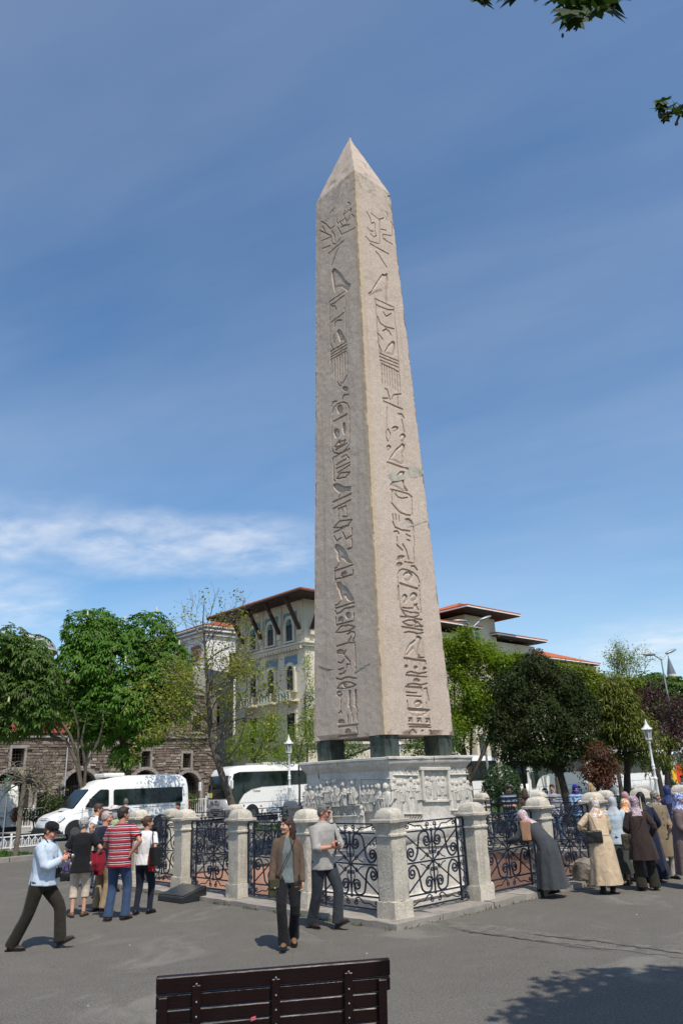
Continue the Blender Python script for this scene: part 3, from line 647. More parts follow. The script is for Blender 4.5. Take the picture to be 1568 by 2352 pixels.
def carve(face, glyphs, nx, ny):
    q = quad_map(face); H3 = homog([proj(p) for p in q], [(0, 0), (1, 0), (0, 1), (1, 1)])
    wd0, wd1 = np.linalg.norm(q[1] - q[0]), np.linalg.norm(q[3] - q[2]); Hh = np.linalg.norm((q[2] + q[3])/2 - (q[0] + q[1])/2)
    a = np.linspace(0, 1, nx + 1); b = np.linspace(0, 1, ny + 1); A, B = np.meshgrid(a, b, indexing='ij')
    Wd = wd0 + (wd1 - wd0)*B; X = (A - 0.5)*Wd; Y = B*Hh; D = np.zeros(X.shape)
    def to(view, p):
        x, y = crop_pt(p[0], p[1], *view); v = H3 @ np.array([x, y, 1]); s, t = v[0]/v[2], v[1]/v[2]
        return ((s - 0.5)*(wd0 + (wd1 - wd0)*t), t*Hh)
    for view, k, wpx, pts in glyphs:
        if k == 'e':
            c, r = pts; poly = [to(view, (c[0] + r[0]*math.cos(t), c[1] + r[1]*math.sin(t))) for t in np.arange(14)*2*PI/14]
        else: poly = [to(view, p) for p in pts]
        P = np.array(poly); lo, hi = P.min(0) - 0.09, P.max(0) + 0.09
        j0, j1 = np.searchsorted(b*Hh, lo[1]), np.searchsorted(b*Hh, hi[1]) + 1
        xs, ys, ds = X[:, j0:j1], Y[:, j0:j1], D[:, j0:j1]
        if xs.size == 0: continue
        if k == 's':
            hw = 0.008 + 0.0015*wpx; d = seg_dist(xs, ys, poly); dep = 0.058*np.clip((hw - d)/0.007 + .5, 0, 1)
        else:
            d = seg_dist(xs, ys, poly + [poly[0]]); ins = inside(xs, ys, poly)
            dep = np.where(ins, 0.064 - 0.042*np.clip(d/0.09, 0, 1)**0.6, 0.055*np.clip((0.008 - d)/0.010, 0, 1))
        ds[:] = np.maximum(ds, dep)
    BASE = ((q[0][None, None]*(1 - A)[..., None] + q[1]*A[..., None])*(1 - B)[..., None] + (q[2]*(1 - A)[..., None] + q[3]*A[..., None])*B[..., None])
    n = nrm(np.cross(q[1] - q[0], q[2] - q[0])); n = n if n[1] < 0 else -n
    chips = 0.022*np.clip(1 - np.minimum(A, 1 - A)*Wd/0.05, 0, 1)*np.clip(vnoise(BASE, 5.0, 4) + 0.25 + 0.6*vnoise(BASE, 14.0, 5), 0, 1.2)
    low = 0.10*np.clip(1 - B*Hh/0.12, 0, 1)*np.clip(vnoise(BASE, 4.0, 8) + 0.1, 0, 1)
    fr_ = 1 - np.clip(np.minimum(A, 1 - A)*Wd/0.02, 0, 1)
    D = D*(1 - fr_) + 0.006*(vnoise(BASE, 3.0, 1) + 0.6*vnoise(BASE, 9.0, 2)) + low
    V = BASE - n*D[..., None]
    ax = np.r_[OC, 0]; inw = ax - BASE; inw[..., 2] = 0; inw /= np.linalg.norm(inw, axis=-1, keepdims=True)
    V = V + inw*chips[..., None]
    V = V.reshape(-1, 3); k = ny + 1
    I, J = np.meshgrid(np.arange(nx), np.arange(ny), indexing='ij'); i0 = (I*k + J).ravel()
    Q = np.stack([i0, i0 + k, i0 + k + 1, i0 + 1], 1)
    if face == 'L': Q = Q[:, ::-1]
    return V, Q
ob = thing('obelisk', 'tall pink granite obelisk carved with columns of hieroglyphs on bronze blocks', 'obelisk', (OC[0], OC[1], OZ[0]), YAW)
Rz = np.array([[math.cos(YAW), math.sin(YAW), 0], [-math.sin(YAW), math.cos(YAW), 0], [0, 0, 1]])
VL, QL = carve('L', GL, 190, 1300); VR, QR = carve('R', GR, 190, 1300)
VV = np.concatenate([VL, VR]); QQ = np.concatenate([QL, QR + len(VL)])
loc = (VV - np.r_[OC, OZ[0]]) @ Rz.T; loc[:, 2] += 0
# plain far faces, underside
h = OZ[1] - OZ[0]; nv = len(loc)
ext = np.array([[-OB[0], OB[1], 0], [OB[0], OB[1], 0], [OB[0], -OB[1], 0], [-OT[0], OT[1], h], [OT[0], OT[1], h], [OT[0], -OT[1], h], [-OB[0], -OB[1], 0]])
loc = np.concatenate([loc, ext]); QQ = np.concatenate([QQ, nv + np.array([[0, 3, 4, 1], [1, 4, 5, 2], [0, 1, 2, 6]])])
# (object coordinate z runs from the shaft foot; the material is written for height above ground)
loc[:, 2] += OZ[0]; ob.location.z = 0
shaft = obj('shaft', fast_mesh('shaft', loc, QQ, M_GRAN, smooth=False), ob)
# pyramidion: lower and upper part with a worn groove, slightly hollow edges
m = MB(); hp = OZ[2] - OZ[1]; rings = []; N = 26
for i in range(N + 1):
    t = i/N; k = (1 - t)**0.96*0.985 + 0.0; k = max(k, 0.045)
    if 0.66 < t < 0.69: k -= 0.012
    ring = []
    e = 10
    for (ax_, ay_), (bx_, by_) in (((-1, -1), (1, -1)), ((1, -1), (1, 1)), ((1, 1), (-1, 1)), ((-1, 1), (-1, -1))):
        for s in range(e): f = s/e; ring.append(((ax_ + (bx_ - ax_)*f)*OT[0]*k, (ay_ + (by_ - ay_)*f)*OT[1]*k, OZ[1] + hp*t))
    rings.append(rough(ring, 0.012 + 0.012*(t > 0.85), 4, 3))
m.loft(rings); m.build('pyramidion', M_GRAN, ob, smooth=40)
# mortar repairs and cracks filled flush with the two faces
def face_patch(face, view, pts, mat_, name='mortar_repair', lift=0.004):
    q = quad_map(face); o_ = q[0]; n = nrm(np.cross(q[1] - q[0], q[2] - q[0])); n = n if n[1] < 0 else -n; V = []
    for p in pts:
        d = ray(*crop_pt(p[0], p[1], *view)); t = ((o_ - CAMP) @ n)/(d @ n); V.append(CAMP + d*t + n*lift)
    V = (np.array(V) - np.r_[OC, 0]) @ Rz.T; m = MB(); nn = Rz @ n; k = len(V)
    c = V.mean(0)[None]; V2 = np.concatenate([V, c]); m.add(V2, [(i, (i + 1) % k, k) for i in range(k)]); m.add(V2 - nn*0.03, [((i + 1) % k, i, k) for i in range(k)])
    return m.build(name, mat_, ob)
face_patch('R', CB, [(1075,1500),(1110,1480),(1150,1490),(1190,1510),(1225,1530),(1235,1555),(1200,1590),(1150,1605),(1100,1600),(1080,1560)], M_REPAIR)
face_patch('R', CB, [(865,1580),(900,1555),(940,1570),(980,1580),(1045,1590),(1050,1620),(1000,1630),(960,1640),(900,1640)], M_REPAIR)
face_patch('L', CC_, [(522,1335),(560,1302),(600,1288),(655,1288),(668,1268),(658,1300),(630,1322),(580,1315),(545,1345),(505,1380)], M_REPAIR)
face_patch('R', CB, [(1060,2110),(1120,2080),(1200,2060),(1295,2035),(1200,2072),(1120,2100)], M_REPAIR, 'filled_crack')
face_patch('L', CC_, [(150,1290),(200,1315),(260,1335),(320,1335),(260,1345),(190,1325)], mat('rust_line', (0.24, 0.15, 0.095), 0.9), 'filled_crack')
# ------------------------------------------------------------------ bronze blocks
def bronze_mat():
    t = NT('old_bronze'); co = t.coord()
    c = t.mix(t.rng(t.noise(co, 3.5, 6, 0.65, 0.6), 0.35, 0.68), (0.030, 0.032, 0.028), (0.075, 0.105, 0.088))
    mp = t.n('ShaderNodeMapping'); t.l(co, mp.inputs[0]); mp.inputs['Scale'].default_value = (9, 9, 0.8)
    c = t.mix(t.rng(t.noise(mp.outputs[0], 1, 4), 0.52, 0.72, 0, 0.55), c, (0.11, 0.135, 0.115))
    t.bsdf(c, 0.6, 0.25, t.bump(t.noise(co, 18, 5), 0.4, 0.03), 0.4); return t.m
M_BRONZE = bronze_mat()
PZ = 2.509
for sx, sy, lab in ((-1, -1, 'green-black bronze block under the near corner of the obelisk'), (-1, 1, 'green-black bronze block under the far end of the shaded face'),
                    (1, -1, 'green-black bronze block under the far end of the sunlit face'), (1, 1, 'green-black bronze block at the hidden back corner, between the others')):
    p = uv(NB*SP/2 + 0.003 + sx*0.955, NB*SP/2 - 0.033 + sy*0.955)
    t = thing('bronze_block', lab, 'bronze block', (p[0], p[1], PZ), YAW, 'bronze blocks under the obelisk')
    m = MB(); rbox(m, (-0.245, -0.245, 0.0), (0.245, 0.245, OZ[0] - PZ + 0.004), 0.08, 0.010, 7, int(5 + sx + 3*sy), 0.15); m.build('block', M_BRONZE, t, smooth=50)
    m = MB(); m.box((sx*0.30, sy*0.10, 0.47), (0.16, 0.05, 0.03)); m.build('bracket', M_BRONZE, t)
    m = MB(); m.box((sx*0.10, sy*0.30, 0.45), (0.05, 0.14, 0.03)); m.build('bracket', M_BRONZE, t)

# ------------------------------------------------------------------ marble pedestal
def marble_mat():
    t = NT('weathered_marble'); co = t.coord()
    n1 = t.noise(co, 1.4, 6, 0.62, 0.4); n2 = t.noise(co, 14, 4, 0.65)
    c = t.mix(t.rng(n1, 0.3, 0.7), (0.54, 0.51, 0.455), (0.70, 0.67, 0.61))
    c = t.mix(t.rng(n2, 0.35, 0.62), t.mix(1.0, c, (0.80, 0.79, 0.77), 'MULTIPLY'), c)
    mp = t.n('ShaderNodeMapping'); t.l(co, mp.inputs[0]); mp.inputs['Scale'].default_value = (3.5, 3.5, 0.5)
    c = t.mix(t.rng(t.noise(mp.outputs[0], 1, 5, 0.65), 0.52, 0.75, 0, 0.55), c, (0.30, 0.275, 0.235))
    c = t.mix(t.rng(t.noise(co, 0.9, 5, 0.7, 0.8), 0.58, 0.72, 0, 0.45), c, (0.42, 0.35, 0.24))
    nb = t.bump(n2, 0.3, 0.02); nb = t.bump(t.noise(co, 70, 3), 0.2, 0.01, nb); t.bsdf(c, 0.8, 0, nb, 0.3); return t.m
M_MARB = marble_mat()
ped = thing('marble_pedestal', 'weathered white marble pedestal with carved rows of figures under the obelisk', 'pedestal', (OC[0], OC[1], 0), YAW)
WX, WY = 1.505, 1.598                      # half widths of the cornice
def sqring(hx, hy, z, e=14):
    r = []
    for (ax_, ay_), (bx_, by_) in (((-1, -1), (1, -1)), ((1, -1), (1, 1)), ((1, 1), (-1, 1)), ((-1, 1), (-1, -1))):
        for s in range(e): f = s/e; r.append(((ax_ + (bx_ - ax_)*f)*hx, (ay_ + (by_ - ay_)*f)*hy, z))
    return r
def sq_loft(prof, name, amp=0.008, seed=0, scale=5, mat_=None):
    m = MB(); m.loft([rough(sqring(WX - d, WY - d, z), amp, scale, seed) for d, z in prof]); return m.build(name, mat_ or M_MARB, ped, smooth=35)
BX = 0.155                                 # body set back from the cornice
sq_loft([(0.02, 2.44), (0.0, 2.455), (0.0, 2.50), (0.012, 2.509), (0.30, 2.509)], 'cornice_top', 0.010, 1)
sq_loft([(BX + .01, 2.20), (BX - .01, 2.23), (0.11, 2.28), (0.055, 2.345), (0.03, 2.40), (0.03, 2.439)], 'cornice', 0.008, 2)
sq_loft([(BX, z) for z in lin(1.02, 2.22, 12)], 'upper_block', 0.012, 3)
sq_loft([(0.0, 0.70), (-0.05, 0.80), (-0.05, 0.97), (0.02, 1.02), (0.2, 1.03)], 'moulding', 0.012, 4)
sq_loft([(0.02, z) for z in lin(-0.32, 0.72, 10)], 'lower_block', 0.012, 5)
sq_loft([(-0.10, -0.46), (-0.14, -0.40), (-0.10, -0.32), (0.05, -0.30)], 'base_moulding', 0.012, 6)
sq_loft([(-0.10, -1.30), (-0.10, -0.9), (-0.10, -0.45), (0.05, -0.44)], 'plinth', 0.012, 7)
sq_loft([(-0.40, -1.76), (-0.40, -1.50), (-0.38, -1.31), (0.05, -1.29)], 'step', 0.02, 8)
C3, C2 = (900, 2080, 3.136), (480, 2100, 3.267)
def ped_face(side, view, x, y, d):
    """point of the carved face (set back d from the cornice) in pedestal coordinates"""
    r_ = Rz @ ray(*crop_pt(x, y, *view)); o_ = Rz @ (CAMP - np.r_[OC, 0])
    k, val = (1, -(WY - d)) if side == 'R' else (0, -(WX - d)); t = (val - o_[k])/r_[k]; return o_ + r_*t
def fig_mesh(kind, seed):
    """one carved figure about 1 high, facing -y, half sunk into the face behind it"""
    random.seed(seed); m = MB(); hs = 0.080 if kind == 'full' else 0.138
    top = 1.0; hc = top - hs
    m.ell((0, -0.02, hc), (hs*0.72, hs*0.85, hs), 10, 8)
    m.ell((0, 0.0, hc + hs*0.2), (hs*0.86, hs*0.82, hs*0.92), 10, 6)                           # hair cap
    m.tube([(0, -0.02 - hs*.82, hc + hs*.1), (0, -0.02 - hs*.98, hc - hs*.15)], [hs*.10, hs*.16], 5)
    m.cap2((0, 0, hc - hs*0.6), hs*0.38, (0, 0, hc - hs*1.3), hs*0.45, 8)
    sh = hc - hs*1.35; w_ = hs*1.75; bot = 0.0
    rings = []; n = 14
    for i in range(9):
        t = i/8; z = sh + 0.02 - (sh - bot)*t; ww = w_*(0.55 + 0.45*min(1, t*5))*(1.0 - 0.06*t); dd = hs*(0.75 + 0.25*t); r = []
        for j in range(n):
            a_ = 2*PI*j/n; f = 1 + 0.10*math.sin(5*a_ + 7*t + seed); r.append((ww*math.cos(a_)*f, dd*math.sin(a_)*f, z))
        rings.append(r)
    m.loft(rings[::-1])
    s = random.choice((-1, 1))                                                                 # bent arm across the robe, other hanging
    m.tube([(s*w_*.95, -.01, sh - .02), (s*w_*1.0, -.05, sh - hs*1.8), (s*w_*.1, -hs*1.1, sh - hs*1.5)], [hs*.36, hs*.32, hs*.24], 7)
    m.tube([(-s*w_*.95, -.01, sh - .02), (-s*w_*1.05, -.04, sh - hs*1.8), (-s*w_*.8, -hs*.9, sh - hs*3.0)], [hs*.36, hs*.32, hs*.24], 7)
    for k in range(4):                                                                         # drapery folds
        x0 = w_*random.uniform(-.8, .8); m.tube([(x0, -hs*.85, sh - hs*random.uniform(.5, 1.5)), (x0*.6 + random.uniform(-.3, .3)*w_, -hs*1.05, (sh + bot)/2), (x0*.9, -hs*.95, bot + .02)], hs*.13, 5)
    return m.mesh('relief_figure', M_MARB, 60)
FIGS = {k: [fig_mesh(k, s) for s in range(3)] for k in ('full', 'bust')}
def figure(side, view, x, y, hgt, kind='bust', d=BX, i=[0]):
    p = ped_face(side, view, x, y, d); i[0] += 1
    o = obj('relief_figure', FIGS[kind][i[0] % 3], ped); s = hgt
    nv = vec(0, .008, 0) if side == 'R' else vec(-.012, 0, 0); o.location = (p[0] + nv[0], p[1] + nv[1], p[2] - s*0.93); o.scale = (s*1.22*(0.95 + 0.1*((i[0]*7) % 3 - 1)*.5), s*(.72 if side == 'R' else .95), s); o.rotation_euler = (0, 0, (0 if side == 'R' else -PI/2) + 0.15*((i[0]*5) % 3 - 1))
# sunlit face
for x, y in ((650, 345), (708, 372), (795, 338), (862, 362)): figure('R', C3, x, y, 0.46, 'bust')
for x, y in ((680, 380), (745, 378), (822, 378)): figure('R', C3, x, y, 0.72, 'full')
for x, y in ((940, 330), (1035, 335), (1082, 335)): figure('R', C3, x, y, 0.42)
figure('R', C3, 993, 297, 0.62, 'full')
for x, y in ((930, 392), (1070, 388)): figure('R', C3, x, y, 0.40)
for x, y in ((1200, 376), (1268, 350)): figure('R', C3, x, y, 0.45)
for x, y in ((1163, 380), (1240, 380), (1300, 378)): figure('R', C3, x, y, 0.68, 'full')
# shaded face
for x, y in ((1252, 368), (1293, 362), (1355, 365), (1395, 362)): figure('L', C2, x, y, 0.45)
for x, y in ((1345, 432), (1390, 428), (1250, 450), (1296, 452)): figure('L', C2, x, y, 0.45)
for x, y in ((1458, 318), (1508, 310), (1525, 362)): figure('L', C2, x, y, 0.50)
for x, y in ((18, 400), (78, 362), (133, 352), (213, 380), (293, 365)): figure('L', C3, x, y, 0.55)
for x, y in ((392, 405), (432, 400), (466, 402), (500, 400)): figure('L', C3, x, y, 0.40)
for x, y in ((525, 398), (580, 400)): figure('L', C3, x, y, 0.62)
for x, y in ((15, 470), (395, 475), (443, 475)): figure('L', C3, x, y, 0.42)
for x, y in ((80, 600), (368, 600)): figure('L', C3, x, y, 0.62, 'full', 0.02)
# lower block: rows of small spectators
for r_, (y0, n) in enumerate(((752, 14), (852, 13))):
    for k in range(n): figure('R', C3, 838 + r_*12 + 27*k, y0 - 1.1*k, 0.24, 'bust', 0.0)
for k in range(3): figure('L', C3, 430 + 30*k, 900 + 3*k, 0.24, 'bust', 0.0)
# framed box, arcades, ledges and lattice on the faces
def relief_bar(side, view, a_, b_, wdt, prot, d=BX, name='relief_band'):
    p, q = ped_face(side, view, *a_, d), ped_face(side, view, *b_, d); n = vec(0, -1, 0) if side == 'R' else vec(-1, 0, 0)
    t = nrm(q - p); u_ = np.cross(n, t); m = MB(); m.obox((p + q)/2 + n*prot*0.5, (q - p)/2, u_*wdt/2, n*(prot*0.5 + 0.01)); return m.build(name, M_MARB, ped, bevel=0.008)
relief_bar('R', C3, (862, 258), (1128, 258), 0.075, 0.075, name='box_lintel'); relief_bar('R', C3, (884, 272), (900, 540), 0.07, 0.07, name='box_post'); relief_bar('R', C3, (1112, 272), (1128, 540), 0.07, 0.07, name='box_post')
relief_bar('R', C3, (905, 545), (1140, 540), 0.05, 0.05); relief_bar('R', C3, (640, 312), (858, 316), 0.025, 0.03); relief_bar('R', C3, (1140, 308), (1300, 305), 0.025, 0.03)
relief_bar('R', C3, (640, 655), (895, 655), 0.03, 0.05); relief_bar('R', C3, (1145, 625), (1350, 615), 0.03, 0.05)
relief_bar('L', C3, (90, 590), (430, 575), 0.03, 0.05); relief_bar('L', C3, (90, 680), (330, 672), 0.03, 0.04); relief_bar('L', C3, (5, 350), (620, 345), 0.02, 0.025)
for x in (55, 360): relief_bar('L', C3, (x, 350), (x + 4, 590), 0.035, 0.045, name='relief_pillar')
for k in range(9):
    relief_bar('L', C3, (110 + 24*k, 600), (130 + 24*k, 665), 0.012, 0.03, name='lattice_bar'); relief_bar('L', C3, (134 + 24*k, 600), (112 + 24*k, 665), 0.012, 0.03, name='lattice_bar')
for k in range(7): relief_bar('R', C3, (735 + 24*k, 668), (755 + 24*k, 712), 0.011, 0.03, name='lattice_bar'); relief_bar('R', C3, (757 + 24*k, 668), (737 + 24*k, 712), 0.011, 0.03, name='lattice_bar')
for x, y in ((665, 268), (722, 276), (785, 276), (830, 276), (1180, 266), (1225, 266), (1270, 266)):
    pts = [ped_face('R', C3, x + 22*math.cos(a_), y + 22 - 30*math.sin(a_), BX) + (0, -0.004, 0) for a_ in np.linspace(0, PI, 9)]
    m = MB(); m.tube(pts, 0.014, 5); m.build('relief_arch', M_MARB, ped, smooth=60)
for k in range(6):                                                  # carved lines of the inscription tablet on the shaded side
    relief_bar('L', C3, (120, 800 + 45*k), (330 - 18*(k % 3), 795 + 45*k), 0.03, 0.015, 0.02, 'inscription_line')
# joints between the marble slabs
M_JOINT = mat('joint_shade', (0.12, 0.105, 0.085), 0.95)
def joint(side, view, a_, b_, d, w_=0.008):
    p, q = ped_face(side, view, *a_, d), ped_face(side, view, *b_, d); n = vec(0, -1, 0) if side == 'R' else vec(-1, 0, 0)
    t = nrm(q - p); m = MB(); m.obox((p + q)/2 + n*0.006, (q - p)/2, np.cross(n, t)*w_/2, n*0.010); m.build('joint', M_JOINT, ped)
joint('L', C3, (150, 195), (155, 240), 0.0); joint('R', C3, (1000, 150), (1003, 190), 0.0, 0.006); joint('L', C2, (1360, 240), (1365, 300), BX)

# ------------------------------------------------------------------ stone pillars of the enclosure
def lime_mat():
    t = NT('pitted_limestone'); co = t.coord(); oi = t.n('ShaderNodeObjectInfo')
    n1 = t.noise(co, 3.0, 6, 0.62); n2 = t.noise(co, 30, 4, 0.7)
    c = t.mix(t.rng(n1, 0.3, 0.7), (0.47, 0.44, 0.385), (0.66, 0.62, 0.55))
    c = t.mix(t.rng(n2, 0.40, 0.56), t.mix(1.0, c, (0.78, 0.76, 0.73), 'MULTIPLY'), c)
    c = t.mix(t.rng(t.noise(co, 1.6, 5, 0.7, 0.5), 0.50, 0.70, 0, 0.65), c, (0.22, 0.205, 0.175))
    mp = t.n('ShaderNodeMapping'); t.l(co, mp.inputs[0]); mp.inputs['Scale'].default_value = (9, 9, 1.1); mp.inputs['Location'].default_value = (0, 0, 0)
    c = t.mix(t.rng(t.noise(mp.outputs[0], 1, 5, 0.65), 0.53, 0.70, 0, 0.5), c, (0.24, 0.215, 0.18))
    c = t.mix(1.0, c, t.mix(oi.outputs['Random'], (0.86, 0.86, 0.84), (1.08, 1.05, 1.0)), 'MULTIPLY')
    nb = t.bump(n2, 0.6, 0.025); nb = t.bump(t.noise(co, 90, 3, 0.7), 0.35, 0.01, nb); t.bsdf(c, 0.88, 0, nb, 0.25); return t.m
M_LIME = lime_mat()
def pillar_meshes(seed):
    A = {}
    m = MB(); rbox(m, (-.195, -.195, .05), (.195, .195, .315), 0.07, 0.013, 7, seed, .12); A['base_block'] = m.mesh('base_block', M_LIME, 45)
    m = MB(); rbox(m, (-.162, -.162, .31), (.162, .162, 1.20), 0.06, 0.007, 6, seed + 20, .08); A['shaft'] = m.mesh('shaft', M_LIME, 45)
    m = MB(); m.loft([rough(sqring(h_, h_, z, 6), 0.005, 8, seed + 40) for h_, z in ((.160, 1.19), (.188, 1.205), (.188, 1.23), (.166, 1.245), (.166, 1.335), (.184, 1.355), (.198, 1.385), (.198, 1.392))]); A['capital'] = m.mesh('capital', M_LIME, 40)
    m = MB(); m.loft([rough(sqring(h_, h_, z, 6), 0.007, 8, seed + 60) for h_, z in ((.203, 1.390), (.224, 1.400), (.224, 1.437), (.20, 1.447))]); A['abacus'] = m.mesh('abacus', M_LIME, 40)
    m = MB(); m.loft([rough(sqring(max(.168*math.cos(t)**0.62, .012), max(.168*math.cos(t)**0.62, .012), 1.443 + .168*math.sin(t), 5), 0.004, 8, seed + 80) for t in np.linspace(0, PI/2, 9)]); A['dome'] = m.mesh('dome', M_LIME, 60)
    return A
PM = [pillar_meshes(s) for s in range(4)]
ring_pos = [('front', 0, 0)] + [('left', 0, k) for k in range(1, NB + 1)] + [('right', k, 0) for k in range(1, NB + 1)] + [('backleft', k, NB) for k in range(1, NB)] + [('backright', NB, k) for k in range(1, NB + 1)]
ORD = ['', 'first', 'second', 'third', 'fourth', 'fifth']
for i, (row, a_, b_) in enumerate(ring_pos):
    lab = {'front': 'domed limestone pillar at the near corner of the railing, cracked shaft',
           'left': '%s domed limestone pillar leftwards from the near corner of the railing' % ORD[b_],
           'right': '%s domed limestone pillar rightwards from the near corner of the railing' % ORD[a_],
           'backleft': '%s domed pillar of the far railing on the minibus side, counted from its left end' % ORD[a_],
           'backright': '%s domed pillar of the far railing behind the seated man side, counted from right' % ORD[b_]}[row]
    p = uv(a_*SP, b_*SP); t = thing('stone_pillar', lab, 'pillar', (p[0], p[1], 0), YAW + (i % 4)*PI/2, 'domed pillars of the enclosure')
    for nm, me in PM[i % 4].items(): obj(nm, me, t)
    t.scale = (1, 1, 1.01 if row == 'front' else (0.95 if row.startswith('back') else 1.0))

# ------------------------------------------------------------------ wrought iron panels
M_IRON = mat('blue_black_iron', (0.018, 0.024, 0.042), 0.42, 0.25, 9, 0.25, 80, metal=0.35, spec=0.5)
def catmull(P, k=6):
    P = np.asarray(P, float); Q = np.vstack([2*P[0] - P[1], P, 2*P[-1] - P[-2]]); o = []
    for i in range(len(P) - 1):
        a_, b_, c_, d_ = Q[i:i + 4]
        for t in np.arange(k)/k: o.append(0.5*((2*b_) + (c_ - a_)*t + (2*a_ - 5*b_ + 4*c_ - d_)*t*t + (3*b_ - a_ - 3*c_ + d_)*t**3))
    return np.array(o + [P[-1]])
def spiral(c, r0, a0, turns, sgn, n=18):
    return [(c[0] + r0*(1 - 0.80*t)*math.cos(a0 + sgn*2*PI*turns*t), c[1] + r0*(1 - 0.80*t)*math.sin(a0 + sgn*2*PI*turns*t)) for t in np.linspace(0, 1, n)]
def s_scroll(c1, r1, a1, t1, s1, mids, c2, r2, a2, t2, s2):
    return np.vstack([spiral(c1, r1, a1, t1, s1)[::-1], catmull([spiral(c1, r1, a1, t1, s1)[0]] + mids + [spiral(c2, r2, a2, t2, s2)[0]], 5)[1:-1], spiral(c2, r2, a2, t2, s2)])
PWD, MWD = 1.66, 1.28; ZB, ZL, ZM, ZU, ZT = 0.145, 0.315, 0.775, 1.235, 1.375
def iron(name, pts, r, parent, flat=None, x0=0.0):
    m = MB(); P = np.array([(p[0] + x0, 0.0, p[1]) for p in pts]); m.tube(P, r, 6, flat=flat); return m.mesh(name, M_IRON, 50)
IP = []       # (name, mesh) of one panel, x from -PWD/2 to PWD/2
def bar(name, a_, b_, w_=0.012, dpt=0.012):
    m = MB(); p, q = vec(a_[0], 0, a_[1]), vec(b_[0], 0, b_[1]); t = nrm(q - p); m.obox((p + q)/2, (q - p)/2, (0, dpt, 0), np.cross(t, (0, 1, 0))*w_); IP.append((name, m.mesh(name, M_IRON)))
hw, hm = PWD/2, MWD/2
for z in (ZB, ZL, ZM, ZU, ZT): bar('rail', (-hw, z), (hw, z), 0.011, 0.013)
for x in (-hw, -hm, hm, hw): bar('stile', (x, ZB - 0.03), (x, ZT + 0.01), 0.012, 0.015)
bar('centre_bar', (0, ZL), (0, ZU), 0.009, 0.010)
bar('diagonal', (-hm, ZU - .03), (hm, ZL + .03), 0.009, 0.008); bar('diagonal', (hm, ZU - .03), (-hm, ZL + .03), 0.009, 0.009)
SR = 0.015
def scroll(pts, r=SR, name='scroll'): IP.append((name, iron(name, pts, r, None)))
for mx in (-1, 1):
    f = lambda P, mx=mx: [(mx*p[0], p[1]) for p in P]
    # upper section: large S from the spiral by the centre over to the spiral by the stile
    up_s = s_scroll((-0.135, ZU - .150), .088, -0.5, 1.55, -1, [(-.10, ZU - .04), (-.20, ZU - .015), (-.30, ZU - .06), (-.34, ZU - .20), (-.375, ZU - .34), (-.46, ZU - .425), (-.56, ZU - .40)], (-.52, ZU - .315), .085, PI + .35, 1.5, -1)
    scroll(f(up_s))
    lo_s = [(p[0], ZM - (p[1] - ZM)) for p in up_s]
    scroll(f(lo_s))
    for sg in (1, -1):   # small curls round the crossing
        z0 = ZM + sg*0.13
        cu_ = np.vstack([catmull([(-.30, ZM + sg*.03), (-.22, ZM + sg*.055), (-.17, ZM + sg*.10)], 5), spiral((-.135, z0 - sg*.045), .04, PI*0.8*sg, 1.2, -sg, 12)])
        scroll(f(cu_), 0.009, 'small_scroll')
        sm = np.vstack([catmull([(-.012, ZM + sg*.36), (-.03, ZM + sg*.28), (-.085, ZM + sg*.20), (-.08, ZM + sg*.13)], 5), spiral((-.045, ZM + sg*.13), .036, PI, 1.2, sg, 12)])
        scroll(f(sm), 0.009, 'small_scroll')
    for (za, zb, sg) in ((ZU, ZT, 1), (ZB, ZL, -1)):       # stepped bars and curls in the friezes
        hgt = zb - za; mid = (za + zb)/2
        fz = np.vstack([spiral((-.085, mid + sg*.012), .048, -PI/2*sg, 1.3, -sg, 14)[::-1], catmull([(-.10, mid - sg*.045), (-.16, mid - sg*.06), (-.22, mid - sg*.03), (-.27, mid + sg*.012), (-.40, mid + sg*.012), (-.47, mid + sg*.035), (-.53, mid + sg*.05)], 4), spiral((-.565, mid + sg*.008), .045, PI/2*sg - .3*sg, 1.25, sg, 12)])
        scroll(f(fz), 0.010, 'frieze_scroll')
    for zz_ in ((ZB, ZL), (ZL, ZM), (ZM, ZU)):              # curls in the narrow side strips
        c_ = (zz_[0] + zz_[1])/2; H_ = zz_[1] - zz_[0]; xc = -(hw + hm)/2; k = 1.0 if H_ > .3 else .45
        st = s_scroll((xc + .005, c_ + .12*k), .052*min(1, k + .2), 0, 1.3, 1, [(xc + .06, c_ + .05*k), (xc, c_), (xc - .06, c_ - .05*k)], (xc - .005, c_ - .12*k), .052*min(1, k + .2), PI, 1.3, 1)
        scroll(f(st), 0.009, 'side_scroll')
for z in (ZL, ZM, ZU):
    m = MB(); m.ell((0, 0, z), (.032, .022, .032), 8, 6); IP.append(('collar', m.mesh('collar', M_IRON, 60)))
def panel(a_, b_, rot, lab):
    p = uv(a_*SP, b_*SP); t = thing('iron_railing_panel', lab, 'railing', (p[0], p[1], 0), rot, 'wrought iron panels of the enclosure')
    for nm, me in IP: obj(nm, me, t)
OFF = 0.06
for k in range(NB):
    c_ = k + .5
    panel(OFF/SP, c_, YAW + PI/2, '%s blue-black iron scrollwork panel leftwards from the near corner pillar' % ORD[k + 1])
    panel(c_, OFF/SP, YAW, '%s blue-black iron scrollwork panel rightwards from the near corner pillar' % ORD[k + 1])
    panel(c_, NB - OFF/SP, YAW, '%s iron scrollwork panel of the far railing towards the parked minibus' % ORD[k + 1])
    panel(NB - OFF/SP, c_, YAW + PI/2, '%s iron scrollwork panel of the far railing towards the dark evergreen' % ORD[k + 1])

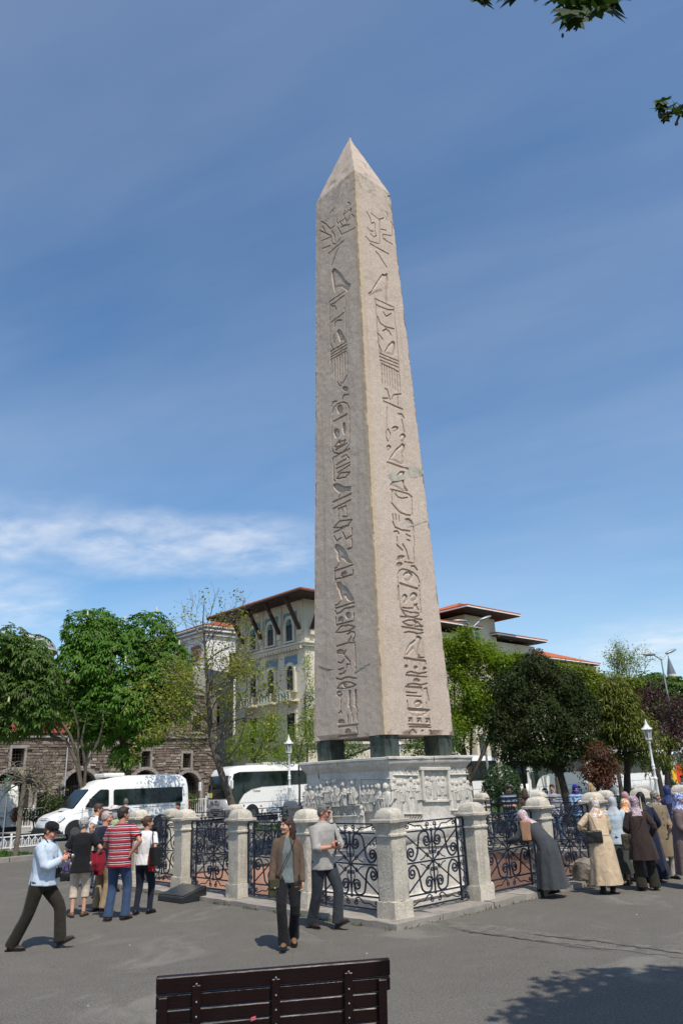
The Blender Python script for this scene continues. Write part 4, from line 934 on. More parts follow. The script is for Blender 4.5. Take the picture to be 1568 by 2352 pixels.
# ------------------------------------------------------------------ buildings along the street
def xyz(u, v, z): p = uv(u, v); return np.array([p[0], p[1], z])
M_RUBBLE = None
def rubble_mat(name, a_, b_, c_):
    t = NT(name); co = t.coord(); at = t.n('ShaderNodeAttribute', attribute_name='rnd'); oi = t.n('ShaderNodeObjectInfo')
    r_ = t.math('FRACT', t.math('ADD', at.outputs['Fac'], t.math('MULTIPLY', oi.outputs['Random'], 3.7)))
    cr = t.n('ShaderNodeValToRGB'); t.l(r_, cr.inputs[0]); el = cr.color_ramp.elements; el[0].color = c4(a_); el[1].color = c4(c_); e = el.new(0.55); e.color = c4(b_)
    c = t.mix(t.rng(t.noise(co, 0.35, 5, 0.65, 0.4), 0.38, 0.66, 0, 0.6), cr.outputs[0], (0.13, 0.105, 0.085))
    c = t.mix(t.rng(t.noise(co, 9, 4), 0.35, 0.65), t.mix(1.0, c, (0.7, 0.68, 0.66), 'MULTIPLY'), c)
    t.bsdf(c, 0.92, 0, t.bump(t.noise(co, 14, 5, 0.7), 0.6, 0.05), 0.2); return t.m
M_RUBBLE = rubble_mat('rubble_stone', (0.15, 0.11, 0.09), (0.27, 0.215, 0.175), (0.50, 0.44, 0.38))
M_MORTAR = mat('old_mortar', (0.19, 0.155, 0.13), 0.95, 0.3, 1.2, 0.6, 20, fine=0.2)
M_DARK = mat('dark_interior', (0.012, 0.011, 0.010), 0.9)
M_TRIMST = mat('grey_stone_trim', (0.30, 0.265, 0.235), 0.9, 0.2, 2, 0.4, 25, fine=0.2)
M_BARS = mat('rusty_window_bars', (0.045, 0.035, 0.03), 0.7)
wall_u0, wall_u1, wall_v = -6.0, 26.2, 45.0
zg = 0.5
sw = thing('stone_building', 'old rubble stone building with arched doorways and barred windows behind the minibus', 'building', xyz(0, wall_v, zg), YAW)
# local: x = u, y = v - wall_v, z above ground; openings (centre u, half width, spring z, top z) and windows (centre u, half w, z0, z1)
ARCH = [(10.2, 1.25, 1.75, 3.0), (15.0, 1.25, 1.7, 2.95), (20.0, 1.2, 1.6, 2.85), (23.7, 1.05, 1.5, 2.6), (5.0, 1.2, 1.75, 3.0), (0.0, 1.2, 1.75, 3.0), (-4.2, 1.2, 1.75, 3.0)]
WIN = [(10.45, .42, 3.25, 4.45), (15.0, .42, 3.25, 4.45), (19.95, .38, 3.05, 4.2), (23.5, .36, 2.95, 4.0), (5.2, .42, 3.25, 4.45), (0.2, .42, 3.25, 4.45), (12.35, .38, 0.1, 1.6)]
WIN2 = [(20.8, .45, 5.75, 6.95), (17.0, .45, 5.75, 6.95), (8.0, .45, 5.75, 6.95), (24.6, .4, 5.7, 6.9), (3.5, .45, 5.75, 6.95)]
def in_open(x0, x1, z0, z1, wins, arches):
    for c_, h_, a_, b_ in wins:
        if x1 > c_ - h_ - .02 and x0 < c_ + h_ + .02 and z1 > a_ - .02 and z0 < b_ + .02: return True
    for c_, h_, s_, t_ in arches:
        for xx in (x0, (x0 + x1)/2, x1):
            if abs(xx - c_) < h_ + .22:
                lim = s_ + (t_ - s_ + .2)*math.sqrt(max(0, 1 - ((xx - c_)/(h_ + .24))**2))
                if z0 < lim: return True
    return False
def wall_with_openings(root, x0, x1, z0, z1, wins, arches, y0, thick, mat_, cell=0.5):
    """solid wall between openings, built as horizontal and vertical strips"""
    xs = sorted(set([x0, x1] + [c_ + s*h_ for c_, h_, *_ in wins for s in (-1, 1)] + [c_ + s*h_*k for c_, h_, *_ in arches for s in (-1, 1) for k in (1, .92, .8, .6, .35, 0.0)])); xs = [x for x in xs if x0 <= x <= x1]
    m = MB()
    for a_, b_ in zip(xs[:-1], xs[1:]):
        if b_ - a_ < 1e-4: continue
        c_ = (a_ + b_)/2; iv = []
        for q, h_, lo, hi in wins:
            if abs(c_ - q) < h_: iv.append((lo, hi))
        for q, h_, s_, t_ in arches:
            if abs(c_ - q) < h_: iv.append((z0 - 1, s_ + (t_ - s_)*math.sqrt(max(0, 1 - ((c_ - q)/h_)**2))))
        iv.sort(); z = z0
        for lo, hi in iv + [(z1, z1)]:
            if lo > z + 1e-3: m.obox(((a_ + b_)/2, y0 + thick/2, (z + min(lo, z1))/2), ((b_ - a_)/2, 0, 0), (0, thick/2, 0), (0, 0, (min(lo, z1) - z)/2))
            z = max(z, hi)
    return m.build('wall', mat_, root)
Z_CORN = 5.2
wall_with_openings(sw, wall_u0, wall_u1, -0.6, Z_CORN, WIN, ARCH, 0.06, 0.8, M_MORTAR)
wall_with_openings(sw, wall_u0, wall_u1, Z_CORN, 8.6, WIN2, [], 0.5, 0.6, M_MORTAR)
m = MB(); m.box(((wall_u0 + wall_u1)/2, 1.3, 4.0), (wall_u1 - wall_u0 - .2, 0.6, 9.0)); m.build('dark_backing', M_DARK, sw)  # backing behind the openings; the dark of the unlit inside is in its colour
m = MB(); m.box((wall_u1 - .3, 4.5, 4.0), (0.6, 9, 8.9)); m.build('end_wall', M_MORTAR, sw)
random.seed(11); stones = []
def lay(x0, x1, z0, z1, wins, arches, y):
    z = z0
    while z < z1 - .08:
        h_ = min(random.uniform(.11, .26), z1 - z); x = x0 + random.uniform(-.3, 0)
        while x < x1:
            l_ = random.uniform(.16, .66); a_, b_ = max(x, x0), min(x + l_, x1)
            if b_ - a_ > .1 and not in_open(a_, b_, z, z + h_, wins, arches): stones.append(((a_ + b_)/2, y, z + h_/2, (b_ - a_)/2 - .014, random.uniform(.05, .13), h_/2 - .013 - random.choice((0, 0, .02))))
            x += l_
        z += h_
lay(6.0, wall_u1, -.55, Z_CORN - .1, WIN, ARCH, 0.06); lay(6.0, wall_u1, Z_CORN + .12, 8.6, WIN2, [], 0.50)
random.shuffle(stones)
vis = sorted(stones, key=lambda s: -s[3]*s[5]); near = vis[:300]; rest = vis[300:]
unit = []
for k in range(4):
    m = MB(); rbox(m, (-1, -1, -1), (1, 1, 1), 2.0, 0.10, 3, k); unit.append(m.mesh('stone', M_RUBBLE))
for i, (x, y, z, a_, b_, c_) in enumerate(near):
    o = obj('stone', unit[i % 4], sw); o.location = (x, y, z); o.scale = (a_, b_, c_)
V = []; Q = []; rr = []; cube = np.array([(x, y, z) for z in (-1, 1) for y in (-1, 1) for x in (-1, 1)], float); cf = np.array([(0, 2, 3, 1), (4, 5, 7, 6), (0, 1, 5, 4), (2, 6, 7, 3), (0, 4, 6, 2), (1, 3, 7, 5)])
for i, (x, y, z, a_, b_, c_) in enumerate(rest): V.append(rough(cube, .06, 1.7, i)*(a_, b_, c_) + (x, y, z)); Q.append(cf + 8*i); rr += [random.random()]*6
o = obj('masonry', fast_mesh('masonry', np.concatenate(V), np.concatenate(Q), M_RUBBLE, rr), sw); o['kind'] = 'stuff'
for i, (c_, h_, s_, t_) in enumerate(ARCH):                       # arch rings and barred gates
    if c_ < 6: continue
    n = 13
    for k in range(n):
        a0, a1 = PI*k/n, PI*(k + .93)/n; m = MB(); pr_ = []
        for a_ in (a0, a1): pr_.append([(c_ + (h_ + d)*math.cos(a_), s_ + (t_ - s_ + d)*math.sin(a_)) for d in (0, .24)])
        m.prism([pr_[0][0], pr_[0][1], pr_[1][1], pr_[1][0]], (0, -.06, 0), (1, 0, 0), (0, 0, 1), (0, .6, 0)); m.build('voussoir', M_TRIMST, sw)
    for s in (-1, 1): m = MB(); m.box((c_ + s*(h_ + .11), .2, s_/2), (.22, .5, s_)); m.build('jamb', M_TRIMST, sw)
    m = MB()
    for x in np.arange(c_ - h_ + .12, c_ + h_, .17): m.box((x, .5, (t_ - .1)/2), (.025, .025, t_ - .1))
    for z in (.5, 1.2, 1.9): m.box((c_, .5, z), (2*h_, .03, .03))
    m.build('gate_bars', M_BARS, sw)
for wins, y in ((WIN, .06), (WIN2, .5)):
    for c_, h_, z0, z1 in wins:
        if c_ < 6: continue
        f = MB(); f.box((c_, y - .02, z0 - .09), (2*h_ + .36, .24, .17)); f = f.build('window_sill', M_TRIMST, sw)
        for s in (-1, 1): m = MB(); m.box((c_ + s*(h_ + .08), y - .01, (z0 + z1)/2), (.16, .2, z1 - z0)); m.build('window_jamb', M_TRIMST, sw)
        m = MB(); m.box((c_, y - .01, z1 + .11), (2*h_ + .34, .2, .2)); m.build('lintel', M_TRIMST, sw)
        for x in np.linspace(c_ - h_ + .1, c_ + h_ - .1, 4): m = MB(); m.box((x, y + .12, (z0 + z1)/2), (.022, .022, z1 - z0)); m.build('window_bar', M_BARS, sw)
        for z in np.linspace(z0 + .15, z1 - .15, 5): m = MB(); m.box((c_, y + .12, z), (2*h_, .02, .02)); m.build('window_bar', M_BARS, sw)
for z, y in ((Z_CORN, 0.0), (8.6, .42)): m = MB(); m.box(((6 + wall_u1)/2, y + .1, z), (wall_u1 - 6, .55, .14)); m.build('cornice', M_TRIMST, sw, bevel=.03)
m = MB(); m.box(((wall_u0 + wall_u1)/2, 5, 8.8), (wall_u1 - wall_u0, 9.2, .3)); m.build('roof', M_MORTAR, sw)
M_REDW = mat('red_limewash', (0.33, 0.085, 0.055), 0.9, 0.15, 1.5, 0.2, 30)
m = MB(); m.box((11.7, .3, 6.15), (5.2, .5, 1.3)); m.build('red_parapet', M_REDW, sw)
m = MB(); m.box((11.7, .25, 6.85), (5.4, .7, .12)); m.build('coping', M_TRIMST, sw)
m = MB(); m.tube([(13.8, -.12, 5.9), (13.8, -.12, 0.1)], .055, 8); m.build('drainpipe', mat('zinc_pipe', (0.42, 0.43, 0.44), 0.5, metal=.3), sw, smooth=60)
# annexe on the right end, cut back, darker
# ---- domed hall, far behind
M_LEAD = mat('lead_sheet', (0.33, 0.335, 0.34), 0.6, 0.15, 1.0, 0.2, 8)
M_BRICKF = mat('far_brick_band', (0.28, 0.19, 0.145), 0.9, 0.25, 1.0, 0.5, 8, fine=.2)
dh = thing('domed_hall', 'distant domed hall with grey lead dome beyond the left chestnut trees', 'building', xyz(17.6, 64.5, 0), YAW)
m = MB(); m.lathe([(2.3, 0), (2.3, 14.6), (2.55, 14.7), (2.55, 14.9)], 12); m.build('drum', M_BRICKF, dh)
m = MB(); m.lathe([(2.6, 14.86)] + [(2.4*math.cos(t), 14.9 + 1.55*math.sin(t)) for t in np.linspace(0.1, 1.5, 9)], 24); d_ = m.build('dome', M_LEAD, dh, smooth=60)
for k in range(12):
    a_ = 2*PI*k/12; m = MB(); m.tube([((2.42*math.cos(t))*math.cos(a_), (2.42*math.cos(t))*math.sin(a_), 14.92 + 1.55*math.sin(t)) for t in np.linspace(0.1, 1.45, 7)], .04, 4); m.build('rib', M_LEAD, d_)
m = MB(); m.box((0, 4, 6.5), (13, 9, 13)); m.build('wall', M_BRICKF, dh)
m = MB(); m.box((0, 4, 13.1), (13.6, 9.6, .25)); m.build('eaves', M_TRIMST, dh)
# ---- house with dark eaves that shows above the large chestnut
M_EAVE = mat('dark_brown_eaves', (0.045, 0.028, 0.022), 0.75, 0.2, 3)
ho = thing('tall_house', 'house whose dark flat eaves show just above the large chestnut tree', 'house', xyz(24.0, 61.5, 0), YAW)
m = MB(); m.box((0, 2, 8.8), (2.4, 3.4, 17.6)); m.build('wall', M_BRICKF, ho)
m = MB(); m.box((0, 2, 17.95), (3.2, 4.4, .18)); m.build('eaves', M_EAVE, ho); m = MB(); m.box((0, 2, 18.12), (2.9, 4.1, .1)); m.build('roof', M_LEAD, ho)

# ---- red tiled roofs, windows with pointed arches
def tile_mat():
    t = NT('red_roof_tiles'); co = t.coord(); c = t.mix(t.rng(t.noise(co, 2.5, 5, 0.7), 0.3, 0.7), (0.30, 0.075, 0.035), (0.52, 0.16, 0.075))
    c = t.mix(t.rng(t.noise(co, 0.7, 4), 0.55, 0.7, 0, .5), c, (0.25, 0.14, 0.09)); t.bsdf(c, 0.85, 0, t.bump(t.noise(co, 12, 3), 0.4, 0.05), 0.25); return t.m
M_TILE = tile_mat()
def tiled_slope(root, a_, b_, c_, d_, name='roof'):
    """slope a-b at the eaves, d-c at the ridge (triangle if c = d), with rows of barrel tiles"""
    a_, b_, c_, d_ = map(lambda q: np.asarray(q, float), (a_, b_, c_, d_)); n = max(4, int(np.linalg.norm(b_ - a_)/.28)); nn = nrm(np.cross(b_ - a_, d_ - a_)); nn = nn if nn[2] > 0 else -nn
    V = []; k = 4*n
    for i in range(k + 1):
        t = i/k; hgt = .055*abs(math.sin(PI*i/4)); lo, hi = a_ + (b_ - a_)*t, d_ + (c_ - d_)*t; V += [lo + nn*hgt, hi + nn*hgt]
    m = MB(); Fc = [(2*i, 2*i + 2, 2*i + 3, 2*i + 1) for i in range(k)]; m.add(V, Fc); return m.build(name, M_TILE, root, smooth=50)
def hip_roof(root, x0, x1, y0, y1, z, rise, over=1.6, soffit=M_EAVE, fascia=None, ridge=None):
    x0 -= over; x1 += over; y0 -= over; y1 += over; w_ = min(x1 - x0, y1 - y0)/2
    if x1 - x0 >= y1 - y0: r0, r1 = (x0 + w_, (y0 + y1)/2), (x1 - w_, (y0 + y1)/2)
    else: r0, r1 = ((x0 + x1)/2, y0 + w_), ((x0 + x1)/2, y1 - w_)
    zt = z + rise; A, B, C_, D = (x0, y0, z + .16), (x1, y0, z + .16), (x1, y1, z + .16), (x0, y1, z + .16); R0, R1 = r0 + (zt,), r1 + (zt,)
    if x1 - x0 >= y1 - y0:
        tiled_slope(root, A, B, R1, R0); tiled_slope(root, C_, D, R0, R1); tiled_slope(root, D, A, R0, R0); tiled_slope(root, B, C_, R1, R1)
    else:
        tiled_slope(root, A, B, R0, R0); tiled_slope(root, C_, D, R1, R1); tiled_slope(root, D, A, R0, R1); tiled_slope(root, B, C_, R1, R0)
    m = MB(); m.box(((x0 + x1)/2, (y0 + y1)/2, z + .0), (x1 - x0 - .12, y1 - y0 - .12, .12)); m.build('soffit', soffit, root)
    fm = fascia or soffit
    for c_, s in ((((x0 + x1)/2, y0, z + .07), (x1 - x0, .10, .12)), (((x0 + x1)/2, y1, z + .07), (x1 - x0, .10, .12)), ((x0, (y0 + y1)/2, z + .07), (.10, y1 - y0 - .1, .12)), ((x1, (y0 + y1)/2, z + .07), (.10, y1 - y0 - .1, .12))):
        m = MB(); m.box((c_[0], c_[1], c_[2] + .125), (s[0] + .02, s[1] + .02, .125)); m.build('tile_edge', M_TILE, root)
        m = MB(); m.box(c_, s); m.build('gutter', fm, root)
def pointed(c_, h_, z0, z1, n=6):
    """pointed arch outline: centre, half width, sill, apex"""
    sp = z1 - h_*1.35; P = [(c_ - h_, z0), (c_ + h_, z0)]
    for i in range(n + 1): t = i/n; P.append((c_ + h_*math.cos(t*PI/2)**0.75 if t < 1 else c_, sp + (z1 - sp)*math.sin(t*PI/2)))
    for i in range(n - 1, -1, -1): t = i/n; P.append((c_ - h_*math.cos(t*PI/2)**0.75, sp + (z1 - sp)*math.sin(t*PI/2)))
    return P
M_CREAM = mat('cream_limestone', (0.62, 0.56, 0.44), 0.85, 0.10, 0.7, 0.15, 18, fine=.06, dirt=((0.38, 0.33, 0.24), 0.5))
M_BLUET = print_mat('blue_tiles', [(0.05, 0.09, 0.18), (0.08, 0.17, 0.26), (0.15, 0.24, 0.28), (0.05, 0.11, 0.23), (0.30, 0.33, 0.32)], 7.0, 0.35)
M_TURQ = print_mat('turquoise_tiles', [(0.05, 0.16, 0.19), (0.08, 0.23, 0.26), (0.14, 0.28, 0.30), (0.06, 0.18, 0.23)], 6.0, 0.35)
M_WGL = glass_mat('window_glass', (0.02, 0.022, 0.025), 0.08)
M_WFR = mat('window_frame_dark', (0.05, 0.038, 0.03), 0.6)
def arch_window(root, o_, ax, out_, c_, h_, z0, z1, tiles, frame=.22, tz=None, tile_kind='spandrel'):
    """pointed window in a wall: o_ wall origin, ax along the wall, out_ outwards"""
    o_, ax, out_ = map(lambda q: np.asarray(q, float), (o_, ax, out_)); up = vec(0, 0, 1)
    w_ = MB(); w_.prism(pointed(c_, h_, z0, z1), o_ - out_*.02, ax, up, out_*.05); wo = w_.build('window', M_WGL, root)
    P = pointed(c_, h_, z0, z1); Qo = pointed(c_, h_ + frame, z0 - .02, z1 + frame*1.25); n = len(P)
    m = MB()
    for i in range(n):
        if i == 0: continue
        j = (i + 1) % n
        m.prism([P[i], Qo[i], Qo[j], P[j]], o_ - out_*.02, ax, up, out_*.20)
    m.build('surround', M_CREAM, wo)
    m = MB(); t_ = o_ + out_*.05
    m.prism([(c_ - .03, z0), (c_ + .03, z0), (c_ + .03, z1 - .05), (c_ - .03, z1 - .05)], o_ + out_*.03, ax, up, out_*.04); m.build('mullion', M_WFR, wo)
    for zz_ in np.linspace(z0 + .5, z1 - h_*1.3, 3): m = MB(); m.prism([(c_ - h_, zz_ - .025), (c_ + h_, zz_ - .025), (c_ + h_, zz_ + .025), (c_ - h_, zz_ + .025)], o_ + out_*.03, ax, up, out_*.035); m.build('glazing_bar', M_WFR, wo)
    m = MB(); m.prism([(c_ - h_ - .3, z0 - .14), (c_ + h_ + .3, z0 - .14), (c_ + h_ + .3, z0), (c_ - h_ - .3, z0)], o_, ax, up, out_*.28); m.build('sill', M_CREAM, wo)
    if tile_kind == 'spandrel':
        zs = z1 - h_*1.0; zt = z1 + .55
        m = MB(); m.prism([(c_ - h_ - .42, zs), (c_ - h_ - .42, zt), (c_ + h_ + .42, zt), (c_ + h_ + .42, zs)], o_ - out_*.02, ax, up, out_*.06); m.build('tile_panel', tiles, wo)
    else:
        m = MB(); m.prism([(c_ - h_ - .36, z1 + .05), (c_ - h_ - .36, z1 + .78), (c_ + h_ + .36, z1 + .78), (c_ + h_ + .36, z1 + .05)], o_ - out_*.02, ax, up, out_*.06); m.build('tile_panel', tiles, wo)
        for k in range(7): m = MB(); x = c_ - h_ - .3 + k*(2*h_ + .6)/6; m.prism([(x - .06, z1 + .82), (x + .06, z1 + .82), (x + .06, z1 + 1.02), (x - .06, z1 + 1.02)], o_, ax, up, out_*.14); m.build('dentil', M_CREAM, wo)
cb = thing('cream_building', 'cream stone building with blue tiles, pointed windows and wide bracketed eaves', 'building', xyz(29.5, 37.4, 0), YAW)
CL, CD = 12.0, 9.7                                        # length along the street, depth of the flank
m = MB(); m.box((CL/2, CD/2, 8.1), (CL, CD, 16.2)); m.build('wall', M_CREAM, cb)
m = MB(); m.box((CL/2, CD/2, 12.62), (CL + .7, CD + .7, .16)); m.build('cornice', M_CREAM, cb)
m = MB(); m.box((CL/2, CD/2, 12.42), (CL + .45, CD + .45, .22)); m.build('cornice', M_CREAM, cb)
for k in range(26): m = MB(); m.box((-.24, .2 + k*CD/26, 12.24), (.28, .17, .2)); m.build('dentil', M_CREAM, cb)
m = MB(); m.box((CL/2, CD/2, 4.9), (CL + .5, CD + .5, .3)); m.build('string_course', M_CREAM, cb)
flank = dict(o_=(0, 0, 0), ax=(0, 1, 0), out_=(-1, 0, 0)); street = dict(o_=(0, 0, 0), ax=(1, 0, 0), out_=(0, -1, 0))
for c_ in (1.85, 4.4, 6.9): arch_window(cb, c_=c_, h_=.46, z0=12.95, z1=14.8, tiles=M_TURQ, **flank); arch_window(cb, c_=c_, h_=.46, z0=8.95, z1=10.95, tiles=M_BLUET, tile_kind='panel', **flank)
for c_ in (2.2, 5.2, 8.2): arch_window(cb, c_=c_, h_=.46, z0=12.95, z1=14.8, tiles=M_TURQ, **street); arch_window(cb, c_=c_, h_=.46, z0=8.95, z1=10.95, tiles=M_BLUET, tile_kind='panel', **street)
for y in (1.85, 4.4, 6.9):                                  # small balconies and rectangular windows below
    b_ = MB(); b_.box((-.45, y, 8.15), (.9, 1.9, .18)); b_ = b_.build('balcony', M_CREAM, cb)
    m = MB(); m.box((-.82, y, 8.86), (.10, 1.8, .10)); m.build('handrail', M_CREAM, b_)
    for k in range(5): m = MB(); m.box((-.82, y - .78 + k*.39, 8.52), (.09, .10, .60)); m.build('baluster', M_CREAM, b_)
    m = MB(); m.box((-.80, y, 8.5), (.04, 1.6, .42)); m.build('tile_panel', M_TURQ, b_)
    w_ = MB(); w_.box((-.02, y, 6.2), (.08, 1.0, 2.0)); w_ = w_.build('window', M_WGL, cb)
    m = MB(); m.box((-.05, y, 7.32), (.22, 1.5, .25)); m.build('lintel', M_CREAM, w_); m = MB(); m.box((-.04, y, 6.2), (.06, .07, 2.0)); m.build('mullion', M_WFR, w_)
    for s in (-1, 1): m = MB(); m.box((-.04, y + s*.6, 6.2), (.16, .2, 2.0)); m.build('jamb', M_CREAM, w_)
for y in (.35, 3.12, 5.65, 8.2, 9.4): m = MB(); m.box((-.06, y, 14.35), (.14, .35, 3.3)); m.build('pilaster', M_CREAM, cb)
M_BRACK = mat('oxblood_timber', (0.055, 0.022, 0.018), 0.6, 0.2, 4)
def bracket(root, p, q, w_=.22):
    m = MB(); p, q = np.asarray(p, float), np.asarray(q, float); t = nrm(q - p); s = nrm(np.cross(t, (0, 0, 1))); m.obox((p + q)/2, (q - p)/2, s*w_/2, np.cross(s, t)*w_*.62); m.build('bracket', M_BRACK, root)
for y in (.45, 3.1, 5.65, 8.3): bracket(cb, (-.12, y, 13.6), (-1.55, y, 16.1)); m = MB(); m.box((-.16, y, 13.45), (.34, .4, .4)); m.build('corbel', M_CREAM, cb)
for x in (.6, 3.7, 6.7): bracket(cb, (x, -.12, 13.6), (x, -1.55, 16.1)); m = MB(); m.box((x, -.16, 13.45), (.4, .34, .4)); m.build('corbel', M_CREAM, cb)
hip_roof(cb, 0, CL, 0, CD, 16.25, 2.3, 1.9)
# grey link building between the cream and the white one
lk = thing('grey_link_building', 'plain grey building set back between the white block and the cream building', 'building', xyz(27.2, 50.5, 0), YAW)
M_GREYW = mat('grey_render', (0.30, 0.30, 0.305), 0.9, .1, 1); m = MB(); m.box((2.2, 3, 6.0), (4.4, 6, 12.0)); m.build('wall', M_GREYW, lk)
m = MB(); m.lathe([(2.2, 12.0)] + [(2.2*math.cos(t), 12 + .8*math.sin(t)) for t in np.linspace(.1, 1.5, 6)], 16, (2.2, 3, 0)); m.build('roof', M_GREYW, lk, smooth=60)
for z in (4, 8): m = MB(); m.box((2.4, -.02, z), (.9, .08, 1.7)); m.build('window', M_WGL, lk)
# white block with red roof further back
M_WHITEW = mat('white_render', (0.72, 0.71, 0.69), 0.88, .06, .8, dirt=((0.52, 0.50, 0.46), .4)); M_PINKW = mat('brick_red_trim', (0.30, 0.13, 0.09), 0.85)
wb_ = thing('white_block', 'white rendered block with red tiled roof and tall brick-framed windows', 'building', xyz(31.4, 55.0, 0), YAW)
m = MB(); m.box((4, 5, 8.4), (8, 10, 16.8)); m.build('wall', M_WHITEW, wb_)
for z in (16.3, 16.7): m = MB(); m.box((4, 5, z), (8.5 + (z - 16.3), 10.5 + (z - 16.3), .16)); m.build('cornice', M_WHITEW, wb_)
for y in (1.8, 4.6, 7.6):
    w_ = MB(); w_.box((-.03, y, 13.7), (.1, 1.0, 2.5)); w_ = w_.build('window', M_WGL, wb_)
    for s in (-1, 1): m = MB(); m.box((-.05, y + s*.65, 13.7), (.18, .3, 2.9)); m.build('jamb', M_PINKW, w_)
    m = MB(); m.box((-.05, y, 15.25), (.2, 1.7, .25)); m.build('lintel', M_PINKW, w_)
    for k in (-.3, 0, .3): m = MB(); m.box((-.09, y, 13.7 + k*2.2), (.04, 1.0, .06)); m.build('glazing_bar', M_WHITEW, w_)
for x in (3.2, 6.0): w_ = MB(); w_.box((x, -.03, 13.6), (.9, .1, 2.2)); w_.build('window', M_WGL, wb_)
hip_roof(wb_, 0, 8, 0, 10, 17.0, 1.7, .5, M_WHITEW)
# long building on the right: a taller pavilion with a steep tiled roof and lower wings
rb = thing('tiled_pavilion_building', 'stone building with stepped red tiled roofs rising above the trees right of the obelisk', 'building', xyz(50.5, 38.0, 0), YAW)
m = MB(); m.box((3.1, 3.0, 8.7), (5.0, 6.0, 17.4)); m.build('tower_wall', M_CREAM, rb); hip_roof(rb, .6, 5.6, 0, 6.0, 17.6, 1.7, 2.0, M_EAVE, M_WHITEW)
m = MB(); m.box((9.5, 4.0, 7.6), (7.5, 7.0, 15.2)); m.build('wing_wall', M_CREAM, rb); hip_roof(rb, 6.2, 12.4, .8, 7.0, 15.6, 1.5, 1.6, M_EAVE, M_WHITEW)
m = MB(); m.box((-4.0, 4.0, 7.7), (8, 7, 15.4)); m.build('wing_wall', M_CREAM, rb); hip_roof(rb, -8, 0.4, .6, 7.0, 15.9, 1.5, 1.6, M_EAVE, M_WHITEW)
m = MB(); m.box((24, 9.0, 7.4), (20, 9, 14.8)); m.build('long_wing_wall', M_CREAM, rb); hip_roof(rb, 13.5, 31.5, 5.0, 13.0, 14.9, 2.2, 1.4, M_EAVE, M_WHITEW)
for x, z in ((2.2, 14.6), (4.2, 13.6)): m = MB(); m.box((x, -.04, z), (1.0, .1, 2.2)); w_ = m.build('window', M_BLUET, rb); m = MB(); m.box((x, -.06, z - .2), (.6, .12, 1.6)); m.build('pane', M_WGL, w_)
for k in range(5):
    for z in (12.6, 8.5): m = MB(); m.box((7.2 + k*1.3, .46, z), (.7, .1, 1.8)); w_ = m.build('window', M_WGL, rb); m = MB(); m.box((7.2 + k*1.3, .42, z + 1.0), (1.0, .12, .2)); m.build('lintel', M_CREAM, w_)
for z in (4.5, 8.5): 
    for k in range(3): m = MB(); m.box((1.4 + 1.7*k, -.04, z), (.8, .1, 2)); w_ = m.build('window', M_WGL, rb); m = MB(); m.box((1.4 + 1.7*k, -.05, z + 1.15), (1.1, .12, .22)); m.build('lintel', M_CREAM, w_)
# minaret far right
mn = atY(1541, 1549, 400.0)
mi_ = thing('minaret', 'distant minaret with pointed grey lead cap beyond the right trees', 'minaret', (mn[0], mn[1], 0))
zt = mn[2]; m = MB(); m.lathe([(2.0, 0), (2.0, zt - 3), (2.25, zt - 2.6), (2.25, zt)], 16); m.build('shaft', mat('minaret_stone', (0.62, 0.58, 0.52), .85), mi_, smooth=40)
m = MB(); m.lathe([(2.2, zt), (2.2, zt + .3), (1.5, zt + 3.4), (.7, zt + 7), (.18, zt + 9.0), (.1, zt + 9.2)], 16); m.build('cap', mat('slate_lead', (0.13, 0.145, 0.165), .6), mi_, smooth=50)
m = MB(); m.lathe([(.1, zt + 9.1), (.4, zt + 9.6), (.12, zt + 10.1), (.3, zt + 10.5), (.08, zt + 10.9), (.05, zt + 12)], 8); m.build('finial', mat('gilt', (0.45, 0.25, 0.12), .4, metal=.8), mi_, smooth=50)
# low far masses that close the horizon behind the trees
random.seed(5)
for k, (u_, v_, w_, d_, h_, c_, lab) in enumerate([(85, 60, 26, 12, 11, (0.50, 0.46, 0.40), 'pale distant house seen between the right trees'), (112, 52, 20, 12, 9, (0.42, 0.33, 0.27), 'brownish distant house behind the coaches'),
        (-16, 62, 18, 10, 10, (0.46, 0.41, 0.35), 'beige distant house behind the left chestnut'), (140, 70, 30, 14, 12, (0.52, 0.48, 0.43), 'far pale house near the minaret')]):
    t = thing('far_house', lab, 'house', xyz(u_, v_, 0), YAW); mm = mat('far_render_%d' % k, c_, .9, .1, .5); m = MB(); m.box((w_/2, d_/2, h_/2), (w_, d_, h_)); m.build('wall', mm, t); hip_roof(t, 0, w_, 0, d_, h_, 2.0, .5, M_WHITEW)
    for i in range(int(w_/2.6)):
        for z in np.arange(2, h_ - 1.4, 3.1): m = MB(); m.box((1.4 + i*2.5, -.03, z), (1.0, .1, 1.5)); wv = m.build('window', M_WGL, t); m = MB(); m.box((1.4 + i*2.5, -.05, z - .82), (1.3, .16, .1)); m.build('sill', M_WHITEW, wv)

# ------------------------------------------------------------------ vehicles (local x from front to rear, y from the near side away, z up)
M_WPAINT = mat('white_car_paint', (0.80, 0.80, 0.79), 0.28, 0.03, 0.8, coat=0.4, spec=0.5)
M_WPAINT2 = mat('off_white_car_paint', (0.74, 0.73, 0.69), 0.30, 0.03, 0.8, coat=0.4, spec=0.5)
M_SILV = mat('silver_car_paint', (0.42, 0.43, 0.44), 0.32, 0.05, 1, metal=.3, coat=.3)
M_GLASS = glass_mat('vehicle_glass', (0.010, 0.017, 0.015), 0.05)
M_BLKPL = mat('black_plastic', (0.018, 0.018, 0.019), 0.55, 0.2, 5)
M_TYRE = mat('tyre_rubber', (0.016, 0.016, 0.016), 0.85, 0.2, 10)
M_RIM = mat('steel_rim', (0.12, 0.12, 0.125), 0.45, 0.1, 6, metal=.6)
M_CHROME = mat('chrome', (0.62, 0.62, 0.63), 0.18, 0.02, 2, metal=.9)
M_LAMPGL = mat('headlamp_lens', (0.55, 0.57, 0.58), 0.12, 0.15, 14, spec=.6, coat=.6)
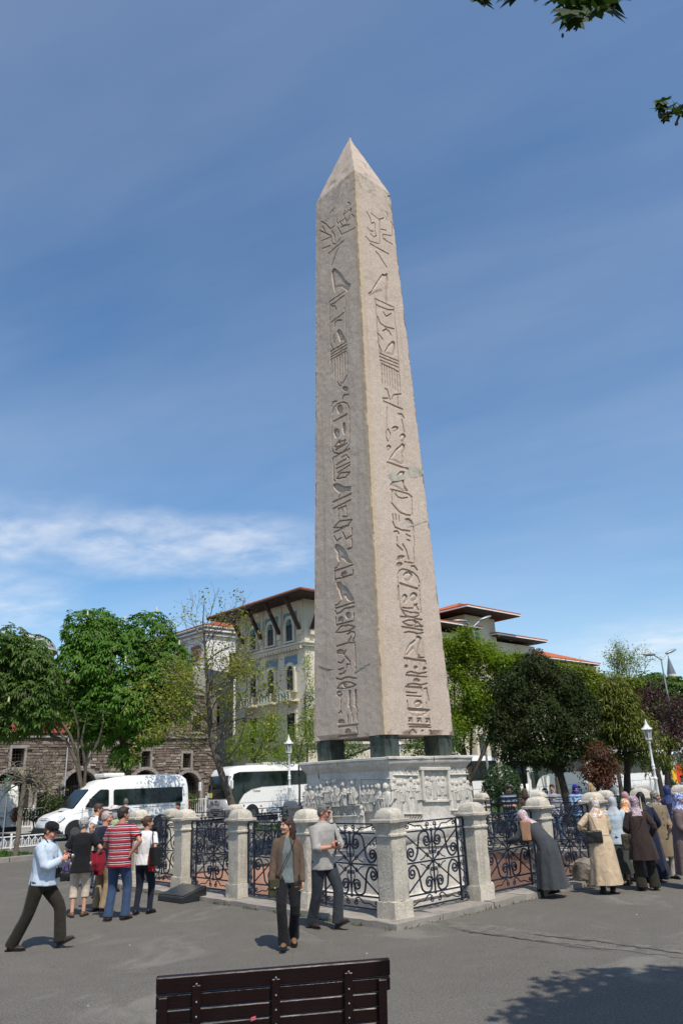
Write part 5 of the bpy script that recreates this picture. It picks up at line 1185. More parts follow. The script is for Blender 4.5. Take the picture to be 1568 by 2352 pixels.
M_REDL = mat('red_lamp_lens', (0.36, 0.012, 0.012), 0.2, 0.15, 12, coat=.5)
M_ORGL = mat('orange_lamp_lens', (0.55, 0.13, 0.015), 0.2, 0.15, 12, coat=.5)
M_SEAM = mat('panel_gap', (0.10, 0.10, 0.10), 0.8)
M_PRINT = mat('dark_lettering', (0.05, 0.05, 0.055), 0.6)
M_SEAT = mat('coach_seat', (0.16, 0.10, 0.06), 0.8)
def wheel(root, x, y, r=.34, w_=.24, side=-1):
    t = MB(); n = 24; th = np.arange(n)*2*PI/n; rings = []
    for rr, yy in ((r*.62, 0), (r*.93, -.005), (r, .03), (r, w_ - .03), (r*.93, w_), (r*.62, w_)): rings.append(np.stack([x + rr*np.cos(th), np.full(n, y + yy), r + rr*np.sin(th)], 1))
    t.loft(rings); wo = t.build('wheel', M_TYRE, root, smooth=40)
    m = MB(); rings = []
    for rr, yy in ((r*.63, -.012), (r*.58, -.016), (r*.50, .02), (r*.20, .015), (r*.14, -.02), (r*.02, -.022)): rings.append(np.stack([x + rr*np.cos(th), np.full(n, y + yy), r + rr*np.sin(th)], 1))
    m.loft(rings); m.build('rim', M_RIM, wo, smooth=40)
def arch_disc(root, x, y, r, zc, w_=.02):
    P = [(x + r*math.cos(a_), zc + r*math.sin(a_)) for a_ in np.linspace(-.25, PI + .25, 18)]
    m = MB(); m.prism(P, (0, y - w_, 0), (1, 0, 0), (0, 0, 1), (0, w_ + .02, 0)); m.build('wheel_arch', M_BLKPL, root)
    o = MB(); Q = [(x + (r + .045)*math.cos(a_), zc + (r + .045)*math.sin(a_)) for a_ in np.linspace(-.2, PI + .2, 18)]; P = [(x + r*math.cos(a_), zc + r*math.sin(a_)) for a_ in np.linspace(-.2, PI + .2, 18)]
    for i in range(17): o.prism([P[i], Q[i], Q[i + 1], P[i + 1]], (0, y - w_ - .012, 0), (1, 0, 0), (0, 0, 1), (0, .02, 0))
    return o
def side_panel(root, name, poly, y, mat_, th=.02, yt=None, zref=None):
    """flat panel on the near side; y at zref[0], yt at zref[1] (the side leans in)"""
    if yt is None: yt, zref = y, (0, 1)
    sl = (yt - y)/(zref[1] - zref[0]); o_ = vec(0, y - sl*zref[0], 0)
    m = MB(); m.prism(poly, o_ - (0, th*.6, 0), (1, 0, 0), (0, sl, 1), (0, th, 0)); return m.build(name, mat_, root)
def rounded(P, r, n=3):
    o = []; k = len(P)
    for i in range(k):
        p, a_, b_ = np.array(P[i], float), np.array(P[i - 1], float), np.array(P[(i + 1) % k], float)
        u_, v_ = a_ - p, b_ - p; ru = min(r, np.linalg.norm(u_)*.45); rv = min(r, np.linalg.norm(v_)*.45); s, e = p + nrm(u_)*ru, p + nrm(v_)*rv
        for t in np.linspace(0, 1, n + 1): o.append(tuple((1 - t)**2*s + 2*t*(1 - t)*p + t*t*e))
    return o
def body_loft(root, st, W, mat_, name='body', rake=()):
    """st: (x, z bottom, z top, half width low, half width at the roof, roundness)"""
    rings = []; yc = W/2
    for i_, (x, zb, zt, wl, wr, rd) in enumerate(st):
        rk = rake[i_] if i_ < len(rake) else 0.0
        H_ = zt - zb; zs = zb + H_*.45; P = [(-wl*.93, zb), (-wl, zb + min(.12, H_*.2)), (-wl, zs), (-(wl*.4 + wr*.6), zb + H_*.80), (-wr, zt - rd), (-(wr - rd*.35), zt - rd*.3), (-(wr - rd), zt), (-(wr - rd)*.5, zt + rd*.12)]
        P = P + [(-a_, z) for a_, z in P[::-1]]; rings.append([(x + rk*max(z - 1.25, 0), yc + a_, z) for a_, z in P])
    m = MB(); m.loft(rings); return m.build(name, mat_, root, smooth=28)
# ---- minibus with a long bonnet nose
vb = on_ground(113, 35.3)
van = thing('minibus', 'white high-roof minibus with dark side windows parked facing left', 'minibus', vb, YAW); van.scale = (1.07, 1, 1)
VW = 1.99
VST = [(0.02, .42, .80, .70, .62, .10), (.10, .34, .98, .86, .74, .12), (.30, .30, 1.10, .94, .80, .14), (.62, .30, 1.19, .98, .84, .14), (.98, .30, 1.30, .99, .86, .14), (1.30, .30, 1.68, .99, .84, .14), (1.62, .30, 2.04, .99, .82, .16), (1.85, .30, 2.25, .99, .82, .20), (2.2, .30, 2.46, .99, .82, .24),
       (2.8, .30, 2.60, .99, .82, .26), (3.6, .30, 2.66, .99, .83, .26), (5.6, .30, 2.66, .99, .83, .26), (6.25, .31, 2.63, .985, .82, .26), (6.45, .36, 2.50, .96, .80, .26), (6.50, .5, 2.35, .93, .78, .2)]
body_loft(van, VST, VW, M_WPAINT)
sd = dict(yt=.092, zref=(1.36, 2.19))
side_panel(van, 'side_window', rounded([(2.72, 1.36), (6.15, 1.36), (6.15, 2.07), (2.72, 2.07)], .10), -.008, M_GLASS, **sd)
side_panel(van, 'door_window', rounded([(1.42, 1.36), (2.50, 1.36), (2.50, 2.08), (2.10, 2.10), (1.74, 1.80)], .07), -.008, M_GLASS, **sd)
for x in (3.75, 4.9): side_panel(van, 'window_divider', [(x, 1.37), (x + .05, 1.37), (x + .05, 2.06), (x, 2.06)], -.016, M_BLKPL, **sd)
m = MB(); m.add([(1.02, VW/2 - .80, 1.34), (1.02, VW/2 + .80, 1.34), (1.66, VW/2 + .70, 2.10), (1.66, VW/2 - .70, 2.10), (1.00, VW/2 - .80, 1.37), (1.00, VW/2 + .80, 1.37), (1.63, VW/2 + .70, 2.13), (1.63, VW/2 - .70, 2.13)], [(4, 7, 6, 5), (0, 1, 5, 4), (3, 7, 4, 0), (1, 2, 6, 5), (2, 3, 7, 6)]); m.build('windscreen', M_GLASS, van)
m = MB(); m.obox((1.0, VW/2 - .3, 1.36), (.02, .45, .02), (.015, 0, 0), (0, .0, .012)); m.build('wiper', M_BLKPL, van)
m = MB(); m.prism(rounded([(-.46, .62), (.46, .62), (.40, .98), (-.40, .98)], .08), (.05, VW/2, 0), (0, 1, 0), (.10, 0, 1), (-.06, 0, 0)); gr = m.build('grille', M_BLKPL, van)
for z in (.72, .82, .92): m = MB(); m.box((.06, VW/2, z), (.05, .78, .014)); m.build('grille_bar', M_CHROME, gr)
th = np.linspace(0, 2*PI, 25)[:-1]; cz = vec(.04, VW/2, .84)
m = MB(); m.tube([cz + vec(0, .085*math.cos(a_), .085*math.sin(a_)) for a_ in np.linspace(0, 2*PI, 21)], .011, 6); m.build('round_emblem', M_CHROME, gr, smooth=60)
for a_ in (PI/2, PI/2 + 2*PI/3, PI/2 + 4*PI/3): m = MB(); m.tube([cz, cz + vec(0, .085*math.cos(a_), .085*math.sin(a_))], [.014, .006], 6); m.build('emblem_spoke', M_CHROME, gr)
for y, nm in ((.10, 'headlight'), (VW - .10, 'headlight')):
    s = 1 if y < 1 else -1
    m = MB(); m.add([(.16, y + s*.26, .78), (.13, y + s*.30, .98), (.55, y - s*.0, 1.10), (.62, y - s*.085, 1.02), (.40, y - s*.075, .82), (.22, y + s*.22, .79)], [(0, 1, 2, 3, 4), (0, 4, 5)]); o = m.build(nm, M_LAMPGL, van); sm_ = o.modifiers.new('s', 'SOLIDIFY'); sm_.thickness = .03; sm_.offset = 0
m = MB(); m.obox((.30, VW/2, .44), (.33, 0, 0), (0, .94, 0), (0, 0, .14)); m.build('bumper', M_BLKPL, van, bevel=.06, seg=2)
side_panel(van, 'sill_strip', [(1.5, .30), (4.6, .30), (4.6, .44), (1.5, .44)], -.004, M_BLKPL)
for x, zz_ in ((1.06, None), (5.05, None)): arch_disc(van, x, 0, .46, .40).build('arch_trim', M_WPAINT, van); wheel(van, x, -.03, .345, .24)
for x in (1.32, 2.60, 4.15): side_panel(van, 'panel_gap', [(x, .5), (x + .014, .5), (x + .014, 1.33), (x, 1.33)], -.002, M_SEAM, .012)
side_panel(van, 'panel_gap', [(.9, 1.22), (6.3, 1.22), (6.3, 1.232), (.9, 1.232)], -.001, M_SEAM, .010)
m = MB(); m.obox((1.62, -.20, 1.52), (.06, .02, 0), (-.03, .09, 0), (0, 0, .20)); m.build('mirror', M_BLKPL, van, bevel=.03, seg=2)
m = MB(); m.tube([(1.62, -.02, 1.42), (1.62, -.16, 1.48)], .03, 6); m.build('mirror_arm', M_BLKPL, van)
m = MB(); m.obox((2.9, VW/2, 2.72), (.5, 0, 0), (0, .55, 0), (0, 0, .09)); m.build('roof_air_unit', M_WPAINT, van, bevel=.06, seg=2)
m = MB(); m.box((.72, VW/2 - .32, 1.235), (.26, .34, .012)); m.build('bonnet_vent', M_BLKPL, van); m = MB(); m.box((6.49, .14, 1.1), (.06, .16, .7)); m.build('tail_light', M_REDL, van)
# ---- end of a second van at the left edge
lb = on_ground(36, 41.0); L2 = 5.6
lv = thing('delivery_van', 'white van at the left edge showing its red tail light', 'van', lb - np.r_[AR*L2, 0], YAW)
body_loft(lv, [(0.0, .5, .9, .8, .7, .1), (.3, .3, 1.1, .95, .8, .14), (1.0, .3, 1.3, .99, .86, .14), (1.8, .3, 2.2, .99, .82, .2), (2.5, .3, 2.5, .99, .84, .22), (5.2, .3, 2.55, .99, .86, .22), (5.55, .32, 2.48, .97, .86, .2), (5.6, .5, 2.30, .95, .84, .15)], VW, M_WPAINT2)
side_panel(lv, 'tail_light', [(5.36, .72), (5.58, .72), (5.58, 1.42), (5.40, 1.42)], -.012, M_REDL, .05)
side_panel(lv, 'bumper', [(4.3, .26), (5.63, .26), (5.63, .50), (4.3, .50)], -.012, M_BLKPL, .05)
for x in (3.3, 5.0): side_panel(lv, 'panel_gap', [(x, .5), (x + .014, .5), (x + .014, 2.1), (x, 2.1)], -.003, M_SEAM, .02, .092, (1.36, 2.19))
side_panel(lv, 'panel_gap', [(2, 1.16), (5.4, 1.16), (5.4, 1.175), (2, 1.175)], -.003, M_SEAM, .012); side_panel(lv, 'panel_gap', [(2, 1.98), (5.4, 1.98), (5.4, 1.992), (2, 1.992)], .0, M_SEAM, .02, .092, (1.36, 2.19))
for x in (1.0, 4.4): arch_disc(lv, x, 0, .45, .38); wheel(lv, x, -.03, .34, .24)
side_panel(lv, 'door_window', rounded([(1.5, 1.4), (2.4, 1.4), (2.4, 2.0), (1.95, 2.0)], .07), -.008, M_GLASS, yt=.092, zref=(1.36, 2.19))
text_mesh('TURIZM', .22, M_PRINT, lv, 'lettering', (4.55, -.016, .90), [[1, 0, 0], [0, 0, -1], [0, 1, 0]], .003, .25)
# ---- coaches
def coach(root, L, W, H, paint, sweep=True, lower=None, nose='front'):
    hw_ = W/2
    st = [(0.0, .40, H - .62, hw_*.84, hw_*.80, .12), (.06, .32, H - .42, hw_*.93, hw_*.86, .16), (.25, .30, H - .20, hw_*.99, hw_*.90, .2), (.8, .30, H - .05, hw_, hw_*.92, .2), (2.0, .30, H, hw_, hw_*.93, .2), (L - .6, .30, H, hw_, hw_*.93, .2), (L - .1, .34, H - .1, hw_*.98, hw_*.92, .2), (L, .45, H - .3, hw_*.94, hw_*.9, .15)]
    body_loft(root, st, W, paint, 'body', (.10, .09, .06, .03))
    zt = H - .38; kw = dict(yt=hw_*.042 - .012, zref=(.3 + .45*(H - .3), .3 + .8*(H - .3)))
    if sweep: P = [(.16, .98), (.62, .98), (.78, 1.22), (1.05, 1.52), (1.6, 1.76), (2.4, 1.88), (L - .35, 1.95), (L - .35, zt), (.75, zt), (.36, zt - .1), (.26, zt - .45)]
    else: P = rounded([(.45, 1.62), (L - .35, 1.62), (L - .35, zt), (.45, zt)], .12)
    side_panel(root, 'side_window', P, -.012, M_GLASS, **kw)
    for x in np.arange(2.3, L - .8, 1.45): side_panel(root, 'window_divider', [(x, 1.96 if sweep else 1.65), (x + .06, 1.96 if sweep else 1.65), (x + .06, zt - .03), (x, zt - .03)], -.020, M_BLKPL, **kw)
    # windscreen and nose
    zb_ = 1.32; ws = MB(); n = 7; F1, F2 = [], []
    for i in range(n):
        t = -1 + 2*i/(n - 1); yy = hw_ + t*hw_*.90; bow = .10*t*t - .10; F1.append((-.02 + bow, yy*.94 + hw_*.06, zb_)); F2.append((.1*(H - 1.75) - .02 + bow, hw_ + t*hw_*.80, H - .56))
    ws.add(F1 + F2, [(i, i + n, i + n + 1, i + 1) for i in range(n - 1)]); o = ws.build('windscreen', M_GLASS, root, smooth=60); s_ = o.modifiers.new('s', 'SOLIDIFY'); s_.thickness = .07; s_.offset = 0
    lo_ = MB(); F1, F2 = [], []
    for i in range(n):
        t = -1 + 2*i/(n - 1); bow = .10*t*t - .10; F1.append((-.03 + bow, hw_ + t*hw_*.88, .34)); F2.append((-.035 + bow, hw_ + t*hw_*.90, 1.26))
    lo_.add(F1 + F2, [(i, i + n, i + n + 1, i + 1) for i in range(n - 1)]); o = lo_.build('nose_panel', lower or paint, root, smooth=60); s_ = o.modifiers.new('s', 'SOLIDIFY'); s_.thickness = .06; s_.offset = 0
    m = MB(); m.prism([(-.42, .74), (.42, .74), (.40, .55), (.30, .42), (0, .37), (-.30, .42), (-.40, .55)], (-.15, hw_, 0), (0, 1, 0), (0, 0, 1), (-.03, 0, 0)); g_ = m.build('grille', M_BLKPL, root)
    for z in (.48, .58, .67): m = MB(); m.box((-.19, hw_, z), (.02, .66, .018)); m.build('grille_bar', M_SILV, g_)
    m = MB(); m.tube([(-.165, hw_ + x, z) for x, z in ((-.47, .76), (-.43, .52), (-.30, .38), (0, .33), (.30, .38), (.43, .52), (.47, .76))], .022, 6); m.build('grille_surround', M_CHROME, g_, smooth=60)
    for s in (-1, 1):
        hl = MB(); hl.obox((-.07, hw_ + s*hw_*.72, .70), (.03, s*.02, 0), (-.02, .17, 0), (0, 0, .08)); hl = hl.build('headlight', M_LAMPGL, root, bevel=.02)
        for k in (-1, 0, 1): m = MB(); m.ell((-.105, hw_ + s*hw_*.72 + k*.10, .70), (.02, .04, .05), 10, 6); m.build('lens', M_CHROME, hl, smooth=60)
    for x in (1.62, L - 2.1): arch_disc(root, x, 0, .50, .44).build('arch_trim', paint, root); wheel(root, x, -.02, .42, .26)
    side_panel(root, 'panel_gap', [(.6, 1.02), (L - .3, 1.02), (L - .3, 1.034), (.6, 1.034)], -.003, M_SEAM, .012)
    for x in (2.9, 4.3, 5.7): 
        if x < L - 2.6: side_panel(root, 'panel_gap', [(x, .38), (x + .014, .38), (x + .014, 1.02), (x, 1.02)], -.003, M_SEAM, .012)
    side_panel(root, 'side_marker', [(1.0, .92), (1.12, .92), (1.09, .82), (1.03, .82)], -.004, M_REDL); side_panel(root, 'side_marker', [(2.22, .76), (2.36, .76), (2.36, .84), (2.22, .84)], -.004, M_ORGL)
    m = MB(); m.tube([(.22, .12, H - .62), (-.12, -.02, H - .66), (-.20, -.14, H - .75)], .022, 6); m.build('mirror_arm', M_BLKPL, root, smooth=60)
    m = MB(); m.obox((.10, -.16, H - 1.05), (.05, .0, 0), (0, .10, 0), (0, 0, .24)); m.build('mirror', paint, root, bevel=.04, seg=2)
    m = MB(); m.tube([(.22, W - .12, H - .62), (-.25, W + .10, H - .66), (-.34, W + .22, H - .8)], .025, 6); m.build('mirror_arm', M_BLKPL, root, smooth=60); m = MB(); m.obox((-.33, W + .24, H - 1.1), (.05, .0, 0), (0, .10, 0), (0, 0, .25)); m.build('mirror', paint, root, bevel=.04, seg=2)
    m = MB(); m.obox((L*.55, hw_, H + .07), (L*.16, 0, 0), (0, hw_*.5, 0), (0, 0, .09)); m.build('roof_hatch', paint, root, bevel=.06, seg=2)
    m = MB(); m.obox((L*.32, hw_*.6, H + .07), (L*.10, 0, 0), (0, .05, 0), (0, 0, .03)); m.build('roof_rail', M_SILV, root)
ib = on_ground(525, 46)
c1 = thing('midi_coach', 'white midi coach with grey nose and swept window line behind the lamp post', 'coach', ib, YAW); coach(c1, 7.7, 2.35, 3.12, M_WPAINT, True, M_SILV)
text_mesh('ISUZU', .30, M_PRINT, c1, 'lettering', (-.172, 2.35/2, 1.10), [[0, 0, -1], [-1, 0, 0], [0, 1, 0]], .006, 0, 1.25)
text_mesh('Turkuaz', .17, mat('dull_red_lettering', (0.16, 0.03, 0.035), .6), c1, 'lettering', (1.95, -.02, 1.66), [[1, 0, 0], [0, 0, -1], [0, 1, 0]], .004, .1)
for dx, col_, nm in ((.30, (0.75, 0.66, 0.06), 'dash_card'), (.62, (0.70, 0.72, 0.70), 'dash_card')): m = MB(); m.obox((-.14 + .05*dx, 2.35/2 + .2 + dx, 1.50), (.01, 0, .0), (0, .11, 0), (.012, 0, .13)); m.build(nm, mat('card_%s' % nm + str(dx), col_, .6), c1)
b1p = on_ground(1158, 60.0); L = 8.6
c2 = thing('coach', 'white coach half hidden behind the pedestal and the round clipped bush', 'coach', b1p, YAW)
coach(c2, L, 2.45, 3.35, M_WPAINT, False); c2.scale = (-1, 1, 1)
b2p = on_ground(1222, 56.0)
c3 = thing('coach', 'cream white coach with curved door glass under the dark evergreen', 'coach', b2p, YAW); coach(c3, 8.2, 2.45, 3.3, M_WPAINT2, True)
b3p = on_ground(1530, 70.0)
c4_ = thing('coach', 'long white coach behind the seated man and the right lamp post', 'coach', b3p, YAW); coach(c4_, 12.0, 2.5, 3.3, M_WPAINT, False); c4_.scale = (-1, 1, 1)
b4p = on_ground(1556, 72.0)
c5 = thing('coach', 'white coach at the right edge beyond the bare trunk', 'coach', b4p, YAW); coach(c5, 11.0, 2.5, 3.5, M_WPAINT2, False)

# ------------------------------------------------------------------ street furniture
M_LWHITE = mat('white_cast_iron', (0.72, 0.72, 0.70), 0.45, 0.06, 5, 0.15, 40, dirt=((0.5, 0.48, 0.44), .4))
M_LGLASS = mat('lantern_glass', (0.30, 0.32, 0.31), 0.15, 0.1, 4, spec=.6)
def lamp_post(label, p, side_post=False):
    t = thing('street_lamp', label, 'street lamp', p, 0.3, 'white cast iron street lamps'); t.scale = (.92, .92, .92)
    m = MB(); m.lathe([(.17, 0), (.17, .10), (.14, .16), (.12, .30), (.145, .36), (.145, .42), (.11, .50), (.105, .85), (.13, .90), (.13, .96), (.085, 1.04), (.078, 1.08)], 14); m.build('base', M_LWHITE, t, smooth=35)
    m = MB(); m.lathe([(.075, 1.06), (.068, 1.9), (.085, 1.93), (.10, 1.98), (.085, 2.03), (.062, 2.06), (.058, 2.35), (.082, 2.39), (.062, 2.46), (.082, 2.52), (.052, 2.60), (.045, 3.42), (.065, 3.45), (.08, 3.50), (.04, 3.55), (.05, 3.60)], 14); m.build('post', M_LWHITE, t, smooth=35)
    lan = MB(); lan.lathe([(.09, 3.58), (.15, 3.62), (.15, 3.65)], 6); lan = lan.build('lantern', M_LWHITE, t)
    m = MB(); m.lathe([(.115, 3.65), (.175, 4.02)], 6); m.build('glass', M_LGLASS, lan)
    for k in range(6):
        a_ = 2*PI*k/6; m = MB(); m.tube([(.12*math.cos(a_), .12*math.sin(a_), 3.64), (.185*math.cos(a_), .185*math.sin(a_), 4.04)], .012, 5); m.build('lantern_bar', M_LWHITE, lan)
    m = MB(); m.lathe([(.215, 4.02), (.235, 4.05), (.20, 4.08), (.13, 4.17), (.085, 4.24), (.09, 4.27), (.05, 4.30), (.06, 4.34), (.03, 4.40), (.005, 4.50)], 12); m.build('cap', M_LWHITE, lan, smooth=40)
    for k in range(6): a_ = 2*PI*k/6; m = MB(); m.ell((.225*math.cos(a_), .225*math.sin(a_), 4.09), (.018, .018, .035), 6, 4); m.build('cresting', M_LWHITE, lan)
    if side_post: m = MB(); m.lathe([(.05, 0), (.045, .9), (.06, .95), (.06, 1.0), (.04, 1.05), (.035, 2.0), (.05, 2.05), (.03, 2.1)], 10, (-.22, .05, 0)); m.build('side_post', M_LWHITE, t, smooth=40); m = MB(); m.box((-.11, .02, 2.02), (.3, .05, .05)); m.build('brace', M_LWHITE, t)
    return t
lamp_post('white cast iron street lamp with lantern standing in front of the midi coach', on_ground(666.5, 36))
lamp_post('white cast iron street lamp with twin posts among the trees at right', on_ground(1523, 29), True).scale = (.83, .83, .83)
q = on_ground(924, 42); tl = lamp_post('white street lamp hidden behind the obelisk, a bit showing between the bronze blocks', q)
M_GALV = mat('galvanised_steel', (0.33, 0.35, 0.36), 0.45, 0.1, 3, metal=.5)
def arm_lamp(label, px, ptop, Y, r=.09):
    b_ = on_ground(px[0], Y); top = atY(ptop[0], ptop[1], Y); H_ = top[2] - b_[2]
    t = thing('twin_arm_lamp', label, 'street lamp', b_, 0.35, 'tall twin-arm road lamps')
    m = MB(); m.tube([(0, 0, 0), (0, 0, H_*.5), (0, 0, H_)], [r, r*.8, r*.55], 10); m.build('pole', M_GALV, t, smooth=60)
    for s in (-1, 1):
        m = MB(); m.tube([(0, 0, H_ - .1), (s*.25, 0, H_ + .08), (s*.55, 0, H_ + .2 + .12*(s > 0))], [.05, .045, .04], 8); m.build('arm', M_GALV, t, smooth=60)
        m = MB(); m.ell((s*1.0, 0, H_ + .28 + .25*(s > 0)), (.58, .20, .11), 12, 8, R=[[math.cos(.32*s*(s > 0) + .02), 0, -math.sin(.32*s*(s > 0))], [0, 1, 0], [math.sin(.32*s*(s > 0)), 0, math.cos(.32*s*(s > 0))]]); m.build('lamp_head', M_GALV, t, smooth=60)
arm_lamp('tall grey road lamp with two angled heads at the right edge', (1575, 0), (1531, 1512), 55)
arm_lamp('tall grey road lamp with two heads in front of the tiled pavilion', (1128, 0), (1092, 1436), 52)
# green oval sign on a thin pole
sp_ = on_ground(3, 30.5); t = thing('street_sign', 'small green pointed oval sign on a thin grey pole at the left edge', 'sign', sp_, 0.25)
m = MB(); m.tube([(0, 0, 0), (.0, 0, 2.15)], .025, 8); m.build('pole', M_GALV, t)
P = [(.0, 2.08), (.10, 2.25), (.135, 2.45), (.12, 2.62), (.06, 2.72), (-.06, 2.72), (-.12, 2.62), (-.135, 2.45), (-.10, 2.25)]
m = MB(); m.prism(P, (0, -.03, 0), (1, 0, 0), (0, 0, 1), (0, .02, 0)); m.build('plate', mat('sign_green', (0.012, 0.12, 0.09), .45), t)
m = MB(); m.prism([(-.06, 2.36), (.06, 2.36), (.07, 2.52), (-.07, 2.52)], (0, -.034, 0), (1, 0, 0), (0, 0, 1), (0, .003, 0)); m.build('pictogram', mat('sign_pale_blue', (0.28, 0.36, 0.45), .5), t); m = MB(); m.ell((0, -.033, 2.62), (.03, .004, .035), 10, 6); m.build('emblem', mat('sign_yellow', (0.55, 0.40, 0.05), .5), t)
# white palisade along the pavement behind the vehicles and low white hoop fence by the lawns
def fence_run(name, label, u0, u1, v, h_, pitch, post_every, style, group=None):
    n = int(round((u1 - u0)/post_every))
    for k in range(n):
        a_, b_ = u0 + (u1 - u0)*k/n, u0 + (u1 - u0)*(k + 1)/n; p = uv(a_, v); z = gzuv((a_ + b_)/2, v) + (.10 if style == 'palisade' else .0); Ln = b_ - a_
        t = thing(name, label(k), 'fence', (p[0], p[1], z), YAW, group)
        for x in ((0,) if k else (0,)): m = MB(); m.box((x, 0, h_*.53), (.07, .07, h_*1.06)); m.build('post', M_LWHITE, t); m = MB(); m.ell((x, 0, h_*1.09), (.05, .05, .05), 8, 6); m.build('finial', M_LWHITE, t)
        for z_ in ((.12, h_ - .04) if style == 'palisade' else (.06, h_ - .02)): m = MB(); m.box((Ln/2, 0, z_), (Ln - .07, .04, .04)); m.build('rail', M_LWHITE, t)
        if style == 'palisade':
            for x in np.arange(pitch, Ln - .03, pitch): m = MB(); m.box((x, 0, h_/2 + .04), (.028, .028, h_ - .16)); m.build('picket', M_LWHITE, t)
        else:
            for x in np.arange(pitch*.7, Ln - .05, pitch):
                m = MB(); m.tube([(x + pitch*.42*math.cos(a_), 0, h_*.42 + h_*.34*math.sin(a_)) for a_ in np.linspace(0, 2*PI, 13)], .014, 5); m.build('hoop', M_LWHITE, t)
                m = MB(); m.tube([(x, 0, .08), (x, 0, h_ - .04)], [.012, .026], 5); m.build('spear', M_LWHITE, t)
PO = ['left end', 'second', 'third', 'fourth', 'fifth', 'sixth', 'seventh', 'eighth', 'ninth', 'tenth', 'eleventh', 'twelfth']
fence_run('white_palisade_section', lambda k: 'white steel palisade section before the stone building, %s from the left van' % PO[k], 3.5, 23.5, 39.0, 1.15, .16, 2.0, 'palisade', 'white palisade sections')
fence_run('low_white_fence_section', lambda k: 'low white ornamental lawn fence section, %s one near the minibus front' % PO[k], -3.0, 4.5, 24.2, .48, .26, 1.5, 'hoop', 'low white lawn fence by the minibus')
fence_run('low_white_fence_section', lambda k: 'low white ornamental fence section before the coaches, %s from the midi coach' % PO[k], 16.0, 34.0, 23.6, .5, .28, 1.8, 'hoop', 'low white fence before the midi coach')
fence_run('low_white_fence_section', lambda k: 'low white ornamental fence section behind the evergreen trunk, %s along' % PO[k], 38.0, 74.0, 23.6, .75, .3, 3.0, 'hoop', 'low white fence behind the right trees')
# ------------------------------------------------------------------ bench, plaque, boulders
def bench_mat():
    t = NT('maroon_gloss_paint'); co = t.coord(); c = t.mix(t.rng(t.noise(co, 5, 5), .3, .7), (0.009, 0.003, 0.0034), (0.015, 0.005, 0.0055))
    mp = t.n('ShaderNodeMapping'); t.l(co, mp.inputs[0]); mp.inputs['Scale'].default_value = (2, 30, 30)
    t.bsdf(c, t.rng(t.noise(co, 6, 4), .3, .7, .28, .45), 0, t.bump(t.noise(mp.outputs[0], 4, 4), .25, .01), .3); return t.m
M_BENCH = bench_mat()
# back rail seen from behind; its top edge runs between two measured points at the height of 0.86
def plane_z(px, z): d = ray(*px); t = (z - CH)/d[2]; return CAMP + d*t
A_, B_ = plane_z((359, 2246), .86), plane_z((895, 2203), .86)
dv = B_ - A_; BLn = float(np.linalg.norm(dv)); brz = math.atan2(dv[1], dv[0]); nv_ = vec(-math.sin(brz), math.cos(brz), 0)
bench = thing('park_bench', 'dark maroon slatted park bench seen from behind in the foreground', 'bench', (A_[0], A_[1], 0), brz)
tilt = .20
def bslat(z0, z1, nm, th=.035, x0=0.0, x1=None):
    m = MB(); x1 = BLn if x1 is None else x1; za = (z0 + z1)/2; y = (0.86 - za)*tilt + .02; up = nrm(vec(0, -tilt, 1))
    m.obox(((x0 + x1)/2, y, za), ((x1 - x0)/2, 0, 0), np.cross(up, (1, 0, 0))*th/2, up*(z1 - z0)/2); return m.build(nm, M_BENCH, bench, bevel=.006)
bslat(.758, .862, 'back_slat', .045)
for k, (z0, z1) in enumerate(((.662, .75), (.568, .655), (.474, .561), (.385, .467))): bslat(z0, z1, 'back_slat', .032, .0 + .004*k, BLn - .004*k - (.03 if k else 0))
for x in (.27, BLn*.5, BLn - .30, BLn - .06, .05):
    m = MB(); hgt = .80 if x in (.27, BLn - .30, BLn*.5) else .74; z0 = .02 if x in (.27, BLn - .30) else .39
    for (za, zb_) in ((z0, hgt),):
        ya, yb = (.86 - za)*tilt - .015, (.86 - zb_)*tilt - .015
        m.add([(x - .03, ya - .02, za), (x + .03, ya - .02, za), (x + .03, ya + .02, za), (x - .03, ya + .02, za), (x - .03, yb - .02, zb_), (x + .03, yb - .02, zb_), (x + .03, yb + .02, zb_), (x - .03, yb + .02, zb_)], [(0, 3, 2, 1), (4, 5, 6, 7), (0, 1, 5, 4), (1, 2, 6, 5), (2, 3, 7, 6), (3, 0, 4, 7)])
    m.build('back_support' if z0 > .1 else 'leg', M_BENCH, bench, bevel=.005)
for k in range(5): m = MB(); m.obox((BLn/2 - .02, .20 + .10*k, .42 - .01*k), (BLn/2 - .02, 0, 0), (0, .043, 0), (0, 0, .016)); m.build('seat_slat', M_BENCH, bench, bevel=.006)
for x in (.27, BLn - .30): m = MB(); m.tube([(x, .58, .40), (x, .62, .0)], .03, 8); m.build('leg', M_BENCH, bench); m = MB(); m.box((x, .36, .385), (.05, .6, .04)); m.build('seat_bearer', M_BENCH, bench)
M_SCREW = mat('zinc_screw', (0.4, 0.4, 0.4), .35, metal=.7)
for x in (.27, BLn*.5, BLn - .30):
    for z in (.81, .70, .61, .52): m = MB(); m.ell((x, (.86 - z)*tilt - .038, z), (.007, .005, .007), 6, 4); m.build('screw', M_SCREW, bench)
# scrap of paper stuck in the bench
m = MB(); m.obox((BLn*.405, (0.86 - .56)*tilt - .02, .565), (.016, 0, .004), (0, .010, 0), (0, 0, .009)); tag(m.build('paper_scrap', mat('pink_paper', (0.5, 0.10, 0.14), .7)), 'tiny pink scrap of paper wedged between the bench slats', 'litter')
ps = bpy.data.objects['paper_scrap']; ps.location = bench.location; ps.rotation_euler = bench.rotation_euler
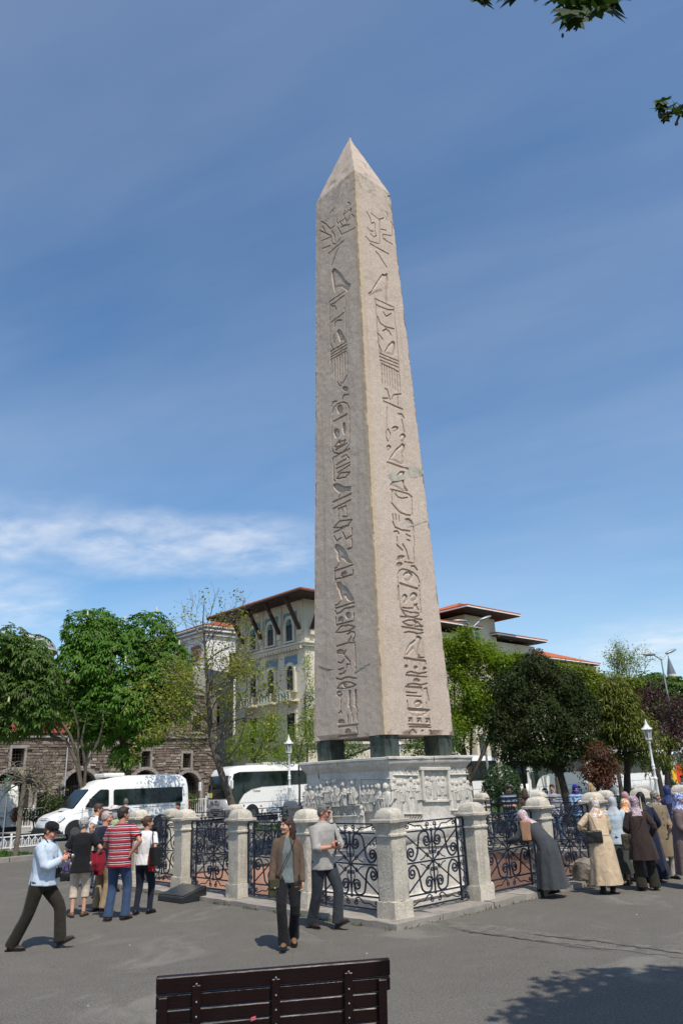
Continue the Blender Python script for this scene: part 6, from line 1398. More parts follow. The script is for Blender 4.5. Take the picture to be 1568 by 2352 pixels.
# sloping dark stone plaque
p = gd(418, 2068); t = thing('stone_plaque', 'low dark polished stone plaque with sloping top on the asphalt by the railing', 'plaque', p, YAW + PI/2 + .05)
M_PLAQ = mat('polished_basalt', (0.022, 0.024, 0.026), .18, .3, 3, .05, 30, spec=.5)
m = MB(); m.add([(-.42, -.28, 0), (.42, -.28, 0), (.42, .28, 0), (-.42, .28, 0), (-.42, -.28, .25), (.42, -.28, .25), (.42, .28, .10), (-.42, .28, .10)], [(0, 3, 2, 1), (4, 5, 6, 7), (0, 1, 5, 4), (1, 2, 6, 5), (2, 3, 7, 6), (3, 0, 4, 7)]); m.build('block', M_PLAQ, t, bevel=.012)
m = MB(); m.add([(-.36, -.22, .241), (.36, -.22, .241), (.36, .22, .124), (-.36, .22, .124)], [(0, 1, 2, 3)]); o = m.build('inscribed_face', mat('plaque_face', (0.045, 0.05, 0.055), .25, .4, 12), t)
# fallen blocks by the right railing and beyond the fence
def boulder(label, px, py, sx, sy, sz, seed, rz=.4, amp=.06):
    p = gd(px, py); m = MB(); rbox(m, (-sx, -sy, -.04), (sx, sy, sz), .06, amp, 4.5, seed, .3); o = m.build('stone_block', mat('weathered_block', (0.25, 0.22, 0.18), .92, .3, 4, .9, 22, fine=.35), smooth=35); o.location = tuple(p); o.rotation_euler = (0, 0, rz); tag(o, label, 'stone')
boulder('rough broken stone block beside the beige coat by the railing', 1352, 2032, .28, .25, .42, 4, .9, .075)
# bits of litter on the asphalt
M_LIT = mat('white_litter', (0.7, 0.7, 0.68), .8)
for k, (x, y) in enumerate(((641, 2145), (298, 2172), (1461, 2102), (1668, 2131), (590, 2170), (203, 2312), (842, 2191), (1195, 2157))):
    p = gd(x, y); m = MB(); m.add([(-.012, -.008, .006), (.013, -.006, .007), (.011, .008, .008), (-.010, .006, .006), (0, 0, .010)], [(0, 1, 4), (1, 2, 4), (2, 3, 4), (3, 0, 4), (3, 2, 1, 0)])
    o = m.build('litter', M_LIT); o.location = tuple(p); o.rotation_euler = (0, 0, k); tag(o, 'tiny white scrap of litter on the asphalt', 'litter', 'white scraps on the asphalt')

# ------------------------------------------------------------------ trees
def bark(name, col): return mat(name, col, 0.92, 0.3, 3.0, 0.8, 14, fine=.25)
M_BARK = bark('dark_bark', (0.045, 0.036, 0.03)); M_BARK2 = bark('grey_brown_bark', (0.11, 0.09, 0.07)); M_BARK3 = bark('pale_bark', (0.17, 0.145, 0.11))
def fib_dirs(n, rng):
    d = rng.normal(size=(n, 3)); return d/np.linalg.norm(d, axis=1, keepdims=True)
def lobe_points(lobes, n, rng, shell=.62, bump=.28, under=.75):
    """points near the uneven skins of overlapping lobes, and the outward direction there"""
    vol = np.array([max(l[1][0]*l[1][2], .01)*(l[2] if len(l) > 2 else 1) for l in lobes]); cnt = np.maximum(1, (n*vol/vol.sum()).astype(int)); P, N = [], []
    for (c, r, *_), k in zip(lobes, cnt):
        c, r = np.asarray(c, float), np.asarray(r, float); d = fib_dirs(k, rng)
        keep = (d[:, 2] > -.25) | (rng.random(k) < under); d = d[keep]; k = len(d)
        rad = shell + (1 - shell)*rng.random(k)**.6
        nb = vnoise(d*1.0 + c*.37, 2.6, 3) + .5*vnoise(d + c*.37, 5.5, 5)
        rad = rad*(1 + bump*nb); P.append(c + d*r*rad[:, None]); nn = d/r; N.append(nn/np.linalg.norm(nn, axis=1, keepdims=True))
    return np.concatenate(P), np.concatenate(N)
def leaf_quads(P, N, size, rng, aspect=.5, droop=.25, upmix=.35, hang=0.0):
    k = len(P); n = N*(1 - upmix) + np.array([0, 0, upmix]) + rng.normal(0, .45, (k, 3)); n /= np.linalg.norm(n, axis=1, keepdims=True)
    t = rng.normal(size=(k, 3)); t[:, 2] -= hang; t -= n*(t*n).sum(1, keepdims=True); t /= np.linalg.norm(t, axis=1, keepdims=True); b = np.cross(n, t)
    s = (size*rng.uniform(.65, 1.3, k))[:, None]
    V = np.stack([P, P + t*s*.5 + b*s*aspect*.5 - n*s*.06, P + t*s - np.array([0, 0, 1.0])*s*droop, P + t*s*.5 - b*s*aspect*.5 - n*s*.06], 1).reshape(-1, 3)
    return V, np.arange(4*k).reshape(-1, 4)
def palm_leaves(P, N, size, rng, fingers=5):
    k = len(P); n = N*.45 + np.array([0, 0, .6]) + rng.normal(0, .25, (k, 3)); n /= np.linalg.norm(n, axis=1, keepdims=True)
    t = N + rng.normal(0, .5, (k, 3)); t[:, 2] -= .3; t -= n*(t*n).sum(1, keepdims=True); t /= np.linalg.norm(t, axis=1, keepdims=True); b = np.cross(n, t); Vs = []
    s = (size*rng.uniform(.75, 1.25, k))[:, None]
    for a_ in np.linspace(-1.75, 1.75, fingers):
        d = t*math.cos(a_) + b*math.sin(a_); e = -t*math.sin(a_) + b*math.cos(a_); l_ = s*(1 - .22*abs(a_)/1.75); z = np.array([0, 0, 1.0])
        Vs.append(np.stack([P, P + d*l_*.62 + e*l_*.19 - z*l_*.10, P + d*l_ - z*l_*.42, P + d*l_*.62 - e*l_*.19 - z*l_*.10], 1))
    V = np.stack(Vs, 1).reshape(-1, 3); return V, np.arange(len(V)).reshape(-1, 4)
def grow(mb, p, d, L, r, depth, rng, tips, spread=.6, kids=(3, 4), up=.15, wob=.12, minr=.008, first=.35):
    d = nrm(d); pts = [np.asarray(p, float)]; n = 4
    for i in range(n): d = nrm(d + rng.normal(0, wob, 3) + vec(0, 0, up*.25)); pts.append(pts[-1] + d*L/n)
    mb.tube(pts, np.linspace(r, max(r*.5, minr), n + 1), 6 if depth > 2 else (4 if depth > 0 else 3), cap=False)
    if depth == 0: tips.append((pts[-1], d)); tips.append((pts[2], d)); tips.append((pts[3], d)); return
    for k in range(int(rng.integers(kids[0], kids[1] + 1))):
        t = first + (1 - first)*rng.random() if k else 1.0; i = min(int(t*n), n - 1); q = pts[i] + (pts[i + 1] - pts[i])*(t*n - i)
        a_ = nrm(np.cross(d, rng.normal(size=3))); dd = nrm(d*math.cos(spread) + a_*math.sin(spread)*rng.uniform(.7, 1.3) + vec(0, 0, up))
        grow(mb, q, dd, L*rng.uniform(.55, .8), max(r*.5, minr), depth - 1, rng, tips, spread, kids, up, wob, minr, first)
def px_lobes(L, Y, depth_k=1.0):
    return [(atY(a_[0], a_[1], Y + (a_[4] if len(a_) > 4 else 0)), np.array([a_[2], (a_[2] + a_[3])/2*depth_k, a_[3]])*Y/PF) for a_ in L]
def limbs(mb, base, fork, lobes, r0, rng, n=8, bend=.1):
    base, fork = np.asarray(base, float), np.asarray(fork, float); mid = (base + fork)/2 + rng.normal(0, bend, 3)*(1, 1, 0)
    mb.tube([base + (0, 0, -.1), base + (fork - base)*.05, mid, fork], [r0*1.5, r0*1.1, r0*.92, r0*.75], n)
    for c, r in lobes:
        e = c + rng.normal(0, .15, 3)*r; m_ = fork + (e - fork)*.5 + vec(0, 0, .08)*np.linalg.norm(e - fork)
        mb.tube([fork + (0, 0, -.15), m_, e], [r0*.55, r0*.34, r0*.10], 6)
        for _ in range(5): q = m_ + (e - m_)*rng.random(); mb.tube([q, q + rng.normal(0, .4, 3)*r*.6, q + rng.normal(0, .5, 3)*r*.9 + (0, 0, .2*r[2])], [r0*.16, r0*.1, r0*.04], 4)
def make_tree(name, label, cat, base, lobes, leafm, barkm, kind, n, size, fork=None, r0=.18, seed=1, group=None, trunk=True, **kw):
    rng = np.random.default_rng(seed); t = thing(name, label, cat, base, 0, group); b0 = np.asarray(base, float); LB = [(c - b0, r) for c, r in lobes]
    if trunk:
        m = MB(); fk = (np.asarray(fork, float) - b0) if fork is not None else vec(0, 0, min(c[2] - r[2]*.3 for c, r in LB)); limbs(m, (0, 0, 0), fk, LB, r0, rng); m.build('trunk', barkm, t, smooth=60)
    P, N = lobe_points(LB, n, rng, **{k: v for k, v in kw.items() if k in ('shell', 'bump', 'under')})
    if kind == 'palm': V, Q = palm_leaves(P, N, size, rng); rnd = np.repeat(rng.random(len(P)), 5)
    else: V, Q = leaf_quads(P, N, size, rng, kw.get('aspect', .5), kw.get('droop', .25), kw.get('upmix', .35), kw.get('hang', 0)); rnd = rng.random(len(P))
    obj('crown', fast_mesh('crown', V, Q, leafm, rnd), t); return t, P
LF_CHEST = leaf_mat('chestnut_leaf', (0.060, 0.15, 0.014), (0.11, 0.235, 0.026), trans=.36)
LF_CHEST2 = leaf_mat('young_chestnut_leaf', (0.055, 0.115, 0.018), (0.10, 0.185, 0.03), (0.09, 0.14, 0.03), trans=.34)
LF_SPRING = leaf_mat('spring_leaf', (0.19, 0.21, 0.03), (0.29, 0.29, 0.055), trans=.35)
LF_LIME = leaf_mat('lime_green_leaf', (0.13, 0.20, 0.018), (0.22, 0.30, 0.03), (0.17, 0.23, 0.025), trans=.42)
LF_EVER = leaf_mat('evergreen_oak_leaf', (0.020, 0.034, 0.010), (0.042, 0.062, 0.018), (0.036, 0.046, 0.016), trans=.16, rough=.7, spec=.12)
LF_OLIVE = leaf_mat('olive_green_leaf', (0.14, 0.185, 0.025), (0.22, 0.265, 0.04), trans=.4)
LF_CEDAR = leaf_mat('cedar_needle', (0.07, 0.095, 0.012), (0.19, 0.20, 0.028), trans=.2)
LF_PURP = leaf_mat('purple_leaf', (0.035, 0.014, 0.016), (0.075, 0.028, 0.026), trans=.22)
LF_MAPLE = leaf_mat('red_maple_leaf', (0.10, 0.028, 0.018), (0.16, 0.065, 0.03), (0.07, 0.05, 0.022), trans=.3)
LF_BOX = leaf_mat('clipped_laurel_leaf', (0.018, 0.045, 0.010), (0.04, 0.085, 0.018), trans=.12, rough=.4, spec=.5)
LF_SHRUB = leaf_mat('shrub_leaf', (0.05, 0.085, 0.016), (0.10, 0.14, 0.028), trans=.25)
M_CANDLE = mat('chestnut_candle', (0.62, 0.56, 0.42), .8)
def candles(t, P, n, rng, h_=.28):
    top = P[rng.choice(len(P), n)]; m = MB()
    for p in top: m.tube([p, p + (0, 0, h_*.5), p + (0, 0, h_)], [.05, .045, .012], 5)
    o = m.build('blossom_spikes', M_CANDLE, t); o['kind'] = 'stuff'
rng = np.random.default_rng(42)
# large chestnut behind the minibus
CY = 40.0; ch = px_lobes([(215, 1462, 68, 66), (338, 1470, 62, 62), (270, 1530, 100, 85), (182, 1545, 58, 85), (375, 1555, 62, 90), (285, 1615, 115, 70), (200, 1635, 58, 60), (335, 1665, 55, 40), (408, 1600, 34, 60), (225, 1690, 40, 28), (283, 1735, 34, 26)], CY, .85)
tb, P = make_tree('chestnut_tree', 'large dense chestnut tree with two rounded tops behind the minibus', 'tree', on_ground(303, CY), ch, LF_CHEST, M_BARK, 'palm', 7800, .27, atY(283, 1690, CY), .27, 2, 'trees behind the square', shell=.80, bump=.20)
candles(tb, P, 46, rng)
lc = px_lobes([(15, 1490, 50, 50), (72, 1520, 45, 62), (-20, 1580, 70, 90), (62, 1605, 58, 62), (20, 1655, 62, 38), (112, 1575, 28, 52), (95, 1640, 40, 40)], 36)
tb, P = make_tree('chestnut_tree', 'looser chestnut tree with fresh leaves cut by the left edge', 'tree', on_ground(-25, 36), lc, LF_CHEST2, M_BARK, 'palm', 3600, .26, atY(-10, 1680, 36), .2, 3, 'trees behind the square', shell=.6, bump=.35); candles(tb, P, 22, rng)
# young plane tree with thin spring leaves in front of the midi coach
SY = 34.0; b0 = on_ground(546, SY); t = thing('plane_tree', 'slender young plane tree with sparse yellow-green leaves before the midi coach', 'tree', b0, 0, 'trees behind the square')
m = MB(); tips = []; tr = [atY(x, y, SY) - b0 for x, y in ((546, 1890), (532, 1845), (508, 1775), (486, 1705), (478, 1600), (472, 1500), (466, 1430), (470, 1375))]; tr[0] = vec(0, 0, -.05)
m.tube(tr, [.20, .16, .14, .125, .09, .055, .03, .012], 8); r2 = np.random.default_rng(5)
for i in range(34):
    k = r2.uniform(2.2, 5.7); j = int(k); q = tr[j] + (tr[j + 1] - tr[j])*(k - j); a_ = r2.uniform(0, 2*PI); L_ = (4.6 - .55*(k - 2.6))*r2.uniform(.6, 1.0)*.62
    grow(m, q, (math.cos(a_), math.sin(a_)*.8, .34 + .1*(k - 3)), L_, .045 - .004*k, 2, r2, tips, .55, (3, 4), .10, .16, .0045)
m.build('trunk', M_BARK2, t, smooth=60)
TP = np.array([q for q, _ in tips]); keep = (r2.random(len(TP)) < np.where(TP[:, 2] > 7.4, .15, 1.0)); TP = TP[keep]; reps = 11
P = np.repeat(TP, reps, 0) + r2.normal(0, .20, (len(TP)*reps, 3)); V, Q = leaf_quads(P, np.tile([0, 0, 1.0], (len(P), 1)), .13, r2, .7, .3, .5)
obj('crown', fast_mesh('crown', V, Q, LF_SPRING, r2.random(len(P))), t)
# thin many-stemmed tree, bare pollard, shrubs
b0 = on_ground(188, 37.5); t = thing('many_stemmed_tree', 'thin bare many-stemmed tree behind the minibus bonnet', 'tree', b0, 0, 'trees behind the square'); m = MB(); tips = []
for pts in ([(188, 1830), (180, 1760), (150, 1700), (112, 1650), (95, 1610)], [(188, 1830), (182, 1740), (178, 1670), (165, 1610)], [(190, 1830), (200, 1760), (225, 1700), (240, 1660)], [(180, 1750), (165, 1690), (130, 1640)], [(150, 1700), (120, 1690), (105, 1670)], [(195, 1770), (190, 1700), (198, 1640)]):
    m.tube([atY(x, y, 37.5) - b0 + (0, .3*i*(.5 - k % 2), 0) for k, (x, y) in enumerate(pts) for i in (1,)], np.linspace(.085, .03, len(pts)), 6)
m.tube([(0, 0, -.1), atY(188, 1825, 37.5) - b0], [.14, .10], 7); m.build('trunk', M_BARK2, t, smooth=60)
P = np.array([atY(x, y, 37.5) - b0 for x, y in ((95, 1610), (165, 1610), (130, 1640), (198, 1640), (105, 1665), (240, 1660))]); P = np.repeat(P, 26, 0) + rng.normal(0, .5, (156, 3)); V, Q = palm_leaves(P, np.tile([0, 0, 1.0], (len(P), 1)), .16, rng)
obj('crown', fast_mesh('crown', V, Q, LF_CHEST2, np.repeat(rng.random(len(P)), 5)), t)
PY = 26.5; b0 = on_ground(33, PY); t = thing('pollard_tree', 'small pollarded tree with a tangle of bare twigs on the left lawn', 'tree', b0, 0); m = MB(); r3 = np.random.default_rng(8); tips = []
top = atY(58, 1795, PY) - b0; m.tube([(0, 0, -.05), top*.3 + (.02, 0, 0), top*.7 - (.02, 0, 0), top], [.10, .085, .075, .09], 8)
for i in range(30):
    a_ = r3.uniform(0, 2*PI); e = r3.uniform(.1, 1.0); grow(m, top + r3.normal(0, .04, 3), (math.cos(a_)*1.2 + .45, math.sin(a_), e), r3.uniform(.5, 1.05), .030, 2, r3, tips, .85, (2, 3), -.05, .42, .006)
m.build('trunk', M_BARK3, t, smooth=60); TP = np.array([q for q, _ in tips]); TP = TP[TP[:, 2] < top[2] + .45][::6]; P = np.repeat(TP, 2, 0) + r3.normal(0, .06, (len(TP)*2, 3)); V, Q = leaf_quads(P, np.tile([0, 0, 1.0], (len(P), 1)), .10, r3, .7)
obj('crown', fast_mesh('crown', V, Q, LF_SPRING, r3.random(len(P))), t)
def shrub(name, label, px, Y, lobes, leafm, n, size, seed, r0=.04, **kw): make_tree(name, label, 'shrub', on_ground(px, Y), px_lobes(lobes, Y), leafm, M_BARK, 'leaf', n, size, None, r0, seed, 'shrubs', **kw)
shrub('shrub', 'yellow-green rounded shrub behind the palisade left of the minibus', 113, 40, [(113, 1845, 24, 22), (128, 1852, 18, 18)], LF_SHRUB, 1800, .10, 21)
shrub('conical_shrub', 'dark conical conifer shrub against the stone wall', 141, 42, [(141, 1825, 11, 22), (140, 1850, 16, 25)], LF_BOX, 1500, .09, 22)
shrub('shrub', 'rounded green shrub in front of the arched doorway right of the minibus', 430, 50, [(430, 1842, 24, 20), (418, 1850, 16, 16)], LF_SHRUB, 1800, .11, 23)
shrub('hedge', 'low clipped hedge along the foot of the palisade', 70, 40, [(40 + 22*k, 1870, 16, 14) for k in range(6)], LF_BOX, 2600, .09, 24, trunk=True)
shrub('shrub', 'bright green feathery shrub beside the obelisk foot at left', 688, 46, [(690, 1700, 38, 45), (712, 1660, 26, 40), (668, 1730, 30, 30)], LF_LIME, 3600, .12, 25, .06)
shrub('ivy_bush', 'dark leafy bush against the cream building by the obelisk edge', 712, 52, [(712, 1630, 20, 45), (722, 1690, 24, 40)], LF_BOX, 2200, .13, 26, .06)
make_tree('lime_tree', 'feathery lime-green tree over the midi coach roof', 'tree', on_ground(585, 49), px_lobes([(580, 1690, 50, 46), (620, 1675, 40, 50), (545, 1720, 36, 36), (605, 1735, 46, 26), (645, 1725, 26, 26)], 49), LF_LIME, M_BARK2, 'leaf', 6500, .13, None, .12, 31, 'trees behind the square', shell=.35, bump=.45)
make_tree('airy_tree', 'thin pale green climber tree on the corner of the cream building', 'tree', on_ground(706, 57), px_lobes([(706, 1530, 16, 50), (714, 1590, 14, 40)], 57), LF_LIME, M_BARK2, 'leaf', 900, .14, None, .06, 32, 'trees behind the square', shell=.2, bump=.5)
# right-hand side
def airy(label, px, Y, lobes, leafm, n, size, seed, r0=.16, dep=3):
    b0 = on_ground(px, Y); r_ = np.random.default_rng(seed); t = thing('spring_tree', label, 'tree', b0, 0, 'trees behind the square'); m = MB(); LB = [(c - b0, r) for c, r in px_lobes(lobes, Y)]; fk = vec(0, 0, 1.6); m.tube([(0, 0, -.1), fk*.5, fk], [r0*1.2, r0, r0*.9], 7); tips = []
    for c, r in LB:
        m.tube([fk, fk + (c - fk)*.5 + r_.normal(0, .3, 3), c], [r0*.6, r0*.4, r0*.2], 6)
        for _ in range(5): d_ = r_.normal(size=3); d_[2] = abs(d_[2]) + .8; grow(m, c - (0, 0, r[2]*.6) + r_.normal(0, .2, 3)*r, d_*r, r[2]*.78, r0*.22, 2, r_, tips, .42, (3, 4), .25, .10, .008)
    m.build('trunk', M_BARK2, t, smooth=60); TP = np.array([q for q, _ in tips]); P1 = np.repeat(TP, max(1, n//(2*len(TP))), 0); P1 = P1 + r_.normal(0, .22, P1.shape)
    P2, N2 = lobe_points(LB, n//2, r_, .3, .4); P = np.concatenate([P1, P2]); V, Q = leaf_quads(P, np.tile([0, 0, 1.0], (len(P), 1)), size, r_, .55, .2, .3)
    obj('crown', fast_mesh('crown', V, Q, leafm, r_.random(len(P))), t)
airy('tall airy light green tree right beside the obelisk', 1085, 47, [(1040, 1510, 42, 52), (1095, 1520, 54, 54), (1075, 1600, 70, 66), (1160, 1545, 54, 52), (1045, 1680, 44, 56), (1130, 1650, 58, 60), (1195, 1560, 34, 40)], LF_LIME, 48000, .175, 41)
airy('yellow-green tree behind the dark evergreen, broad and rounded', 1285, 56, [(1250, 1552, 50, 26), (1310, 1560, 58, 32), (1370, 1575, 50, 32), (1320, 1600, 70, 40), (1200, 1560, 30, 24), (1430, 1590, 40, 30)], LF_OLIVE, 30000, .20, 42)
airy('thin upright brownish tree right of the yellow-green one', 1428, 60, [(1415, 1530, 22, 52), (1445, 1545, 26, 52), (1435, 1610, 40, 40)], LF_OLIVE, 6000, .15, 43)
make_tree('evergreen_oak', 'broad dark evergreen oak standing on the lawn right of the obelisk', 'tree', on_ground(1300, 30.5), px_lobes([(1235, 1535, 52, 42), (1178, 1590, 50, 54), (1295, 1580, 54, 56), (1240, 1640, 92, 66), (1168, 1690, 46, 40), (1312, 1690, 54, 46), (1340, 1630, 34, 46), (1250, 1735, 80, 30), (1142, 1650, 30, 36), (1205, 1548, 34, 28)], 30.5, .9), LF_EVER, M_BARK, 'leaf', 52000, .105, atY(1285, 1775, 30.5), .17, 44, 'trees on the right lawn', shell=.40, bump=.48, aspect=.55)
# cedar: tiers of drooping sprays
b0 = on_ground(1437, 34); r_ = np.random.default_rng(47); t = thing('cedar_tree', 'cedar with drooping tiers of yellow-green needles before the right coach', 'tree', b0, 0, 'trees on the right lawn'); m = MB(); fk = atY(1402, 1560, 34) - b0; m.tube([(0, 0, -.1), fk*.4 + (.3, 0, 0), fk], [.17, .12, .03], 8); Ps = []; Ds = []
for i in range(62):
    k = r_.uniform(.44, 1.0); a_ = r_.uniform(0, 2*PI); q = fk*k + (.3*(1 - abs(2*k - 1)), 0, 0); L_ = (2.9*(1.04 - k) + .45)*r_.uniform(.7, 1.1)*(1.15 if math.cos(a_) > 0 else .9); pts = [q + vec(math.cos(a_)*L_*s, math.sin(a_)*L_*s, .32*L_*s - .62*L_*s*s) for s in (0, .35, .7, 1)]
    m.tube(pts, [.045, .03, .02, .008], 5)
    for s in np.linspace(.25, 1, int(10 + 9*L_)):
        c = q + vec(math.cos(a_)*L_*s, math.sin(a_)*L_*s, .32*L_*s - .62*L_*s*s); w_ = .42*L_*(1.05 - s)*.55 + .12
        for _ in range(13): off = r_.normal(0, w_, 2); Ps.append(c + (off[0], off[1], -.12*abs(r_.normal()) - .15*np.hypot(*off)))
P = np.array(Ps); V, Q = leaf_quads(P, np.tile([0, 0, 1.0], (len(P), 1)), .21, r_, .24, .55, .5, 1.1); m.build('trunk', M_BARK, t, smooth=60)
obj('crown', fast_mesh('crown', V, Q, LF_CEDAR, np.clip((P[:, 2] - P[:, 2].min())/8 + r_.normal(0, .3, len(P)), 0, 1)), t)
make_tree('purple_plum_tree', 'dark purple-leaved plum tree with forked trunk right of the cedar', 'tree', on_ground(1452, 45), px_lobes([(1440, 1625, 48, 44), (1492, 1612, 46, 50), (1470, 1665, 60, 36)], 45), LF_PURP, M_BARK, 'leaf', 8000, .13, atY(1442, 1775, 45), .14, 48, 'trees on the right lawn', shell=.45, bump=.4)
make_tree('purple_plum_tree', 'second purple-leaved tree cut by the right edge, with a thick dark trunk', 'tree', on_ground(1537, 37), px_lobes([(1562, 1640, 42, 50), (1560, 1700, 50, 40), (1535, 1690, 30, 30)], 37), LF_PURP, M_BARK, 'leaf', 6000, .12, atY(1530, 1745, 37), .17, 49, 'trees on the right lawn', shell=.4, bump=.4)
make_tree('red_maple', 'small red-leaved maple beside the dark evergreen', 'tree', on_ground(1385, 29.5), px_lobes([(1375, 1732, 34, 26), (1356, 1772, 30, 28), (1396, 1764, 28, 28), (1380, 1795, 30, 20)], 29.5), LF_MAPLE, M_BARK, 'leaf', 5000, .10, None, .07, 50, 'trees on the right lawn', shell=.4, bump=.4)
make_tree('clipped_ball_tree', 'round clipped dark green ball tree beside the pedestal', 'tree', on_ground(1152, 29.5), px_lobes([(1150, 1796, 40, 38), (1135, 1820, 28, 28), (1166, 1822, 28, 28)], 29.5), LF_BOX, M_BARK, 'leaf', 9000, .075, None, .07, 51, None, shell=.86, bump=.08)
make_tree('chestnut_tree', 'bright green chestnut under the distant minaret', 'tree', on_ground(1520, 58), px_lobes([(1498, 1580, 42, 34), (1545, 1592, 40, 36), (1520, 1625, 55, 32)], 58), LF_CHEST2, M_BARK, 'palm', 2600, .32, None, .2, 52, 'trees behind the square', shell=.7)
make_tree('lawn_tree', 'slim dark tree between the clipped ball and the evergreen trunk', 'tree', on_ground(1213, 33), px_lobes([(1205, 1720, 40, 36), (1170, 1740, 26, 22)], 33), LF_EVER, M_BARK, 'leaf', 3500, .11, None, .07, 53, 'trees on the right lawn', shell=.4, bump=.4)
make_tree('airy_tree', 'small green tree seen through the gap between the bronze blocks', 'tree', on_ground(800, 44), px_lobes([(800, 1720, 40, 30), (960, 1715, 36, 32), (985, 1700, 40, 26), (1030, 1700, 30, 40)], 44), LF_CHEST2, M_BARK, 'leaf', 5200, .13, None, .1, 54, 'trees behind the square', shell=.4, bump=.4)
# ------------------------------------------------------------------ plane tree over the camera's right shoulder: its twigs hang into the picture, its crown shades the ground
LF_PLANE = leaf_mat('plane_leaf', (0.016, 0.036, 0.006), (0.034, 0.062, 0.011), trans=.3, spec=.12)  # base colour darkened in place of shade from leaves higher up
pb = vec(9.2, 2.0, 0); r_ = np.random.default_rng(61)
t = thing('overhanging_plane_tree', 'plane tree whose hanging leaves cross the top right corner', 'tree', pb); m = MB()
def shade_lobe(px, py, hgt, r):
    g = plane_z((px, py), 0.0); return (g + SUN_D*(hgt/SUN_D[2]), np.array([r, r, r*.8]))
LB = [shade_lobe(1500, 2310, 7.4, 1.0), shade_lobe(1430, 2262, 7.0, .62), shade_lobe(1390, 2238, 6.8, .34), shade_lobe(1540, 2245, 7.2, .55), shade_lobe(1330, 2330, 6.6, .58), shade_lobe(1262, 2252, 6.4, .17), shade_lobe(1610, 2330, 7.6, 1.5), shade_lobe(1420, 2360, 7.2, 1.0), shade_lobe(1215, 2345, 6.5, .28)] + [(vec(8.5, 1.5, 8.6), np.array([2.2, 2.2, 1.6])), (vec(7.4, 3.6, 8.4), np.array([1.6, 1.6, 1.2]))]
fk = vec(8.6, 2.3, 4.6); LL = [(c - pb, r) for c, r in LB]; limbs(m, (0, 0, 0), fk - pb, LL, .24, r_)
P, N = lobe_points(LL, 6500, r_, .25, .3)
Pt, Nt = [], []
def hang(pts, d0, leaves, up=None):
    Q_ = np.array([atY(x, y, d0) for x, y in pts]) - pb; m.tube(catmull(Q_, 4), np.linspace(.012, .005, (len(Q_) - 1)*4 + 1), 5)
    for x, y in leaves: Pt.append(atY(x, y, d0 + r_.normal(0, .08)) - pb); Nt.append((r_.normal(0, .3), -.6, .5))
top = vec(3.8, 3.0, 7.8) - pb; m.tube([fk - pb, (vec(6.6, 2.8, 7.4) - pb), top, atY(1400, -60, 3.3) - pb, atY(1250, -70, 3.3) - pb, atY(1080, -60, 3.3) - pb], [.10, .05, .014, .012, .010, .006], 7)
hang([(1370, -60), (1345, 0), (1322, 40), (1300, 72)], 3.3, [(1292, -22), (1300, -8), (1325, -14), (1340, -40), (1410, -34), (1372, -30), (1436, -30), (1350, -10), (1378, -12), (1402, -6), (1360, 2), (1322, 6), (1335, 22), (1280, -16), (1425, -22), (1305, 34)])
hang([(1110, -60), (1108, -10)], 3.3, [(1105, -14), (1092, -22), (1112, -30)]); hang([(1190, -60), (1188, -20)], 3.3, [(1178, -30), (1190, -26)]); hang([(1225, -60), (1222, -20)], 3.3, [(1220, -30)])
m.tube([atY(1700, 230, 3.3) - pb, atY(1600, 262, 3.3) - pb, atY(1560, 258, 3.3) - pb, atY(1520, 262, 3.3) - pb], [.016, .012, .010, .006], 6); m.tube([top, atY(1760, 120, 3.3) - pb, atY(1700, 230, 3.3) - pb], [.013, .012, .012], 6); m.tube([atY(1560, 262, 3.3) - pb, atY(1552, 282, 3.3) - pb], [.008, .006], 5)
for x, y in ((1512, 258), (1524, 270), (1536, 252), (1550, 268), (1560, 246), (1568, 262), (1545, 284)): Pt.append(atY(x, y - 12, 3.3) - pb); Nt.append((r_.normal(0, .5), -.6, .5))
PL = np.array([.165]*(len(Pt) - 7) + [.082]*7)
m.build('trunk', M_BARK2, t, smooth=60)
def plane_leaves(P, N, size, rng):
    """lobed hanging leaves of five pointed fingers joined at the stalk"""
    k = len(P); n = np.asarray(N, float); n /= np.linalg.norm(n, axis=1, keepdims=True); tdir = np.tile([0, 0, -1.0], (k, 1)) + rng.normal(0, .28, (k, 3)); tdir -= n*(tdir*n).sum(1, keepdims=True); tdir /= np.linalg.norm(tdir, axis=1, keepdims=True); b = np.cross(n, tdir); Vs = []; s = (size*rng.uniform(.75, 1.25, k))[:, None]
    for a_, l_ in ((-1.25, .55), (-.6, .85), (0, 1.0), (.6, .85), (1.25, .55)):
        d = tdir*math.cos(a_) + b*math.sin(a_); e = -tdir*math.sin(a_) + b*math.cos(a_); Vs.append(np.stack([P, P + d*s*l_*.55 + e*s*.17, P + d*s*l_, P + d*s*l_*.55 - e*s*.17], 1))
    V = np.stack(Vs, 1).reshape(-1, 3); return V, np.arange(len(V)).reshape(-1, 4)
V1, Q1 = leaf_quads(P, N, .20, r_, .8, .3, .3); V2, Q2 = plane_leaves(np.repeat(np.array(Pt), 3, 0) + r_.normal(0, .03, (3*len(Pt), 3)), np.repeat(np.array(Nt), 3, 0) + r_.normal(0, .3, (3*len(Pt), 3)), np.repeat(PL, 3), r_)
obj('crown', fast_mesh('crown', np.concatenate([V1, V2]), np.concatenate([Q1, Q2 + len(V1)]), LF_PLANE, r_.random(len(Q1) + len(Q2))), t)
for x, y, rr in ((1291, 82, .022), (1318, 66, .013), (1106, 2, .02), (1515, 266, .028), (1531, 260, .02), (1552, 284, .02), (1565, 245, .018)):
    m = MB(); c = atY(x, y, 3.3) - pb; m.v = []; rr *= .6; m.ell(c, (rr*.8, rr*.8, rr*1.15), 10, 8); m.v[0] = rough(m.v[0], rr*.35, 60, int(x)); m.build('seed_ball', mat('plane_bud', (0.045, 0.05, 0.02), .8), t, smooth=60)

